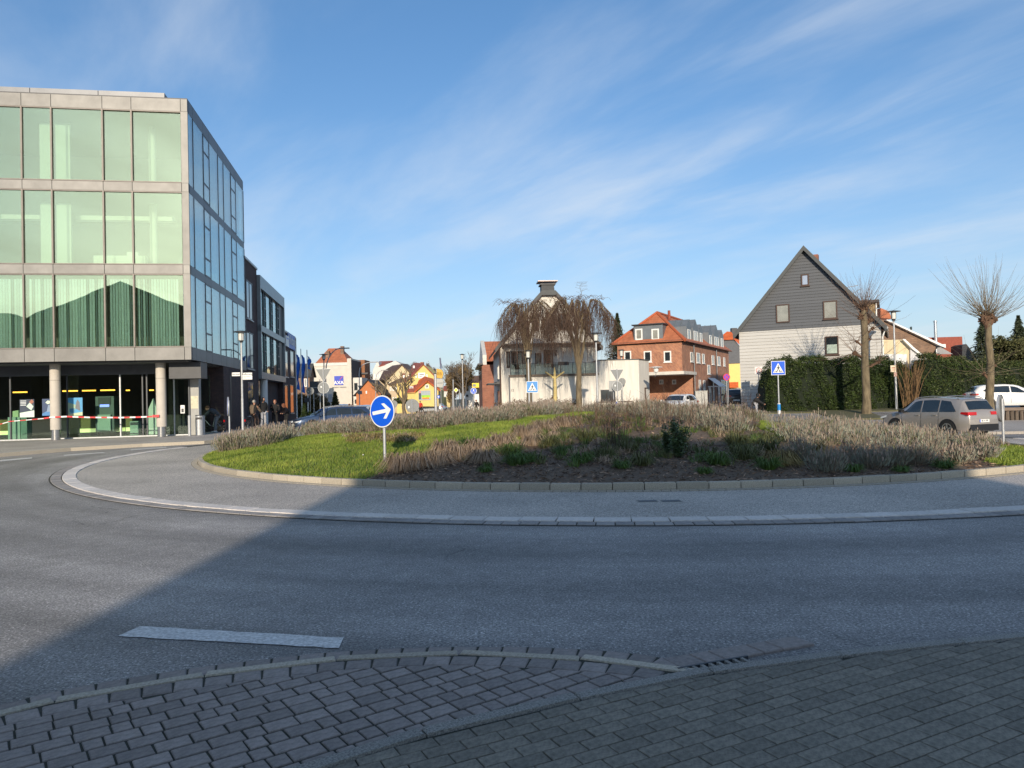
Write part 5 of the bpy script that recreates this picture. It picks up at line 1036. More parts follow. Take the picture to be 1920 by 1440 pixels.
# edge-on signs of the same kind
def edgesign(g,zc,R,label,rz,d_):
    t=thing('direction_sign',label,'traffic sign',g,rz); MB().cyl((0,.05,-.1),(0,.05,zc+.25),.033,.033,12).build('pole',M_steel,t,True)
    m=MB(); disc(m,R,-.004,.012,40,zc); m.build('plate',M_signback,t); m=MB(); disc(m,R,-.010,-.0045,40,zc); m.build('white_rim',M_signwhite,t); m=MB(); disc(m,R*.92,-.014,-.0105,40,zc); m.build('blue_face',M_blue,t)
    m=MB(); disc(m,R+.012,-.016,.03,40,zc); m.v=m.v; m2=MB(); n=40
    for k in range(n):
        a0=2*math.pi*k/n;a1=2*math.pi*(k+1)/n; m2.quad((R*1.02*math.cos(a0),-.02,zc+R*1.02*math.sin(a0)),(R*1.02*math.cos(a1),-.02,zc+R*1.02*math.sin(a1)),(R*1.02*math.cos(a1),.035,zc+R*1.02*math.sin(a1)),(R*1.02*math.cos(a0),.035,zc+R*1.02*math.sin(a0)))
    m2.build('rim_edge',M_steel,t); return t
g=GM(428.5,832); zc_=PW(427,762,g.y).z-g.z; edgesign(g,zc_,17.5*g.y/F*1.0,'round direction sign seen edge-on at the left end of the lavender hedge',-1.62+.45,g.y)
g=PW(1878,842,20.0); zc_=PW(1875,765,g.y).z-g.z; edgesign(g,zc_,25*g.y/F,'round direction sign seen edge-on in front of the grey estate car at the right',1.35-.55+math.pi,g.y)
# --- backs of signs
def backdisc(px,py,rpx,d,label,z0=None,sticker=True,rz=0):
    p=PW(px,py,d); zb=zg(p.x,d) if z0 is None else z0; t=thing('traffic_sign',label,'traffic sign',(p.x,d,zb),rz); zc=p.z-zb; r=rpx*d/F
    m=MB(); disc(m,r,.0,.012,36,zc); m.build('plate',M_signback,t); m=MB(); disc(m,r,.013,.018,36,zc); m.build('face',M_signwhite,t); MB().cyl((0,-.035,-.1),(0,-.035,zc+r*.97),.028,.028,8).build('pole',M_steel,t,True)
    MB().box(-r*.5,r*.5,-.012,-.002,zc+r*.4,zc+r*.4+.03).box(-r*.5,r*.5,-.012,-.002,zc-r*.4,zc-r*.4+.03).build('rail',M_signback,t)
    if sticker: MB().box(-r*.6,-r*.38,-.008,-.002,zc-.35*r,zc-.02*r).build('sticker',M_signwhite,t)
    return t
g=GM(773,790); backdisc(773,761,13.0,33,'grey back of a round sign rising behind the lavender, right of the blue arrow sign',z0=.0)
backdisc(738.5,757.5,6.8,58,'smaller grey round sign back just right of the blue arrow sign')
backdisc(581.5,733,7.3,56,'grey back of a round sign under the rightmost flagpole')
def yieldback(px,pyt,pyb,w,d,cy,cr_,label,z0=None):
    p=PW(px,pyt,d); zb=zg(p.x,d) if z0 is None else z0; t=thing('traffic_sign',label,'traffic sign',(p.x,d,zb)); s=d/F; zt_=p.z-zb; zl=zt_-(pyb-pyt)*s; zc=PW(px,cy,d).z-zb
    MB().prism([(-w/2*s,zt_),(0,zl),(w/2*s,zt_)],.0,.012).build('triangle_plate',M_signback,t); MB().prism([(-w/2*s*1.03,zt_+.02),(0,zl-.04),(w/2*s*1.03,zt_+.02)],.013,.018).build('triangle_face',M_signwhite,t)
    m=MB(); disc(m,cr_*s,.0,.012,36,zc); m.build('round_plate',M_signback,t); m=MB(); disc(m,cr_*s+.015,.013,.018,36,zc); m.build('round_face',M_signwhite,t)
    MB().cyl((0,-.04,-.1),(0,-.04,zt_+.05),.035,.035,10).build('pole',M_steel,t,True); MB().box(-cr_*s*.55,-cr_*s*.3,-.008,-.002,zc,zc+.1).build('sticker',M_signwhite,t)
    return t
yieldback(606,692,716,27.5,44,727,10.3,'grey backs of a triangle and a round sign on one pole before the white office')
yieldback(1156.5,693,715,24.5,48,724.5,9.2,'grey backs of a triangle and a round sign before the white extension wall',z0=.3)
backdisc(1166.5,715.5,6.8,58,'small grey round sign back half behind the give way pole',z0=.4,sticker=False)
p=PW(1150,724,48.3); t=thing('traffic_sign','square grey sign back behind the round plate before the white extension','traffic sign',(p.x,48.3,.3)); MB().box(-.28,.36,0,.015,p.z-.3-.33,p.z-.3+.35).build('plate',mat('light_sign_back',(.30,.31,.31),.6),t); MB().cyl((0,.05,0),(0,.05,p.z),.03,.03,8).build('pole',M_steel,t,True)
# board dark (direction board back) left
p=PW(592,726,58); t=thing('direction_board','dark rectangular back of a large direction board between flagpole and give way sign','road sign',(p.x,58,zg(p.x,58))); zc=p.z-t.location.z; MB().box(-.47,.5,0,.05,zc-.48,zc+.46).build('board',mat('board_back',(.06,.065,.075),.6),t); MB().cyl((-.2,.1,-.1),(-.2,.1,zc+.6),.04,.04,8).cyl((.3,.1,-.1),(.3,.1,zc+.6),.04,.04,8).build('post',M_steel,t); MB().box(-.47,.5,-.01,0,zc-.04,zc).build('seam',M_steel,t); MB().box(-.9,-.45,.0,.05,zc-1.15,zc-.8).build('lower_board',mat('board_back',(.06,.065,.075)),t)
p=PW(619,746,66); t=thing('sign','small pale rectangular board on a thin post by the white office','sign',(p.x,66,zg(p.x,66))); zc=p.z-t.location.z; MB().box(-.13*1.3,.13*1.3,0,.02,zc-.36,zc+.34).build('board',mat('pale_blue_board',(.42,.44,.5),.6),t); MB().cyl((0,.04,0),(0,.04,zc),.025,.025,6).build('post',M_steel,t)
# checkered pole banner at lamp left
# --- crossing signs
def crossing(px,py,wpx,d,label,col,z0=None,foot=None,rz=0):
    p=PW(px,py,d); zb=zg(p.x,d) if z0 is None else z0; t=thing('crossing_sign',label,'crossing sign',(p.x,d,zb),rz); s=wpx/2*d/F; zc=p.z-zb
    MB().box(-s,s,0,.012,zc-s,zc+s).build('plate',M_signback,t); MB().box(-s*1.0,s*1.0,-.006,-.001,zc-s,zc+s).build('white_rim',M_signwhite,t); MB().box(-s*.93,s*.93,-.011,-.0065,zc-s*.93,zc+s*.93).build('blue_face',col,t)
    MB().prism([(-s*.76,zc-s*.68),(s*.76,zc-s*.68),(0,zc+s*.72)],-.016,-.0115).build('white_triangle',M_signwhite,t)
    q=MB()
    for u in(-.52,-.27,.27,.52): q.prism([(u*s-s*.07,zc-s*.60),(u*s+s*.07,zc-s*.60),(u*s*.8+s*.03,zc-s*.36),(u*s*.8-s*.03,zc-s*.36)],-.020,-.0165)
    q.build('stripes',M_black,t)
    q=MB(); disc(q,s*.075,-.020,-.0165,12,zc+s*.33); q.prism([(-s*.09,zc-s*.12),(s*.10,zc-s*.12),(s*.08,zc+s*.24),(-s*.06,zc+s*.24)],-.020,-.0165); q.prism([(-s*.09,zc-s*.12),(s*.0,zc-s*.12),(-s*.17,zc-s*.58),(-s*.27,zc-s*.58)],-.0205,-.0166); q.prism([(s*.01,zc-s*.12),(s*.1,zc-s*.12),(s*.26,zc-s*.58),(s*.16,zc-s*.58)],-.0206,-.0167); q.prism([(-s*.04,zc+s*.22),(-s*.26,zc-s*.04),(-s*.20,zc-s*.06),(-s*.0,zc+s*.1)],-.0207,-.0168); q.prism([(s*.04,zc+s*.22),(s*.26,zc-s*.02),(s*.2,zc-s*.06),(s*.02,zc+s*.1)],-.0208,-.0169); q.build('walking_figure',M_black,t)
    MB().cyl((0,.04,-.1),(0,.04,zc-s*.2),.03,.03,10).build('pole',M_steel,t,True)
    if foot:
        z=foot; MB().cyl((0,.04,z),(0,.04,z+.45),.065,.065,12).build('pole_sleeve',M_signwhite,t,True); MB().cyl((0,.04,z+.15),(0,.04,z+.42),.07,.07,12).build('blue_band',M_cyan,t,True)
    return t
crossing(998,725.5,21.5,40,'light blue zebra crossing sign in front of the white house wall',M_cyan)
crossing(1459,690,26.5,32,'blue zebra crossing sign on a pole with a blue banded foot, before the yew hedge',M_blue,z0=.05,foot=.62)
# --- 30 zone sign
p=PW(1422.5,695,50); t=thing('zone_sign','pale square speed limit 30 zone sign on a thin pole before the clapboard wall','traffic sign',(p.x,50,.35)); zc=p.z-.35; s=.27
MB().box(-s,s,0,.012,zc-s,zc+s).build('plate',mat('faded_plate',(.66,.62,.60),.6),t); q=MB(); n=24
for k in range(n): a0=2*math.pi*k/n;a1=2*math.pi*(k+1)/n; q.prism([(r*math.cos(a),zc+.02+r*math.sin(a)) for r,a in((.19,a0),(.19,a1),(.145,a1),(.145,a0))],-.004,-.0005)
q.build('red_ring',mat('faded_red',(.50,.16,.15),.6),t); text('30',.2,mat('faded_grey',(.35,.33,.33)),t,(0,-.008,zc+.02),sx=.9); MB().box(-.12,.12,-.006,-.001,zc-.24,zc-.20).build('small_print',mat('faded_grey',(.35,.33,.33)),t)
MB().cyl((0,.04,-.3),(0,.04,zc+.35),.03,.03,8).build('pole',mat('pale_pole',(.5,.5,.5)),t,True)
# --- no stopping sign
p=PW(1362.5,707,52); t=thing('no_stopping_sign','round blue and red no stopping sign in front of the brick building','traffic sign',(p.x,52,.4)); zc=p.z-.4; r=6.6*52/F
m=MB(); disc(m,r,0,.012,32,zc); m.build('rim',M_red,t); m=MB(); disc(m,r*.8,-.005,-.0005,32,zc); m.build('blue_face',mat('violet_blue',(.12,.03,.45),.4),t)
for k,s_ in enumerate((1,-1)): c,s2=math.cos(math.pi/4),math.sin(math.pi/4)*s_; MB().prism([(c*r*.8*a-s2*b*r*.09,zc+s2*r*.8*a+c*b*r*.09) for a,b in((-1,-1),(1,-1),(1,1),(-1,1))],-.009-.001*k,-.0055-.0003*k).build('red_bar',M_red,t)
MB().cyl((0,.04,-.3),(0,.04,zc+r),.028,.028,8).build('pole',M_steel,t,True)
MB().cyl((.1,.05,-.3),(.1,.05,zc-.1),.02,.02,8).build('pole',M_steel,t,True)
# --- shared path blue sign
p=PW(888,733,70); t=thing('path_sign','round blue cycle and foot path sign in front of the yellow canopy','traffic sign',(p.x,70,zg(p.x,70))); zc=p.z-t.location.z; r=6*70/F
m=MB(); disc(m,r,0,.012,32,zc); m.build('white_rim',M_signwhite,t); m=MB(); disc(m,r*.9,-.005,-.0005,32,zc); m.build('blue_face',M_blue,t)
q=MB(); disc(q,.05,-.009,-.0055,10,zc+.13); q.prism([(-.05,zc-.02),(.05,zc-.02),(.035,zc+.09),(-.035,zc+.09)],-.009,-.0055); 
for sx in(-.13,.1):
    for k in range(12): a0=2*math.pi*k/12;a1=2*math.pi*(k+1)/12; q.prism([(sx+rr*math.cos(a),zc-.11+rr*math.sin(a)) for rr,a in((.06,a0),(.06,a1),(.045,a1),(.045,a0))],-.009,-.0055)
q.build('symbols',M_signwhite,t); MB().cyl((0,.04,-.2),(0,.04,zc+r),.028,.028,8).build('pole',M_steel,t,True)
p=PW(822,744,90); t=thing('path_sign','small round blue sign far down the street beside the shop','traffic sign',(p.x,90,zg(p.x,90))); zc=p.z-t.location.z; m=MB(); disc(m,.2,0,.012,24,zc); m.build('face',M_blue,t); m=MB(); disc(m,.09,-.005,-.0005,12,zc); m.build('symbol',M_signwhite,t); MB().cyl((0,.04,0),(0,.04,zc),.025,.025,6).build('pole',M_steel,t)
# --- priority road diamonds
for px,py,d,lab in((855,731.5,80,'yellow priority road diamond sign left of the lantern lamp'),):
    p=PW(px,py,d); t=thing('priority_sign',lab,'traffic sign',(p.x,d,zg(p.x,d))); zc=p.z-t.location.z; r=4.6*d/F
    MB().prism([(-r,zc),(0,zc-r),(r,zc),(0,zc+r)],0,.012).build('white_rim',M_signwhite,t); MB().prism([(-r*.75,zc),(0,zc-r*.75),(r*.75,zc),(0,zc+r*.75)],-.006,-.0005).build('yellow_face',M_yellow,t); MB().cyl((0,.04,0),(0,.04,zc+r),.03,.03,6).build('pole',M_steel,t)
for px,yt,d,lab in((848.5,733,82,'plain grey pole left of the yellow diamond sign'),(861.5,730,84,'plain tan pole right of the yellow diamond sign')):
    p=PW(px,yt,d); t=thing('post',lab,'post',(p.x,d,zg(p.x,d))); MB().cyl((0,0,0),(0,0,p.z-t.location.z),.07,.07,8).build('pole',M_steel,t,True); MB().cyl((0,0,p.z-t.location.z),(0,0,p.z-t.location.z+.05),.08,.05,8).build('cap',M_dark,t)
# --- hexagon/yellow sign mast
p=PW(816,700,60); t=thing('sign_mast','pale mast carrying a yellow angular shop sign above a pale blank one','sign',(p.x,60,zg(p.x,60))); o=t.location; W=lambda a,b:(PW(a,b,60).x-o.x,PW(a,b,60).z-o.z)
MB().cyl((0,0,-.2),(0,0,W(816,701)[1]),.13,.12,12).build('mast',M_steel,t,True); MB().cyl((0,0,W(816,701)[1]),(0,0,W(816,701)[1]+.07),.14,.1,12).build('mast_cap',M_dark,t)
MB().prism([W(819,708.5),W(829,709.5),W(831,703),W(831,698),W(828.5,693.5),W(818.5,691)],-.05,.15).build('yellow_sign',mat('ochre_yellow',(.50,.29,.01),.5,.1),t); text('BB',.35,mat('ochre_dark',(.25,.13,.0)),t,(W(824,701)[0],-.06,W(824,701)[1]))
MB().prism([W(818.5,725),W(829.5,727),W(831.5,720),W(831.5,714),W(829,710.5),W(818.5,709.5)],-.05,.15).build('blank_sign',mat('blank_sign_grey',(.36,.36,.34),.5,.1),t); MB().box(W(820,718)[0],W(830,718)[0],-.06,-.055,W(825,719)[1],W(825,717.5)[1]).build('print',M_signback,t)
MB().cyl((W(832.5,0)[0],.3,-.2),(W(832.5,0)[0],.3,W(832,712)[1]),.05,.05,8).build('side_post',M_steel,t)
t=thing('banner','narrow dark blue vertical banner flag above the yellow shop sign','flag',(PW(826,700,66).x,66,zg(-6,66))); o=t.location; W=lambda a,b:(PW(a,b,66).x-o.x,PW(a,b,66).z-o.z)
MB().cyl((W(828,0)[0]*0,0,0),(0,0,W(827,670)[1]),.03,.03,6).build('pole',M_steel,t); MB().prism([W(825.3,691),W(828.2,691),W(826.6,671.5),W(823.8,671.0)],-.02,.0).build('cloth',mat('navy_cloth',(.03,.04,.13),.7),t)
# --- curved street lights
def arclight(pts,d,label,base=765):
    P=[PW(a,b,d) for a,b in pts]; zb=zg(P[0].x,d); t=thing('street_light',label,'street light',(P[0].x,d,zb)); o=Vector(t.location)
    MB().tube([Vector((0,0,-.1))]+[p-o for p in P],[.07]+[.055]*(len(P)-1)+[.04],8).build('pole',M_steel,t,True)
    e=P[-1]-o; MB().box(e.x-.1,e.x+.85,-.14,.14,e.z-.03,e.z+.07).build('lamp_head',mat('lamp_head_grey',(.25,.25,.25),.5),t)
arclight([(610.5,700),(612,684),(616,672),(622,662),(630,655),(638,653.5)],70,'curved arm street light crossing the orange roof of the white office')
arclight([(674,745),(673.5,700),(675,690),(680,684),(688,680.5),(694,679.5)],85,'curved arm street light right of the white office')
arclight([(704.5,745),(704.5,712),(706,703),(711,697),(716,694.5)],105,'faint curved street light before the pale tenement')
# small traffic sign on the second pole
p=PW(674.5,727,84.8); t=thing('traffic_sign','little sign backs on the curved light right of the white office','traffic sign',p); MB().prism([(-.24,.25),(0,-.15),(.24,.25)],0,.02).build('triangle_plate',M_signback,t); MB().box(-.25,.25,0,.02,-.75,-.35).build('square_plate',M_signback,t)
# --- wall lamp at white extension
p=PW(1230,690,56.5); t=thing('wall_lamp','white bowl shaped wall lamp on the oblique extension wall','lamp',p); MB().lathe([(.02,0),(.17,.12),(.2,.4),(.22,.42),(.50,.44),(.5,.47),(.1,.52)],16,(0,0,-.4)).build('bowl',M_signwhite,t,True); MB().cyl((0,0,-.4),(0,.5,-.7),.02,.02,6).build('arm',M_steel,t)
# --- electrical cabinet and small blue marker
p=PW(1316,765,62); t=thing('cabinet','grey electrical cabinet standing in front of the brick building side wall','utility cabinet',(p.x,62,.3)); MB().box(-.5,.5,0,.4,0,1.45).build('body',mat('cabinet_grey',(.42,.42,.40),.7,.1),t); MB().box(-.02,.02,-.015,-.001,.1,1.4).build('door_seam',M_signback,t); MB().box(-.53,.53,-.03,.43,1.45,1.5).build('lid',mat('cabinet_grey',(.42,.42,.40)),t)
p=PW(1156,760,46); t=thing('marker_post','small white marker post with a blue plate beneath the give way sign','marker post',(p.x,46,.2)); h=PW(1156,752,46).z-.2; MB().box(-.08,.08,0,.03,0,h).build('board',M_signwhite,t); MB().box(-.05,.05,-.006,-.001,h-.35,h-.05).build('blue_plate',M_blue,t)
# ================================================================== VEHICLES
def lerp(a,b,t): return a+(b-a)*t
def itp(P,x):
    if x<=P[0][0]: return P[0][1]
    for i in range(len(P)-1):
        if x<=P[i+1][0]: return lerp(P[i][1],P[i+1][1],(x-P[i][0])/(P[i+1][0]-P[i][0]+1e-9))
    return P[-1][1]
KIND={
 'suv':dict(L=4.5,W=1.84,wb=(-1.33,1.35),r=.355,belt=[(-2.25,1.05),(2.25,.98)],top=[(-2.25,.80),(-2.235,1.0),(-2.17,1.10),(-1.86,1.56),(-1.6,1.63),(-.6,1.68),(.2,1.655),(.55,1.58),(1.22,1.12),(1.5,1.06),(2.0,.95),(2.2,.80),(2.25,.62)],glass=[[(.98,.06),(.40,.90),(.02,.95),(.02,.06)],[(-.06,.06),(-.06,.95),(-.86,.95),(-.86,.06)],[(-.93,.06),(-.93,.95),(-1.38,.90),(-1.72,.12),(-1.66,.06)]],ws=(1.18,.58),rw=(-2.13,-1.90)),
 'hatch':dict(L=4.05,W=1.75,wb=(-1.22,1.25),r=.32,belt=[(-2.02,1.0),(2.02,.9)],top=[(-2.02,.72),(-2.0,.95),(-1.93,1.03),(-1.6,1.38),(-1.3,1.44),(-.3,1.47),(.15,1.43),(.45,1.35),(1.12,.99),(1.35,.95),(1.8,.82),(1.98,.65),(2.02,.55)],glass=[[(.86,.06),(.30,.88),(-.05,.95),(-.05,.06)],[(-.12,.06),(-.12,.95),(-.9,.92),(-1.0,.06)],[(-1.06,.10),(-.98,.88),(-1.2,.82),(-1.5,.3)]],ws=(1.08,.48),rw=(-1.90,-1.66)),
 'estate':dict(L=4.75,W=1.83,wb=(-1.4,1.42),r=.33,belt=[(-2.37,.98),(2.37,.88)],top=[(-2.37,.70),(-2.35,.95),(-2.28,1.02),(-1.92,1.38),(-1.6,1.43),(-.4,1.47),(.2,1.44),(.5,1.37),(1.25,.96),(1.5,.92),(2.1,.80),(2.3,.65),(2.37,.52)],glass=[[(1.0,.06),(.35,.88),(-.02,.95),(-.02,.06)],[(-.09,.06),(-.09,.95),(-.95,.93),(-.95,.06)],[(-1.02,.06),(-1.02,.92),(-1.6,.80),(-1.98,.15),(-1.9,.06)]],ws=(1.20,.54),rw=(-2.24,-1.98)),
}
def car(label,color,loc,heading,kind='hatch',group=None,plate=None,detail=True,name='parked_car',cat='car',alloy=True):
    K=KIND[kind]; t=thing(name,label,cat,loc,heading,group); L=K['L'];W=K['W']/2; top=K['top']; belt=K['belt']; r=K['r']
    paint=MATS.get('paint_'+color[0])
    if paint is None:
        paint=mat('paint_'+color[0],color[1],.32,.03,1,metal=color[2],spec=.6); b=paint.node_tree.nodes['Principled BSDF']; b.inputs['Coat Weight'].default_value=.7; b.inputs['Coat Roughness'].default_value=.06
    xs_=sorted(set([round(lerp(-L/2,L/2,i/34),3) for i in range(35)]+[round(p[0],3) for p in top]))
    def hw(x): e=max(0,(abs(x)-L/2*.72)/(L/2*.28)); return W*(1-.17*e*e)
    def sec(x):
        h=hw(x); zt=itp(top,x); zb=itp(belt,x); z0=.24+.10*max(0,(abs(x)-L/2*.9)/(L/2*.1)); zm_=min(.62,zt-.1)
        zsh=min(zb,zt-.05); 
        if zt>zb+.08: hr=W*.70 if zt>1.3 else W*(.70+.2*(1-(zt-zb)/(1.3-zb))); P=[(0,z0),(h*.9,z0),(h*.985,z0+.12),(h,zm_),(h*.965,zsh),(lerp(h*.955,hr+.055,.5)+.012,lerp(zsh,zt-.09,.5)),(hr+.055,zt-.09),(hr-.03,zt-.018),(0,zt)]
        else: P=[(0,z0),(h*.9,z0),(h*.985,z0+.12),(h,zm_),(h*.965,max(zm_+.01,zsh-.02)),(h*.93,max(zm_+.015,zt-.045)),(h*.87,zt-.022),(h*.7,zt-.006),(0,zt)]
        return P
    m=MB(); S=[sec(x) for x in xs_]; n=len(S[0])
    vs=[]
    for x,P in zip(xs_,S):
        for y,z in P: vs.append((x,y,z))
        for y,z in P[-2:0:-1]: vs.append((x,-y,z))
    k=2*n-2; fs=[]
    for i in range(len(xs_)-1):
        for j in range(k): fs.append((i*k+j,i*k+(j+1)%k,(i+1)*k+(j+1)%k,(i+1)*k+j))
    fs.append(tuple(range(k))[::-1]); fs.append(tuple(range((len(xs_)-1)*k,len(xs_)*k)))
    m.add(vs,fs); body=m.build('body',paint,t,True)
    def side(x,v,sg,o=.012):
        P=sec(x); a=P[4]; b=P[6]; c=P[5]
        if v<.5: q=v*2; y=lerp(a[0],c[0],q); z=lerp(a[1],c[1],q)
        else: q=v*2-1; y=lerp(c[0],b[0],q); z=lerp(c[1],b[1],q)
        return (x,sg*(y+o),z+o*.3)
    for sg in(1,-1):
        for gp_ in K['glass']:
            P=[]; 
            for i in range(len(gp_)):
                a=gp_[i]; b=gp_[(i+1)%len(gp_)]
                for q in range(3): P.append(side(lerp(a[0],b[0],q/3),lerp(a[1],b[1],q/3),sg))
            MB().ngon(P if sg<0 else P[::-1]).build('side_window',M_carglass,t)
        x_=K['glass'][0][0][0]; p=side(x_-.06,.05,sg,.0); MB().cbox(p[0],p[1]+sg*.12,p[2]+.07,.14,.2,.13).build('mirror',paint if color[0]!='silver' else M_black,t)
    def cross(xa,xb,fy,nm):
        za,zb_=itp(top,xa),itp(top,xb); dx,dz=xb-xa,zb_-za; l=math.hypot(dx,dz); nx,nz=-dz/l,dx/l
        if nz<0: nx,nz=-nx,-nz
        o=.014; ya=hw(xa)*.80 if zb_>za else W*.66; yb=W*.64
        MB().ngon([(xa+nx*o,-ya,za+nz*o-.012),(xa+nx*o,0,za+nz*o+.006),(xa+nx*o,ya,za+nz*o-.012),(xb+nx*o,yb,zb_+nz*o-.012),(xb+nx*o,0,zb_+nz*o+.006),(xb+nx*o,-yb,zb_+nz*o-.012)]).build(nm,M_carglass,t)
    cross(K['ws'][0],K['ws'][1],0,'windscreen'); cross(K['rw'][0],K['rw'][1],0,'rear_window')
    for xw in K['wb']:
        for sg in(1,-1):
            y=sg*(W+.004); a=MB(); R=r+.075; P=[(xw+R*math.cos(math.pi*q/12),r+R*math.sin(math.pi*q/12)) for q in range(13)]+[(xw-R,.23),(xw+R,.23)]
            a.prism(P,min(y-sg*.03,y),max(y-sg*.03,y)); a.build('wheel_arch',M_black,t)
            wy=sg*(W-.10); wl=MB().cyl((xw,wy-.11,r),(xw,wy+.125 if sg>0 else wy+.11,r),r,r,20)
            if sg<0: wl=MB().cyl((xw,wy-.125,r),(xw,wy+.11,r),r,r,20)
            wl_=wl.build('wheel',M_rubber,t)
            yo=wy+sg*.128
            if detail and alloy:
                q=MB()
                for s5 in range(5):
                    a0=s5*2*math.pi/5+.3; P=[(xw+rr*math.cos(a0+aa),r+rr*math.sin(a0+aa)) for rr,aa in((.05,-.6),(r*.66,-.16),(r*.66,.16),(.05,.6))]; q.prism(P,min(yo,yo+sg*.01),max(yo,yo+sg*.01))
                for s5 in range(20): a0=2*math.pi*s5/20;a1=2*math.pi*(s5+1)/20; q.prism([(xw+rr*math.cos(aa),r+rr*math.sin(aa)) for rr,aa in((r*.62,a0),(r*.70,a0),(r*.70,a1),(r*.62,a1))],min(yo,yo+sg*.012),max(yo,yo+sg*.012))
                q.build('rim',M_alloy,wl_)
            else: q=MB(); q.prism([(xw+r*.62*math.cos(2*math.pi*s/16),r+r*.62*math.sin(2*math.pi*s/16)) for s in range(16)],min(yo,yo+sg*.01),max(yo,yo+sg*.01)); q.build('rim',M_alloy,wl_)
    # lights, bumpers, plates
    zl=itp(top,-L/2+.02)-.05; hwr=hw(-L/2)
    for sg in(1,-1):
        MB().prism([(-L/2-.012,zl-.02),(-L/2+.36,zl+.03),(-L/2+.30,zl+.11),(-L/2-.005,zl+.11)],min(sg*hwr*.52,sg*(hw(-L/2+.2)+.012)),max(sg*hwr*.52,sg*(hw(-L/2+.2)+.012))).build('tail_light',M_taillight,t)
        zf=itp(top,L/2-.18)-.12; MB().prism([(L/2-.42,zf+.05),(L/2+.0,zf-.06),(L/2-.0,zf+.02),(L/2-.40,zf+.12)],min(sg*W*.5,sg*(hw(L/2-.25)+.0)),max(sg*W*.5,sg*(hw(L/2-.25)))).build('headlight',mat('headlight_lens',(.55,.58,.6),.1,.1,spec=1),t)
    MB().box(-L/2-.03,-L/2+.2,-hwr*.98,hwr*.98,.30,.46 if kind!='suv' else .56).build('rear_bumper',M_black,t)
    MB().box(L/2-.12,L/2+.012,-W*.62,W*.62,.28,.5).build('grille',M_black,t)
    for xx,nm in((-L/2-.02,'rear'),(L/2+.025,'front')):
        zz=.56 if nm=='rear' else .42
        if kind=='suv' and nm=='rear': zz=.70
        p_=MB().cbox(xx,0,zz,.012,.52,.12).build('number_plate',M_signwhite,t)
        if plate and nm=='rear': text(plate,.10,M_black,p_,(xx-.008,-.01,zz),(math.pi/2,0,-math.pi/2)); MB().cbox(xx-.008,.24,zz,.004,.04,.118).build('plate_band',M_blue,p_)
    if detail:
        for sg in(1,-1):
            q=MB(); xa=K['glass'][0][3][0]-.035
            for x0_ in (K['glass'][0][0][0]+.02,xa,K['glass'][1][2][0]-.04):
                P=sec(x0_); q.tube([(x0_,sg*(P[2][0]+.003),P[2][1]+.02),(x0_,sg*(P[3][0]+.004),P[3][1]),(x0_,sg*(P[4][0]+.004),P[4][1])],.007,4)
            q.build('door_seam',M_black,t)
            for x0_ in (xa+.18,K['glass'][1][2][0]+.16): P=sec(x0_); zz=P[4][1]-.10; MB().cbox(x0_,sg*(P[4][0]+.022),zz,.2,.03,.035).build('door_handle',paint,t)
        if kind in('suv','estate'):
            for sg in(1,-1): MB().tube([(-1.7,sg*W*.70,itp(top,-1.7)+.0),(-1.5,sg*W*.70,itp(top,-1.5)+.045),(-.4,sg*W*.70,itp(top,-.4)+.045),(.3,sg*W*.70,itp(top,.3)+.03),(.5,sg*W*.70,itp(top,.5))],.016,5).build('roof_rail',M_steel,t)
    return t
silver=('silver',(.36,.325,.295),.4)
S_=car('grey brown estate car with red tail lights leaving the roundabout at the right',silver,(18.45,32.3,-.45),math.radians(108),'suv',plate='BI A 199',name='moving_car')
car_suv=S_
white=('white',(.72,.72,.71),0.0)
p=PW(1888,760,43); car('white hatchback parked behind the wooden post wall at the right edge',white,(p.x,43,.26),math.radians(-14),'hatch',plate=None)
p=PW(1948,765,44); car('black car nose cut off by the right picture edge',('black',(.012,.012,.014),.1),(p.x+.4,43,.26),math.radians(150),'hatch')
p=PW(612,785,44); car('dark blue estate car with glinting windscreen driving behind the left lavender hedge',('navy',(.045,.075,.14),.5),(p.x,45.5,-.1),math.radians(207),'estate',name='moving_car')
p=PW(683,775,60); car('silver white car facing the viewer behind the blue arrow sign',('pale',(.50,.53,.56),.3),(p.x,60,zg(p.x,60)),math.radians(248),'hatch')
p=PW(634,775,74); car('small pale car seen over the roof of the blue estate car',('pale',(.50,.53,.56),.3),(p.x,74,-.1),math.radians(262),'hatch')
p=PW(1273,765,54); car('white car facing the viewer in front of the recessed brick wall',white,(p.x,54,.12),math.radians(238),'hatch')
p=PW(1379,765,60); car('black car with blue rear window parked by the clapboard house corner',('black',(.012,.012,.014),.1),(p.x,60,.42),math.radians(76),'hatch')
car('small white car far down the street, red lights towards the viewer',white,(PW(823,760,120).x,118,-.55),math.radians(68),'hatch',detail=False)
car('dark red car in the far street, left of the box van',('wine',(.12,.01,.015),.2),(PW(825,757,135).x,136,-.6),math.radians(100),'hatch',detail=False)
car('pale grey car parked in front of the flower shop',('pale',(.50,.53,.56),.3),(PW(808,757,112).x,112,-.45),math.radians(170),'hatch',detail=False)
# box van
p=PW(838.5,757,125); t=thing('box_van','yellowish box van with black cab far down the street','van',(p.x,125,-.6),math.radians(90)); MB().box(-3,1.6,-.75,.75,.8,2.5).build('box_body',mat('van_cream',(.55,.45,.20),.6),t); MB().box(1.62,3,-.72,.72,.3,1.7).build('cab',M_black,t); MB().box(-3,2,-.7,.7,.35,.78).build('chassis',M_black,t)
for x_ in(-2,2):
    for y_ in(-.7,.55): MB().cyl((x_,y_,.4),(x_,y_+.15,.4),.4,.4,12).build('wheel',M_rubber,t)
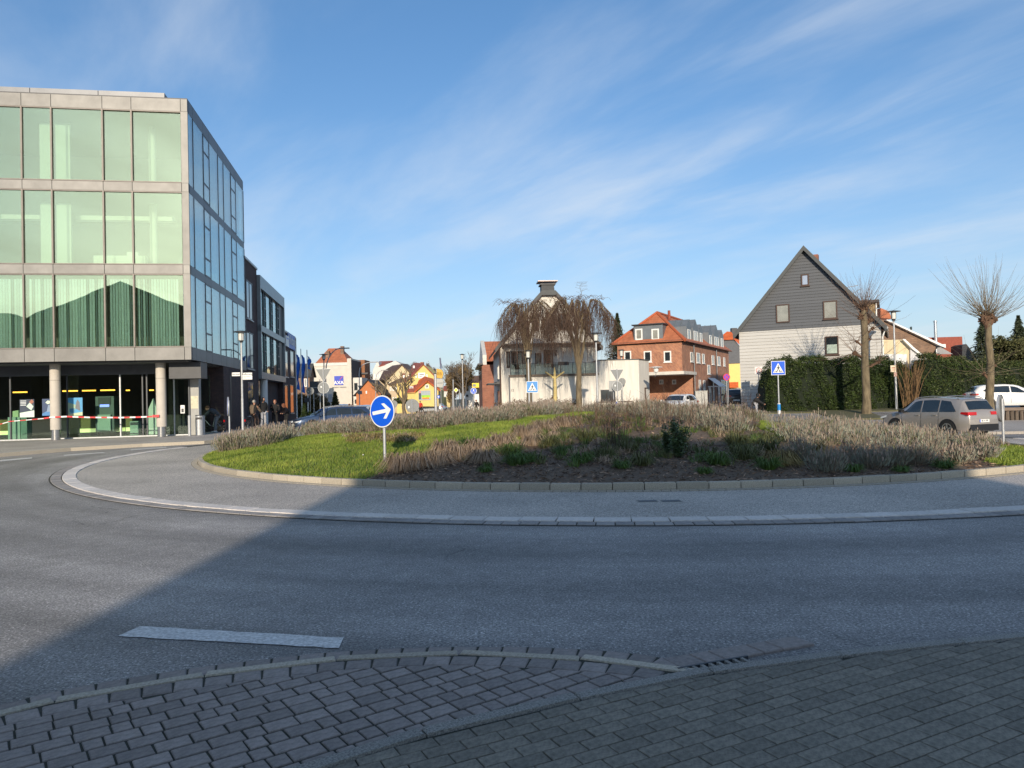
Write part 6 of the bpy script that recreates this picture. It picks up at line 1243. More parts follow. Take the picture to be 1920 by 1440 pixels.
# ================================================================== PEOPLE
M_skin=mat('skin',(.42,.22,.15),.6,.05); 
def skinobj(name,P,edges,R,m_,parent,sub=1,root=0):
    me=bpy.data.meshes.new(name); me.from_pydata(P,edges,[]); me.materials.append(m_); o=link(name,me,parent)
    md=o.modifiers.new('s','SKIN'); md.use_smooth_shade=True
    for i,r in enumerate(R): v=me.skin_vertices[0].data[i]; v.radius=(r,r) if not isinstance(r,tuple) else r; v.use_root=(i==root)
    s=o.modifiers.new('u','SUBSURF'); s.levels=sub; s.render_levels=sub; return o
def person(label,loc,rz,pose,jacket,trousers,hair,shoes=None,long=0,hood=False,scale=1.0):
    """pose: dict of joints in metres, x forward, y left, z up"""
    t=thing('person',label,'person',loc,rz); t.scale=(scale,)*3; J=dict(pelvis=(0,0,.93),chest=(0.02,0,1.28),neck=(.02,0,1.48),head=(.04,0,1.62),
      shL=(0,.19,1.42),elL=(-.02,.26,1.14),haL=(.1,.24,.92),shR=(0,-.19,1.42),elR=(-.02,-.26,1.14),haR=(.1,-.24,.92),hiL=(0,.09,.90),knL=(.03,.11,.50),anL=(-.02,.12,.09),hiR=(0,-.09,.90),knR=(.05,-.11,.50),anR=(.0,-.12,.09)); J.update(pose)
    V_=lambda k:Vector(J[k]); toe=lambda k:(V_(k)+Vector((.17,0,-.05)))
    names=['pelvis','chest','neck','shL','elL','haL','shR','elR','haR','hiL','knL','anL','hiR','knR','anR']; P=[V_(n) for n in names]+[toe('anL'),toe('anR'),V_('head')]
    E_=[(0,1),(1,2),(1,3),(3,4),(4,5),(1,6),(6,7),(7,8),(0,9),(9,10),(10,11),(0,12),(12,13),(13,14),(11,15),(14,16),(2,17)]
    R=[.10,.09,.045,.03,.03,.03,.03,.03,.03,.075,.05,.035,.075,.05,.035,.03,.03,.07]
    skinobj('body',P,E_,R,M_skin,t)
    h=V_('head'); hd=MB(); 
    hd.T=Matrix.Translation(h)@Matrix.Diagonal((1.08,.86,1.22,1)); hd.lathe([(.02,-.10),(.055,-.085),(.085,-.03),(.092,.03),(.07,.085),(.02,.1)],14); hd.T=None
    hd.add([h+Vector((.088,-.014,-.02)),h+Vector((.088,.014,-.02)),h+Vector((.122,0,-.02)),h+Vector((.09,0,.025))],[(0,1,2),(0,2,3),(1,3,2)])
    for s in(-1,1): hd.cbox(h.x-.0,h.y+s*.083,h.z,.03,.015,.05)
    ho=hd.build('head',M_skin,t,True)
    ey=MB(); [ey.cbox(h.x+.094,h.y+s*.032,h.z+.01,.012,.022,.012) for s in(-1,1)]; ey.cbox(h.x+.09,h.y,h.z-.06,.012,.04,.008); ey.build('eyes_and_mouth',mat('dark_features',(.06,.03,.03)),ho)
    hr=MB(); hr.T=Matrix.Translation(h+Vector((-.022,0,.03)))@Matrix.Diagonal((1.12,1.04,1.2,1)); hr.lathe([(.085 if not hood else .1,-.10 if long or hood else -.03),(.10,.0),(.085,.06),(.05,.09),(.01,.10)],14); hr.T=None
    if long: hr.tube([h+Vector((-.07,0,0)),h+Vector((-.09,0,-.12)),h+Vector((-.08,0,-.26))],[.08,.085,.04],8)
    hr.build('hood' if hood else 'hair',jacket if hood else hair,t,True)
    low=V_('pelvis')+Vector((0,0,-.06-(.28 if long==2 else 0)))
    skinobj('jacket',[low,V_('pelvis')+Vector((0,0,.1)),V_('chest'),V_('neck')+Vector((-.01,0,-.03)),V_('shL'),V_('elL'),V_('haL')+(V_('elL')-V_('haL'))*.18,V_('shR'),V_('elR'),V_('haR')+(V_('elR')-V_('haR'))*.18],[(0,1),(1,2),(2,3),(2,4),(4,5),(5,6),(2,7),(7,8),(8,9)],[(.17,.15),(.165,.14),(.17,.145),.10,.10,.078,.056,.10,.078,.056],jacket,t)
    skinobj('trousers',[V_('pelvis')+Vector((0,0,.05)),V_('hiL'),V_('knL'),V_('anL')+Vector((0,0,.02)),V_('hiR'),V_('knR'),V_('anR')+Vector((0,0,.02))],[(0,1),(1,2),(2,3),(0,4),(4,5),(5,6)],[.13,.10,.072,.055,.10,.072,.055],trousers,t)
    for k in('anL','anR'): skinobj('shoe',[V_(k)+Vector((-.04,0,-.03)),V_(k)+Vector((.06,0,-.05)),V_(k)+Vector((.19,0,-.055))],[(0,1),(1,2)],[.05,.05,.035],shoes or M_black,t)
    return t
cl=lambda n,c: mat('cloth_'+n,c,.9,.15,8)
C_dark=cl('charcoal',(.03,.03,.035)); C_blk=cl('black',(.012,.012,.013)); C_khaki=cl('khaki',(.135,.10,.07)); C_jean=cl('faded_jeans',(.16,.18,.20)); C_grey=cl('pale_grey',(.35,.35,.37)); C_brown=cl('dark_brown',(.06,.04,.035)); C_greyj=cl('grey_jacket',(.06,.065,.075))
H_grey=mat('grey_hair',(.35,.32,.28),.8,.2,30); H_brown=mat('brown_hair',(.09,.04,.02),.8,.2,30); H_dark=mat('dark_hair',(.02,.012,.01),.8,.2,30); H_red=mat('auburn_hair',(.14,.045,.02),.8,.2,30)
def onpave(px,d,dz=.13): p=PW(px,760,d); return (p.x,d,zg(p.x,d)+dz)
person('bent man in grey jacket and jeans locking a bicycle beside the brick undercroft',onpave(403,41.0),math.radians(180),dict(pelvis=(-.12,0,.92),chest=(.16,0,1.16),neck=(.32,0,1.27),head=(.44,0,1.34),shL=(.22,.18,1.25),elL=(.40,.2,1.02),haL=(.62,.1,.95),shR=(.22,-.18,1.25),elR=(.4,-.2,1.02),haR=(.62,-.1,.95),hiL=(-.12,.09,.88),hiR=(-.12,-.09,.88),knL=(-.05,.12,.5),knR=(.02,-.12,.5)),C_greyj,C_jean,H_brown,shoes=M_signwhite)
person('grey haired person in a khaki coat seen from behind on a bicycle',onpave(476,42),math.radians(70),dict(pelvis=(-.1,0,.98),chest=(.0,0,1.3),neck=(.03,0,1.46),head=(.05,0,1.60),haL=(.45,.2,1.05),haR=(.45,-.2,1.05),elL=(.2,.26,1.12),elR=(.2,-.26,1.12),knL=(.28,.12,.72),anL=(.12,.12,.22),knR=(.22,-.12,.55),anR=(.05,-.12,.09)),C_khaki,C_brown,H_grey)
person('tall person in black hooded top and pale trousers turned towards the cyclist',onpave(493,45.5),math.radians(-40),dict(),C_blk,C_grey,H_dark,hood=True,scale=1.1)
person('bearded man in a long black coat standing between the lamp and the woman',onpave(515.5,47),math.radians(-80),dict(haL=(.22,.1,1.0),haR=(.22,-.1,1.0)),C_blk,C_blk,H_red,long=0,scale=1.03)
person('woman with auburn hair in a dark jacket leaning beside the blue estate car',onpave(537,46.5),math.radians(215),dict(pelvis=(-.05,0,.85),chest=(.1,0,1.12),neck=(.16,0,1.3),head=(.2,0,1.42),shL=(.08,.17,1.24),shR=(.08,-.17,1.24),elL=(.15,.25,1.0),elR=(.15,-.25,1.0),haL=(.35,.15,.9),haR=(.35,-.15,.9)),C_brown,C_blk,H_red,long=1)
p=PW(655,760,53); person('brown haired person in the street left, back to the viewer, between the cars',(p.x,53,-.15),math.radians(90),dict(),C_brown,C_blk,H_brown,long=1,scale=.92)
p=PW(661,760,52); person('person in a rust coloured jacket between the blue estate and the silver car',(p.x,52,-.15),math.radians(200),dict(),cl('rust',(.30,.11,.06)),C_blk,H_brown,long=1,scale=.9)
p=PW(1417,765,46); person('person in a black hooded jacket reaching right before the clapboard wall',(p.x,46,.02),math.radians(-15),dict(pelvis=(-.05,0,.78),chest=(.05,0,1.05),neck=(.12,0,1.24),head=(.17,0,1.37),shL=(.03,.16,1.18),elL=(.25,.2,.95),haL=(.55,.15,.78),shR=(.03,-.16,1.18),elR=(.28,-.2,.95),haR=(.58,-.12,.80)),C_blk,C_grey,H_dark,hood=True)
p=PW(788,757,95); person('tiny figure in a red top before the flower shop',(p.x,95,zg(p.x,95)),math.radians(-90),dict(),cl('red',(.45,.03,.02)),C_blk,H_dark)
p=PW(893,757,82); person('small dark figure under the edge of the yellow canopy',(p.x,82,-.3),math.radians(-90),dict(),C_blk,C_blk,H_dark)
def bicycle(label,loc,rz,fc_):
    t=thing('bicycle',label,'bicycle',loc,rz)
    for x_ in(-.52,.52):
        q=MB(); q.tube([(x_+.33*math.cos(2*math.pi*k/20),0,.34+.33*math.sin(2*math.pi*k/20)) for k in range(21)],.018,5); w_=q.build('wheel',M_rubber,t)
        q=MB(); [q.cyl((x_,0,.34),(x_+.32*math.cos(2*math.pi*k/10),0,.34+.32*math.sin(2*math.pi*k/10)),.003,.003,3) for k in range(10)]; q.build('spoke',M_steel,w_)
    MB().tube([(.52,0,.34),(.40,0,.78),(.36,0,1.0)],.018,6).tube([(.42,0,.72),(.1,0,.38),(-.08,0,.32),(-.2,0,.86)],.018,6).tube([(-.52,0,.34),(-.08,0,.32)],.012,5).tube([(-.52,0,.34),(-.17,0,.7)],.012,5).build('frame',fc_,t)
    MB().tube([(.28,.26,1.02),(.38,.1,1.06),(.38,-.1,1.06),(.28,-.26,1.02)],.014,5).build('handlebar',M_black,t); MB().cbox(-.24,0,.9,.24,.13,.06).build('saddle',M_black,t); MB().box(-.75,-.35,-.07,.07,.70,.73).build('rack',M_black,t)
    MB().box(-.8,-.74,-.04,.04,.55,.66).build('rear_light',M_taillight,t)
    return t
bicycle('silver bicycle being locked by the bent man next to the bollard',onpave(396,41.4),math.radians(172),M_steel)
bicycle('bicycle under the rider in the khaki coat',onpave(476,42.05),math.radians(70),M_dark)
# ================================================================== VEGETATION
def bark(name,c,c2): return mat(name,c,.95,.2,6,c2=c2,bump=1.0,bscale=18,stretch=(1,1,.25))
M_bark=bark('mossy_bark',(.085,.066,.04),(.21,.165,.10)); M_knob=bark('pollard_knob',(.085,.05,.03),(.16,.09,.055)); M_twig=mat('reddish_twig',(.125,.078,.055),.9,.3,4); M_twigg=mat('grey_brown_twig',(.14,.11,.07),.9,.3,4); M_fartwig=mat('far_grey_twig',(.10,.085,.07),.9,.3,1)
def ribbons(B,T,W,sag=None,taper=.3,rng=RNG):
    n=len(B); mid=(B+T)/2
    if sag is not None: mid=mid+sag
    a=rng.uniform(0,2*np.pi,n); sd=np.stack([np.cos(a),np.sin(a),np.zeros(n)],1)*np.asarray(W).reshape(-1,1)/2
    V=np.stack([B-sd,B+sd,mid-sd*.85,mid+sd*.85,T-sd*taper,T+sd*taper],1).reshape(-1,3); i=np.arange(n)[:,None]*6
    Fc=np.stack([i+np.array([[0,1,3,2]]),i+np.array([[2,3,5,4]])],1).reshape(-1,4); return V,Fc
class NP:
    def __init__(s): s.V=[];s.F=[];s.M=[];s.n=0
    def add(s,V,F_,m=0): s.V.append(V); s.F.append(F_+s.n); s.M.append(np.full(len(F_),m)); s.n+=len(V); return s
    def build(s,name,mats,parent=None,**k): return npmesh(name,np.concatenate(s.V),np.concatenate(s.F),mats,parent,np.concatenate(s.M),**k)
def leafquads(C,size,rng=RNG,flat=.5,asp=.5):
    n=len(C); a=rng.normal(size=(n,3)); a[:,2]*=flat; a/=np.linalg.norm(a,axis=1,keepdims=True)+1e-9; b=np.cross(a,rng.normal(size=(n,3))); b/=np.linalg.norm(b,axis=1,keepdims=True)+1e-9
    s=np.asarray(size).reshape(-1,1)*np.ones((n,1)); a=a*s; b=b*s*asp
    V=np.stack([C-a,C-b*.9,C+a,C+b*.9],1).reshape(-1,3); i=np.arange(n)[:,None]*4; return V,(i+np.arange(4)[None,:])
zmv=np.vectorize(zm)
# ---- lawn blades
def scatter(pred,n,x0,x1,y0,y1):
    P=[]; 
    while len(P)<n:
        x=random.uniform(x0,x1); y=random.uniform(y0,y1)
        if pred(x,y): P.append((x,y,zm(x,y)))
    return np.array(P)
inr=lambda x,y: math.hypot(x-CX,y-CY)<RK-.12
g=NP()
def vis(x,y): return y<CY+3
A=scatter(lambda x,y: inr(x,y) and inpoly(x,y,LAWN) and y<CY+2,60000,-10.2,4,12.8,29)
h=RNG.uniform(.035,.085,len(A)); T=A+np.stack([RNG.normal(0,.025,len(A)),RNG.normal(0,.025,len(A)),h],1); V,Fc=ribbons(A-np.array([0,0,.01]),T,np.full(len(A),.013),taper=.15); g.add(V,Fc,0)
A=scatter(lambda x,y: inr(x,y) and (inpoly(x,y,LAWN2) or inpoly(x,y,LAWN3)),9000,6,18,13,25)
T=A+np.stack([RNG.normal(0,.03,len(A)),RNG.normal(0,.03,len(A)),RNG.uniform(.04,.1,len(A))],1); V,Fc=ribbons(A,T,np.full(len(A),.014),taper=.15); g.add(V,Fc,0)
M_grassd=mat('dry_lawn_blade',(.22,.20,.05),.7,.3,2)
A=scatter(lambda x,y: inr(x,y) and inpoly(x,y,LAWN) and y<CY,5000,-10.2,4,12.8,27); T=A+np.stack([RNG.normal(0,.04,len(A)),RNG.normal(0,.04,len(A)),RNG.uniform(.03,.07,len(A))],1); V,Fc=ribbons(A,T,np.full(len(A),.012)); g.add(V,Fc,1)
g.build('grass',[M_grass,M_grassd],kind='stuff')
# daisies
m=MB()
for px,py in((613/1,0),) : pass
for px,py in((642,819),(490,838),(489,837),(681,857)):
    q=GM(px,py); m.cbox(q.x,q.y,q.z+.05,.03,.03,.015)
m.build('daisies',M_signwhite,kind='stuff')
# ---- bark mulch
def bed(x,y): return inr(x,y) and not islawn(x,y)
A=scatter(lambda x,y: bed(x,y) and y<CY-2,30000,-3.5,16,12.8,25); 
rr=np.hypot(A[:,0]-CX,A[:,1]-CY); keep=(RNG.random(len(A))<np.clip((rr-8.5)/3,.15,1)); A=A[keep]
V,Fc=leafquads(A+np.array([0,0,.02]),RNG.uniform(.022,.065,len(A)),flat=.3,asp=.22); mi=RNG.choice([0,1,2],len(Fc),p=[.5,.32,.18])
npmesh('bark_mulch',V,Fc,[mat('mulch_dark',(.085,.055,.038),.9,.3),mat('mulch_brown',(.20,.125,.08),.9,.3),mat('mulch_pale',(.40,.28,.20),.9,.3)],None,mi,kind='stuff')
# ---- plants as clumps
M_lavg=mat('lavender_leaf_grey',(.22,.235,.18),.85,.3,2.5); M_lavs=mat('lavender_stem_brown',(.23,.19,.13),.9,.35,2.5,c2=(.32,.26,.19)); M_lavp=mat('lavender_spike',(.27,.215,.175),.9,.3,6); M_lavgr=mat('lavender_green_leaf',(.105,.12,.05),.85,.3,3)
M_dry=mat('dry_grass',(.38,.27,.17),.9,.35,3,c2=(.58,.43,.30)); M_dryo=mat('straw_grass',(.33,.25,.10),.9,.3,3); M_tuft=mat('green_tuft',(.10,.17,.03),.7,.4,3); M_olive=mat('olive_weed',(.14,.15,.05),.8,.4,3); M_stemd=mat('dark_dead_stem',(.055,.035,.025),.9,.3,4); M_stemr=mat('brown_dead_stem',(.13,.08,.05),.9,.3,4); M_shrub=mat('shrub_leaf',(.05,.085,.026),.5,.4,5,spec=.6)
def lav(g,x,y,s,n=60,z=None,grey=.5):
    z=zm(x,y) if z is None else z; r=RNG.uniform(0,1,n)**.6*.30*s; a=RNG.uniform(0,2*np.pi,n); B_=np.stack([x+r*np.cos(a)*.5,y+r*np.sin(a)*.5,np.full(n,z)],1)
    H=RNG.uniform(.30,.52,n)*s*(1-.42*(r/(.3*s))**2); T=np.stack([x+r*np.cos(a)*1.15+RNG.normal(0,.03,n),y+r*np.sin(a)*1.15+RNG.normal(0,.03,n),z+H],1)
    V,F_=ribbons(B_,T,np.full(n,.009),taper=.7); g.add(V,F_,1)
    k=RNG.random(n)<.6; V,F_=ribbons(T[k]-np.array([0,0,.02]),T[k]+np.stack([RNG.normal(0,.008,k.sum()),RNG.normal(0,.008,k.sum()),RNG.uniform(.03,.08,k.sum())],1),np.full(k.sum(),.02),taper=.4); g.add(V,F_,2)
    m_=int(n*1.6); rr_=RNG.uniform(0,1,m_)**.5*.31*s; a=RNG.uniform(0,2*np.pi,m_); zz=z+RNG.uniform(.04,.40,m_)*s*(1-.4*(rr_/(.31*s))**2); C=np.stack([x+rr_*np.cos(a),y+rr_*np.sin(a),zz],1)
    T=C+np.stack([np.cos(a)*.05,np.sin(a)*.05,RNG.uniform(.05,.13,m_)*s],1); V,F_=ribbons(C,T,RNG.uniform(.012,.024,m_),taper=.3); g.add(V,F_,0 if RNG.random()<grey else 3)
LM=[M_lavg,M_lavs,M_lavp,M_lavgr]
# left hedge band
base=[GM(*p) for p in [(392,833),(450,829),(520,823),(590,818),(653,813),(740,808),(820,803),(890,796),(960,788),(1015,781),(1067,776),(1110,771)]]
base=[Vector((-9.2,22.8,0)),Vector((-9.45,24.5,0)),Vector((-9.5,26.5,0)),Vector((-9.3,28.5,0)),Vector((-8.7,30.5,0))]+base[3:]
g=NP(); rows=0
for row,(off,s_) in enumerate(((.25,.95),(.65,1.05),(1.05,1.08),(1.45,1.0))):
    for p,d in resample([Vector((b.x,b.y,0)) for b in base],.23):
        nn=Vector((-d.y,d.x,0)); 
        if nn.y<0: nn=-nn
        q=p+nn*(off+random.uniform(-.12,.12))+d*random.uniform(-.1,.1)
        rq=math.hypot(q.x-CX,q.y-CY)
        if rq>RK-.2:
            if row>1: continue
            f_=(RK-.3)/rq; q=Vector((CX+(q.x-CX)*f_,CY+(q.y-CY)*f_,0))
        lav(g,q.x,q.y,s_*random.uniform(.88,1.12)*(1.2 if q.x<-7.5 else 1.0),46,grey=.62)
g.build('lavender_hedge',LM,kind='stuff')
# right lavender field
FLD=[GM(*p) for p in [(1235,792),(1330,795),(1420,800),(1425,815),(1470,820),(1500,842),(1560,872),(1640,868),(1720,866),(1800,862),(1850,858),(1862,850),(1858,838)]]+[Vector((CX+13.4*math.cos(a),CY+13.4*math.sin(a),0)) for a in (-.1,.15,.5,.9,1.3,1.7)]
g=NP(); k=0
while k<470:
    x=random.uniform(2,17.5); y=random.uniform(14,40)
    if inr(x,y) and math.hypot(x-CX,y-CY)<RK-.4 and inpoly(x,y,FLD) and not inpoly(x,y,LAWN2) and not inpoly(x,y,LAWN3):
        if x>12.2 and y>21.5: k+=.05; continue
        s_=random.uniform(.68,1.3)*(1.0 if y<24 else .9)*(1-.28*ss(x,8,12.5))
        lav(g,x,y,s_,46,grey=.75); k+=1
g.build('lavender_field',LM,kind='stuff')
# individual lavender bushes along the front right
def plant(name,label,cat,px,py,fn,mats,part='foliage',**kw):
    p=GM(px,py) if not isinstance(px,Vector) else px; t=thing(name,label,cat,p); g=NP(); fn(g,p,**kw)
    V=np.concatenate(g.V)-np.array(p); g.V=[V]; g.F=[np.concatenate(g.F)]; g.M=[np.concatenate(g.M)]
    g.build(part,mats,t); return t
def lavb(g,p,s=1,n=120,grey=1.0): 
    for dx,dy in((0,0),(.13,.05),(-.12,.04)): lav(g,p.x+dx*s,p.y+dy*s,s,n//2,z=p.z,grey=grey)
for px,py,s,lab in((1553,886,.92,'round blue grey lavender bush, foremost in the mulch right of the dry grass'),(1638,879,.85,'low grey lavender bush right of the foremost round one'),(1722,872,.92,'large silvery lavender bush in the middle of the front right row'),(1798,869,.78,'silvery lavender bush second from the right end of the row'),(1848,862,.72,'small lavender bush at the right end beside the lawn'),(1498,868,.95,'dull grey lavender bush behind the arching straw'),(1680,874,.8,'lavender bush between the two largest front right bushes'),(1342,808,1.2,'blue grey lavender bush high on the mound right of the green shrub'),(1375,812,1.05,'blue grey lavender bush on the mound, left of the small lawn patch')):
    plant('lavender_bush',lab,'lavender bush',px,py,lavb,LM,s=s)
def drygrass(g,p,s=1,n=300,mi=0,spreadf=.55,low=False):
    r=RNG.uniform(0,1,n)**.5*.16*s; a=RNG.uniform(0,2*np.pi,n); B_=np.stack([p.x+r*np.cos(a),p.y+r*np.sin(a),np.full(n,p.z-.02)],1)
    H=RNG.uniform(.18,.42,n)*s; o=RNG.uniform(.2,1,n)*spreadf*s; tz=RNG.uniform(-.1,.45,n) if low else RNG.uniform(.1,.9,n); T=B_+np.stack([np.cos(a)*o,np.sin(a)*o,H*tz],1); sag=np.stack([np.zeros(n),np.zeros(n),H*(.85 if low else .55)],1)
    V,F_=ribbons(B_,T,RNG.uniform(.008,.014,n),sag,taper=.2); mm=(RNG.random(n)<.22); g.add(V,F_,mi)
DM=[M_dry,M_dryo,M_tuft,M_olive]
dry=[(752,884,1.15,'large tan clump of dry grass at the foot of the blue arrow sign'),(785,880,1.1,'tan dry grass clump just right of the sign, by the mulch edge'),(822,872,1.0,'dry grass clump leaning left over green blades'),(860,862,1.0,'tan dry grass clump upslope in the second row'),(835,850,1.0,'rounded dry grass clump at the lawn edge above the first ones'),(905,868,.9,'dry grass clump between dark green tufts'),(900,848,1.0,'reddish dry grass clump halfway up the mound edge'),(940,838,1.0,'dry grass clump upslope towards the middle of the mound'),(985,820,1.05,'pinkish dry grass clump along the upper lawn edge'),(1020,808,1.0,'dry grass clump higher on the lawn edge below the crest'),(1060,800,1.0,'topmost dry grass clump near the crest of the mound'),(1000,835,.8,'small dry grass clump in the middle of the bed'),(1520,860,1.0,'arching straw coloured grass clump left of the round lavender'),(1465,872,.9,'flattened straw clump over olive weeds at the right of the bed')]
for k,(px,py,s,lab) in enumerate(dry): plant('dry_grass_clump',lab,'grass clump',px,py,drygrass,DM,s=s*.86,mi=1 if k>=12 else 0,n=430,low=True,spreadf=.52)
tuf=[(968,872,1.0,2,'dark green grass tuft with long blades, left of the mulch hollow'),(988,868,.8,2,'bright green tuft at the front of the bed, left'),(1090,868,.9,2,'flat bright green tuft in the mulch below the crest'),(1058,850,.7,2,'small green tuft with upright blades in the middle'),(1165,878,.6,2,'little green tuft close to the kerb in the middle'),(1135,858,.9,3,'olive weed clump behind the mulch in the middle'),(1205,872,1.0,3,'olive brown weed clump left of the green shrub'),(1345,872,1.0,2,'green grass tuft right of the shrub'),(1395,862,1.2,3,'broad olive weed clump right of the green shrub'),(1440,880,.9,2,'green tuft beneath the arching straw grass'),(1320,888,.5,2,'tiny green sprout near the kerb'),(910,885,.5,2,'tiny tuft at the left end of the mulch'),(880,838,1.0,2,'green tuft among the dry clumps at the lawn edge'),(960,852,1.0,2,'green tuft behind the front dry grass'),(1030,836,1.0,3,'olive clump under the crest of the mound'),(1100,826,1.2,3,'large olive weed clump below the dead stems'),(1180,846,1.0,3,'olive clump left of the shrub, below dead stems'),(1440,845,1.2,3,'olive green clump below the small lawn patch'),(1380,835,1.1,3,'olive clump above the broad weeds'),(1600,884,.6,2,'low green sprouts between the lavender bushes'),(1690,885,.5,2,'low green sprouts at the kerb right'),(1770,878,.7,2,'green sprouts under the large lavender bush')]
for px,py,s,mi,lab in tuf: plant('grass_tuft',lab,'grass tuft',px,py,drygrass,DM,s=s*.78,mi=mi,n=260,spreadf=.5)
# yellow patch of dry leaves in the lawn
m=NP()
for px in range(655,790,4):
    q=GM(px,834-abs(px-720)*.05-random.uniform(0,14)); drygrass(m,q,.55,60,mi=1 if random.random()<.7 else 0,spreadf=.5)
m.build('straw_patch',DM,kind='stuff')
# general low weeds through the bed
m=NP(); k=0
while k<290:
    x=random.uniform(-3,14); y=random.uniform(14,25)
    if bed(x,y) and math.hypot(x-CX,y-CY)<RK-random.uniform(1.0,2.6) and not inpoly(x,y,FLD): drygrass(m,Vector((x,y,zm(x,y))),random.uniform(.3,.6),46,mi=random.choice([0,3,3,2,2,3]),spreadf=.4); k+=1
m.build('bed_weeds',DM,kind='stuff')
# dead perennial stems
def stems(g,p,s=1,n=26,mi=0):
    for _ in range(n):
        a=random.uniform(0,6.28); r=random.uniform(0,.25)*s; B_=np.array([[p.x+r*math.cos(a),p.y+r*math.sin(a),p.z]]); T=B_+np.array([[random.gauss(0,.09)*s,random.gauss(0,.09)*s,random.uniform(.45,.85)*s]]); V,F_=ribbons(B_,T,[.010]); g.add(V,F_,mi)
        for q in range(5):
            f=random.uniform(.45,.98); C=B_+(T-B_)*f; D=C+np.array([[random.gauss(0,.07),random.gauss(0,.07),random.uniform(.04,.16)]])*s; V,F_=ribbons(C,D,[.008]); g.add(V,F_,mi)
sl=[(1085,806,1.0,1),(1110,812,1.1,0),(1135,816,1.0,1),(1155,808,1.2,0),(1180,812,1.15,1),(1200,818,1.1,0),(1215,806,1.25,1),(1240,800,1.2,0),(1180,800,1.2,0),(1255,806,1.15,1),(1275,796,1.1,0),(1300,798,1.1,1),(1325,792,1.1,0),(1350,790,1.1,1),(1370,792,1.0,0),(1395,790,1.0,1),(1410,800,1.0,0),(1148,850,1.0,0),(1165,836,.9,1),(1140,800,1.2,0),(1120,798,1.0,1),(1065,800,.8,1)]
m=NP()
for px,py,s,mi in sl: stems(m,GM(px,py),s,13,mi)
m.build('dead_stems',[M_stemd,M_stemr],kind='stuff')
for px,py,s,lab in((1152,846,1.25,'tall dark branching dead stem standing out in front of the others'),(1238,792,1.35,'tallest dark dead seed stem against the white extension wall'),(1405,800,1.15,'dark dead stem with seed heads left of the small lawn patch')): plant('dead_stem_plant',lab,'dead plant',px,py,stems,[M_stemd],part='stem',s=s,n=12)
# green shrub
def shrub(g,p,s=1,n=1500):
    for _ in range(16):
        a=random.uniform(0,6.28); T=np.array([[p.x+.28*s*math.cos(a)*random.random(),p.y+.28*s*math.sin(a),p.z+random.uniform(.5,1.05)*s]]); B_=np.array([[p.x,p.y,p.z]]); V,F_=ribbons(B_,T,[.015]); g.add(V,F_,1)
        k=n//16; f=RNG.uniform(.15,1,k)[:,None]; C=B_+(T-B_)*f+RNG.normal(0,.055,(k,3))*s; V,F_=leafquads(C,RNG.uniform(.02,.04,k)); g.add(V,F_,0)
plant('green_shrub','dark green leafy shrub in the middle of the planted mound','shrub',1272,858,shrub,[M_shrub,M_stemd],s=.78,n=2000); plant('green_shrub','smaller dark green shrub leaning left of the main shrub','shrub',1250,850,shrub,[M_shrub,M_stemd],s=.6,n=900)
# ---- weeping trees
def weeping(px,d,z0,ztop,Rl,Rr,label,trunkpts,n=620,seed=1):
    random.seed(seed); p=PW(px,760,d); t=thing('weeping_tree',label,'tree',(p.x,d,z0)); H=ztop-z0; m=MB()
    P=[Vector(q) for q in trunkpts]; m.tube(P,[.26,.20,.18,.17,.14,.08],10)
    tips=[]
    for k in range(16):
        a=2*math.pi*k/16+random.uniform(-.2,.2); R=(Rr if math.cos(a)>0 else Rl)*random.uniform(.68,1.1)*(1 if abs(math.cos(a))>.5 else .8); s0=random.choice(P[2:5]); b=s0+Vector((0,0,random.uniform(-.3,.3)))
        q=[b]; 
        for i in range(1,8):
            f=i/7; q.append(Vector((b.x*(1-f)+R*math.cos(a)*f,b.y*(1-f)+R*.8*math.sin(a)*f,lerp(b.z,H,min(1,f*2.2))-max(0,f-.40)**1.6*H*.46)) + Vector((random.gauss(0,.07),random.gauss(0,.07),random.gauss(0,.07))))
        m.tube(q,[.07,.06,.05,.042,.035,.03,.024,.016],6); tips.append(q)
    tr=m.build('trunk',M_bark,t,True); w=MB()
    for q in tips:
        for _ in range(n//16):
            i=random.choice([3,4,5,6,6,7,7]); b=q[i].lerp(q[max(i-1,1)],random.random()); ln=random.uniform(.45,1)*min(b.z-.9,random.choice([.7,1.0,1.5,2.2,3.2,4.6]) if i<6 else random.choice([1.5,2.4,3.4,4.4])); a=random.uniform(0,6.28); o=random.uniform(.05,.55); pts=[b]
            up=random.uniform(.0,.25)
            for j in range(1,7):
                f=j/6; pts.append(Vector((b.x+o*math.cos(a)*min(1,f*1.8)+random.gauss(0,.035),b.y+o*math.sin(a)*min(1,f*1.8)+random.gauss(0,.035),b.z+up*math.sin(min(1,f*2.5)*math.pi)-ln*f**1.15)))
            w.tube(pts,[.009,.008,.007,.006,.005,.004,.003],3)
            if random.random()<.5:
                j=random.randint(1,4); c=pts[j]; pp=[c]
                for jj in range(1,4): pp.append(c+Vector((random.gauss(0,.06)+.07*jj*math.cos(a+1),.07*jj*math.sin(a+1),-.25*jj)))
                w.tube(pp,[.008,.007,.006,.004],3)
    for _ in range(70):
        b=Vector((random.uniform(-Rl,Rr)*.8,random.uniform(-1,1),H-.1)); a=random.uniform(0,6.28); w.tube([b+Vector((.18*i*math.cos(a),.18*i*math.sin(a),.16*math.sin(i*.9)+random.gauss(0,.03))) for i in range(5)],[.016,.012,.01,.008,.005],3)
    w.build('weeping_twigs',M_twig,t); return t
weeping(993,53,.35,8.5,2.75,2.5,'left of two weeping trees with hanging bare twigs before the gable house',[(.0,0,-.1),(.02,0,1.8),(-.02,0,3.2),(-.05,0,4.6),(-.08,0,6.0),(-.2,.1,7.3)],n=1250,seed=3)
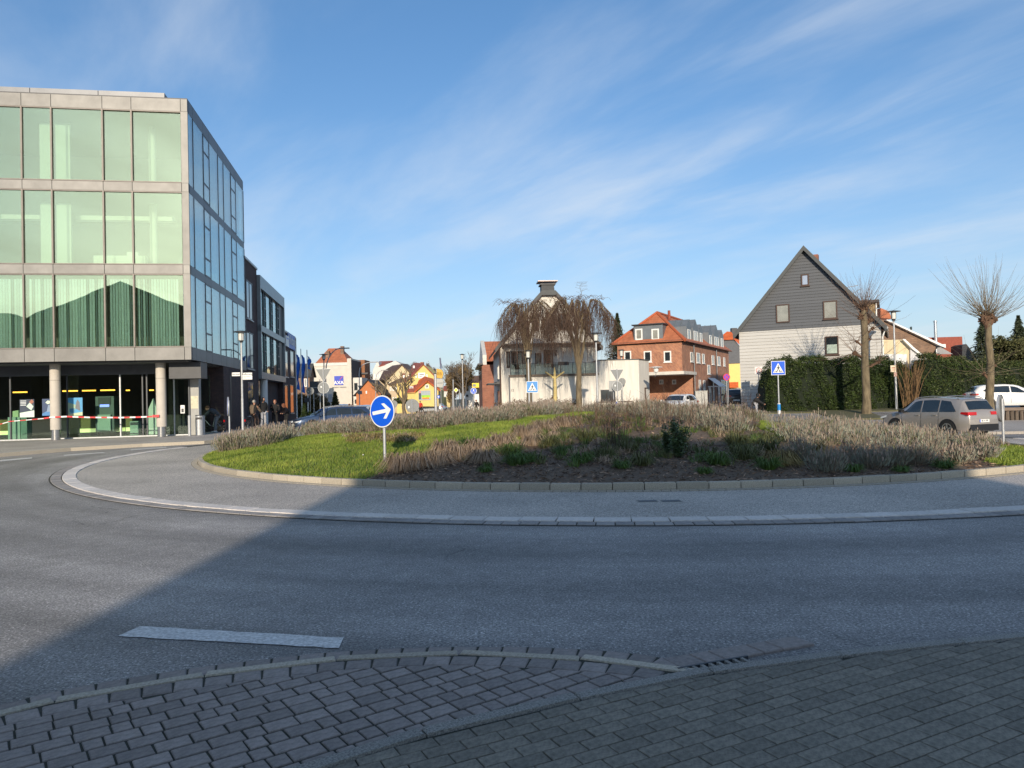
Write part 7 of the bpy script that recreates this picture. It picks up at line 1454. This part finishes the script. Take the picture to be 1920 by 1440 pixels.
weeping(1086,52,.35,8.55,2.6,2.6,'right of two weeping trees, with a thick crooked trunk and shaggy twigs',[(-.02,0,-.1),(.0,0,1.8),(.06,0,3.2),(-.12,0,4.2),(-.05,0,5.6),(.1,.1,7.2)],n=1500,seed=5)
t=thing('wispy_shoot','thin wispy shoot rising above the crown of the right weeping tree','branch',PW(1088,562,52)); m=MB(); m.tube([(0,0,0),(.1,0,.5),(-.02,0,.9),(.18,0,1.25)],[.02,.015,.01,.006],4)
for k in range(12): m.tube([(.05,0,.4+k*.07),(.05+random.uniform(-.4,.5),0,.6+k*.06),(.1+random.uniform(-.5,.6),0,.5+k*.07)],[.008,.006,.004],3)
m.build('twigs',M_twigg,t)
random.seed(11)
# trunk clothing of hanging twigs on right tree
def shag(px,d,z0,ya,yb,r,n,label):
    pass
# ---- pruned pale tree trunk between them
p=PW(1040,765,55.5); t=thing('pruned_tree','pale yellow pruned tree trunk with three bare arms against the white wall','tree',(p.x,55.5,.45)); o=t.location; W=lambda a,b:(PW(a,b,55.5).x-o.x,0,PW(a,b,55.5).z-.45)
My=mat('pale_peeled_wood',(.50,.40,.17),.85,.25,6,bump=.5,bscale=15)
MB().tube([W(1041,780),W(1041,745),W(1041,725),W(1040,709)],[.17,.15,.13,.11],10).build('trunk',My,t,True); [MB().tube(a_,b_,8).build('branch',My,t,True) for a_,b_ in (([W(1040,710),W(1031,703),W(1022,697)],[.08,.06,.045]),([W(1041,710),W(1050,702),W(1058,697)],[.08,.06,.045]),([W(1040,709),W(1040,697),W(1039.5,689)],[.09,.07,.04]),([W(1041,724),W(1037,722.5)],[.05,.03]))]
# ---- pollard trees
def pollard(px,d,z0,zt_,knobs,R,label,n,seed,rt=.22):
    random.seed(seed); p=PW(px,760,d); t=thing('pollard_tree',label,'tree',(p.x,d,z0)); H=zt_-z0; m=MB(); pts=[Vector((random.gauss(0,.03),0,H*f)) for f in (0,.15,.35,.55,.75,.9,1.0)]; pts[0].z=-.1
    m.tube(pts,[rt*1.35,rt*1.05,rt,rt*.92,rt*.9,rt*.85,rt*.7],12); m.build('trunk',M_bark,t,True)
    sh=MB()
    for (kx,ky,kz,kr,share,mode) in knobs:
        kn=MB()
        c=Vector((kx,ky,kz*H)); base=Vector((0,0,kz*H-.35 if abs(kx)>.2 else kz*H-.2)); kn.tube([Vector((0,0,kz*H-.5)),base,(base+c)/2+Vector((0,0,-.03)),c],[kr*.5,kr*.6,kr*.6,kr*.7],8)
        for q in range(26):
            v=Vector((random.gauss(0,1),random.gauss(0,1),random.gauss(0,.8))).normalized()*kr*.7; kn.cyl(c+v*.2,c+v*1.6,kr*.42,kr*.2,6)
        kn.build('knob',M_knob,t,True)
        for q in range(int(n*share)):
            a=random.uniform(0,6.28); el=random.uniform(.1,1.45) if mode=='up' else random.uniform(-.5,.9); L_=R*random.choice([random.uniform(.35,.7),random.uniform(.6,1.08)]); dv=Vector((math.cos(a)*math.cos(el),math.sin(a)*math.cos(el),math.sin(el))); b=c+dv*kr*.6; pts=[b]
            for j in range(1,6): f=j/5; pts.append(b+dv*L_*f+Vector((random.gauss(0,.045),random.gauss(0,.045),(.28 if mode=='up' else .1)*L_*f*f*(1 if el<1 else .3)+random.gauss(0,.02))))
            sh.tube(pts,[.013,.011,.009,.007,.006,.003],3)
    sh.build('shoots',M_twigg if seed>20 else M_twig,t); return t
pollard(1625,43,zg(PW(1625,760,43).x,43)-.02,6.25,[(0,0,1.0,.24,.42,'up'),(-.15,0,.93,.2,.1,'up'),(.35,0,.90,.17,.12,'up'),(.55,.1,.82,.11,.08,'side'),(-.45,0,.70,.09,.06,'side'),(-.55,.1,.59,.14,.12,'side'),(.75,0,.50,.11,.08,'side'),(.3,.1,.72,.1,.05,'side')],2.45,'left pollard tree with knobbly stubs standing before the clapboard house',210,12)
pollard(1857,41,zg(PW(1857,760,41).x,41),5.5,[(.0,0,1.0,.30,.5,'up'),(.22,0,.96,.28,.2,'up'),(-.25,0,.97,.24,.15,'up'),(-.3,0,.42,.10,.08,'side'),(.3,.0,.5,.10,.07,'side')],3.05,'right pollard tree with a big knot and a fan of long bare shoots',210,24,rt=.20)
# ---- yew hedges
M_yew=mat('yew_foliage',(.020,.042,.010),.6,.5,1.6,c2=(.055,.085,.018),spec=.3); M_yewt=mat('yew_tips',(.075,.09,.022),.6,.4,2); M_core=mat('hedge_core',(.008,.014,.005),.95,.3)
def hedge(label,pts,dep,n,name='hedge',mats=None,cat='hedge',zbase=None,leaf=(.04,.10),tipf=.06):
    """pts: (px, ytop, ybottom, d) along the front"""
    P=[]; 
    for px,yt,yb,d in pts: a=PW(px,yt,d); b=PW(px,yb,d); P.append((a.x,d,b.z,a.z))
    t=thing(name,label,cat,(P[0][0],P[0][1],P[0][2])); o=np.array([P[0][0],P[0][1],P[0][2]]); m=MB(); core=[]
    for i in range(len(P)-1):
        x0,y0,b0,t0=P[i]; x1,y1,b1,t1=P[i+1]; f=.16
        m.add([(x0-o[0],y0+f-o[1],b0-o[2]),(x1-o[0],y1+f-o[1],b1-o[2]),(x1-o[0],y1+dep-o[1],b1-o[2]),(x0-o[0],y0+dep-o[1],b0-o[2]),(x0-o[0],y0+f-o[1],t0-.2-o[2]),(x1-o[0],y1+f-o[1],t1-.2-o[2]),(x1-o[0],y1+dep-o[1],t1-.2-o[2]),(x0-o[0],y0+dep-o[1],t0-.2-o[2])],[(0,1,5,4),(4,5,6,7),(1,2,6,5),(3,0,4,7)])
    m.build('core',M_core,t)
    L_=[math.hypot(P[i+1][0]-P[i][0],P[i+1][1]-P[i][1]) for i in range(len(P)-1)]; w_=np.array(L_)/sum(L_); seg=RNG.choice(len(L_),n,p=w_); u=RNG.random(n); Pa=np.array(P); A_=Pa[seg]*(1-u[:,None])+Pa[seg+1]*u[:,None]
    top=RNG.random(n)<.28; v=np.where(top,1,RNG.random(n)); dp=np.where(top,RNG.random(n)*dep,RNG.random(n)**2*.35)
    X_=A_[:,0]; bump=.22*np.sin(X_*1.9+1)*np.sin(v*4+X_)+.13*np.sin(X_*5.3)*np.cos(v*9)+.08*np.sin(X_*11+v*17)
    tipb=.14*np.sin(X_*2.7)+.10*np.sin(X_*6.1+1)+.06*np.sin(X_*13)
    C=np.stack([X_,A_[:,1]+dp-np.where(top,0,bump)*.8+RNG.normal(0,.04,n),A_[:,2]+(A_[:,3]-A_[:,2]+tipb)*v+np.where(top,RNG.normal(0,.09,n)+.02,0)],1)-o
    V,F_=leafquads(C,RNG.uniform(leaf[0],leaf[1],n),flat=.6,asp=.32); mi=(RNG.random(n)<tipf).astype(int); mi=np.where(top&(RNG.random(n)<tipf*2.5),1,mi)
    npmesh('foliage',V,F_,mats or [M_yew,M_yewt],t,mi); return t
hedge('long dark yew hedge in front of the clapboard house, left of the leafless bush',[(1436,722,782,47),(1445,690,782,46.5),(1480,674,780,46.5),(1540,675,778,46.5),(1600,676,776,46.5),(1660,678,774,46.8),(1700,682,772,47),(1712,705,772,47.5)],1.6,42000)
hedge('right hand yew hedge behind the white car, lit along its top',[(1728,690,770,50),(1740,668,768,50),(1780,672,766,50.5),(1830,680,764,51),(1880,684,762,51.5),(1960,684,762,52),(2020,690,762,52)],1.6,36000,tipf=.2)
# leafless orange bush between the hedges
p=PW(1708,770,45.5); t=thing('leafless_bush','leafless bush of many orange brown upright stems between the two hedges','bush',(p.x,45.5,.25)); m=MB()
for k in range(60):
    a=random.uniform(0,6.28); sp=random.uniform(.1,1); b=Vector((random.gauss(0,.22),random.gauss(0,.15),0)); m.tube([b,b+Vector((math.cos(a)*sp*.25,math.sin(a)*.2,.9)),b+Vector((math.cos(a)*sp*.7,math.sin(a)*.4,1.9)),b+Vector((math.cos(a)*sp*1.4,math.sin(a)*.5,random.uniform(2.3,3.4)))],[.022,.018,.013,.005],4)
m.build('stems',mat('orange_stem',(.17,.10,.045),.9,.3,4),t)
# ---- conifers
M_con=mat('conifer_needles',(.018,.034,.014),.7,.5,1.2,c2=(.05,.065,.025)); M_conb=mat('blue_green_needles',(.035,.06,.045),.7,.4,1.2)
def conifer(px,ytop,d,z0,R,label,n=5000,m_=None,bot=.08):
    p=PW(px,ytop,d); H=p.z-z0; t=thing('conifer',label,'tree',(p.x,d,z0)); MB().tube([(0,0,0),(0,0,H*.5),(0,0,H*.97)],[.18,.1,.02],7).build('trunk',M_bark,t)
    f=RNG.random(n)**.8; tier=np.abs(((f*11)%1)-.0); r=R*(1-f)*(.55+.45*(1-tier))*np.sqrt(RNG.random(n)); a=RNG.uniform(0,6.28,n); r=r*(1+.25*np.sin(a*5+f*40)); z=H*(bot+(1-bot)*f)-r*.25
    C=np.stack([r*np.cos(a),r*np.sin(a),z],1); V,F_=leafquads(C,RNG.uniform(.08,.2,n),flat=.35,asp=.28); npmesh('foliage',V,F_,m_ or M_con,t); return t
conifer(1157,588,74,.3,3.1,'dark spruce behind the right weeping tree, left of the red brick building',9000)
conifer(1843,592,66,0,3.0,'dark conifer right behind the right pollard tree',9000)
conifer(1909,592,70,0,3.2,'dark conifer at the right picture edge',9000)
conifer(1875,630,60,0,3.0,'lower dark conifer between the two right conifers',6000)
conifer(628,735,68,-.3,1.0,'small green conifer bush in front of the white office wall',3000,mat('olive_foliage',(.06,.07,.02),.8,.4,1,c2=(.11,.11,.035)))
conifer(1708,613,95,0,1.6,'tiny distant spruce tip above the brown brick roof',1500)
# ---- far bare trees
def baretree(px,ytop,d,z0,R,label,seed,m_=None,depth=5,trunk=.16,lean=0,th=.011):
    random.seed(seed); p=PW(px,ytop,d); H=p.z-z0; t=thing('bare_tree',label,'tree',(p.x,d,z0)); tr=MB(); tw=MB()
    def grow(b,dv,L_,r,k):
        e=b+dv*L_; mid=(b+e)/2+Vector((random.gauss(0,.06),random.gauss(0,.06),0))*L_; (tr if k>=depth-1 else tw).tube([b,mid,e],[r,r*.85,r*.68],5 if k>=depth-1 else 3)
        if k==0: return
        for _ in range(3 if k<depth else 4):
            a=random.uniform(0,6.28); s=random.uniform(.35,.85); n_=(dv+Vector((math.cos(a)*s,math.sin(a)*s,random.uniform(-.1,.35)))).normalized(); grow(b.lerp(e,random.uniform(.65,1)),n_,L_*random.uniform(.62,.82),max(th,r*.6),k-1)
    grow(Vector((0,0,0)),Vector((lean,0,1)).normalized(),H*.34,trunk,depth); tr.build('trunk',M_bark if m_ is None else m_,t); tw.build('twigs',m_ or M_fartwig,t)
    ext=max((v.z for c in t.children for v in [Vector(x) for x in [c.bound_box[i] for i in range(8)]]),default=H); s=H/ext; t.scale=(R/ (ext*.38) if R else s,s,s) if False else (s,s,s); return t
baretree(719,700,100,-.3,0,'bare street tree with yellowish bark left, before the cream gable house',31,M_twigg,4,.2,th=.02)
baretree(757,690,92,-.3,0,'bare street tree with thick trunk before the yellow gable house',33,M_twigg,4,.24,th=.02)
baretree(868,658,95,-.3,0,'bare grey tree rising above the brown bush beside the lantern lamp',35,M_fartwig,5,.16,th=.02)
baretree(905,700,110,0,0,'faint bare tree behind the yellow canopy',36,M_fartwig,5,.12,th=.02)
# brown leafy masses
M_brl=mat('brown_winter_leaves',(.19,.125,.05),.9,.4,.8,c2=(.30,.20,.085)); M_grl=mat('greyish_twig_mass',(.16,.13,.11),.9,.4,.8)
def blob(px,ytop,ybot,wpx,d,label,m_,n=6000,name='leafy_tree',leaf=(.08,.2),cat='tree'):
    a=PW(px,ytop,d); b=PW(px,ybot,d); Rx=wpx/2*d/F; Rz=(a.z-b.z)/2; t=thing(name,label,cat,(a.x,d,b.z)); MB().tube([(0,0,-.5),(0,0,Rz)],[.2,.1],7).build('trunk',M_bark,t)
    nc=max(9,int(Rx*7)); cc=RNG.normal(size=(nc,3)); cc/=np.linalg.norm(cc,axis=1,keepdims=True); cc*=RNG.uniform(.3,.85,(nc,1)); k=RNG.integers(0,nc,n); C=cc[k]+RNG.normal(0,.16,(n,3)); C=C*np.array([Rx,Rx*.8,Rz])+np.array([0,0,Rz]); C=C[C[:,2]>0]
    V,F_=leafquads(C,RNG.uniform(leaf[0],leaf[1],len(C)),asp=.4); npmesh('crown',V,F_,m_,t); return t
blob(866,683,752,62,100,'round brown leaved tree left of the yellow canopy',M_brl,14000)
blob(845,705,755,26,108,'brown bushy tree beside the yellow shop sign mast',M_brl,5000)
blob(688,686,745,34,165,'grey bare treetops between the white office and the tenement',M_grl,9000,leaf=(.08,.25))
blob(779,678,700,34,170,'grey bare treetops behind the ridge of the yellow gable house',M_grl,4000)
blob(807,680,712,22,165,'grey bare treetops right of the yellow gable',M_grl,4000)
blob(700,708,745,30,160,'grey undergrowth left of the tenement house',M_grl,3000)
blob(1900,628,690,110,58,'olive green conifer mass at the right behind the hedge',mat('olive_foliage',(.06,.07,.02),.8,.4,1,c2=(.11,.11,.035)),16000,leaf=(.06,.16))
blob(1800,690,735,50,54,'olive shrub behind the white car',mat('olive_foliage',(.06,.07,.02)),5000,leaf=(.06,.14),name='shrub',cat='shrub')
blob(572,757,800,22,52,'dark round evergreen bush behind the blue estate car',M_yew,4000,name='bush',cat='bush',leaf=(.05,.1))
hedge('brownish low hedge left, below the small brick house',[(556,742,790,68),(575,743,790,68),(600,748,790,68),(612,752,790,68)],1.5,6000,mats=[mat('brown_green_hedge',(.10,.085,.03),.9,.4,1.5),M_brl],leaf=(.06,.14),tipf=.3)
hedge('low hedge along the far street before the beige terrace',[(738,750,757,100),(755,750,757,100),(772,751,758,100)],1.2,2500,mats=[M_yew,M_yewt],leaf=(.06,.14))
hedge('reddish shrub border along the foot of the white house',[(925,757,775,56),(960,756,775,56),(1020,752,775,56),(1090,750,775,56)],.8,4000,mats=[M_brl,M_twig],leaf=(.04,.09),name='shrub_border',cat='shrubs',tipf=.5)
# fallen leaves on the right pavement and road
m=MB()
for k in range(26):
    x=random.uniform(.3,3.2); y=random.uniform(3.3,5.0); s=random.uniform(.006,.016); z=.03; m.add([(x-s,y,z),(x,y-s*.6,z+.004),(x+s,y,z+.002),(x,y+s*.6,z)],[(0,1,2,3)])
m.build('fallen_leaves',mat('pale_leaf',(.3,.28,.2),.8,.3,50),kind='stuff')
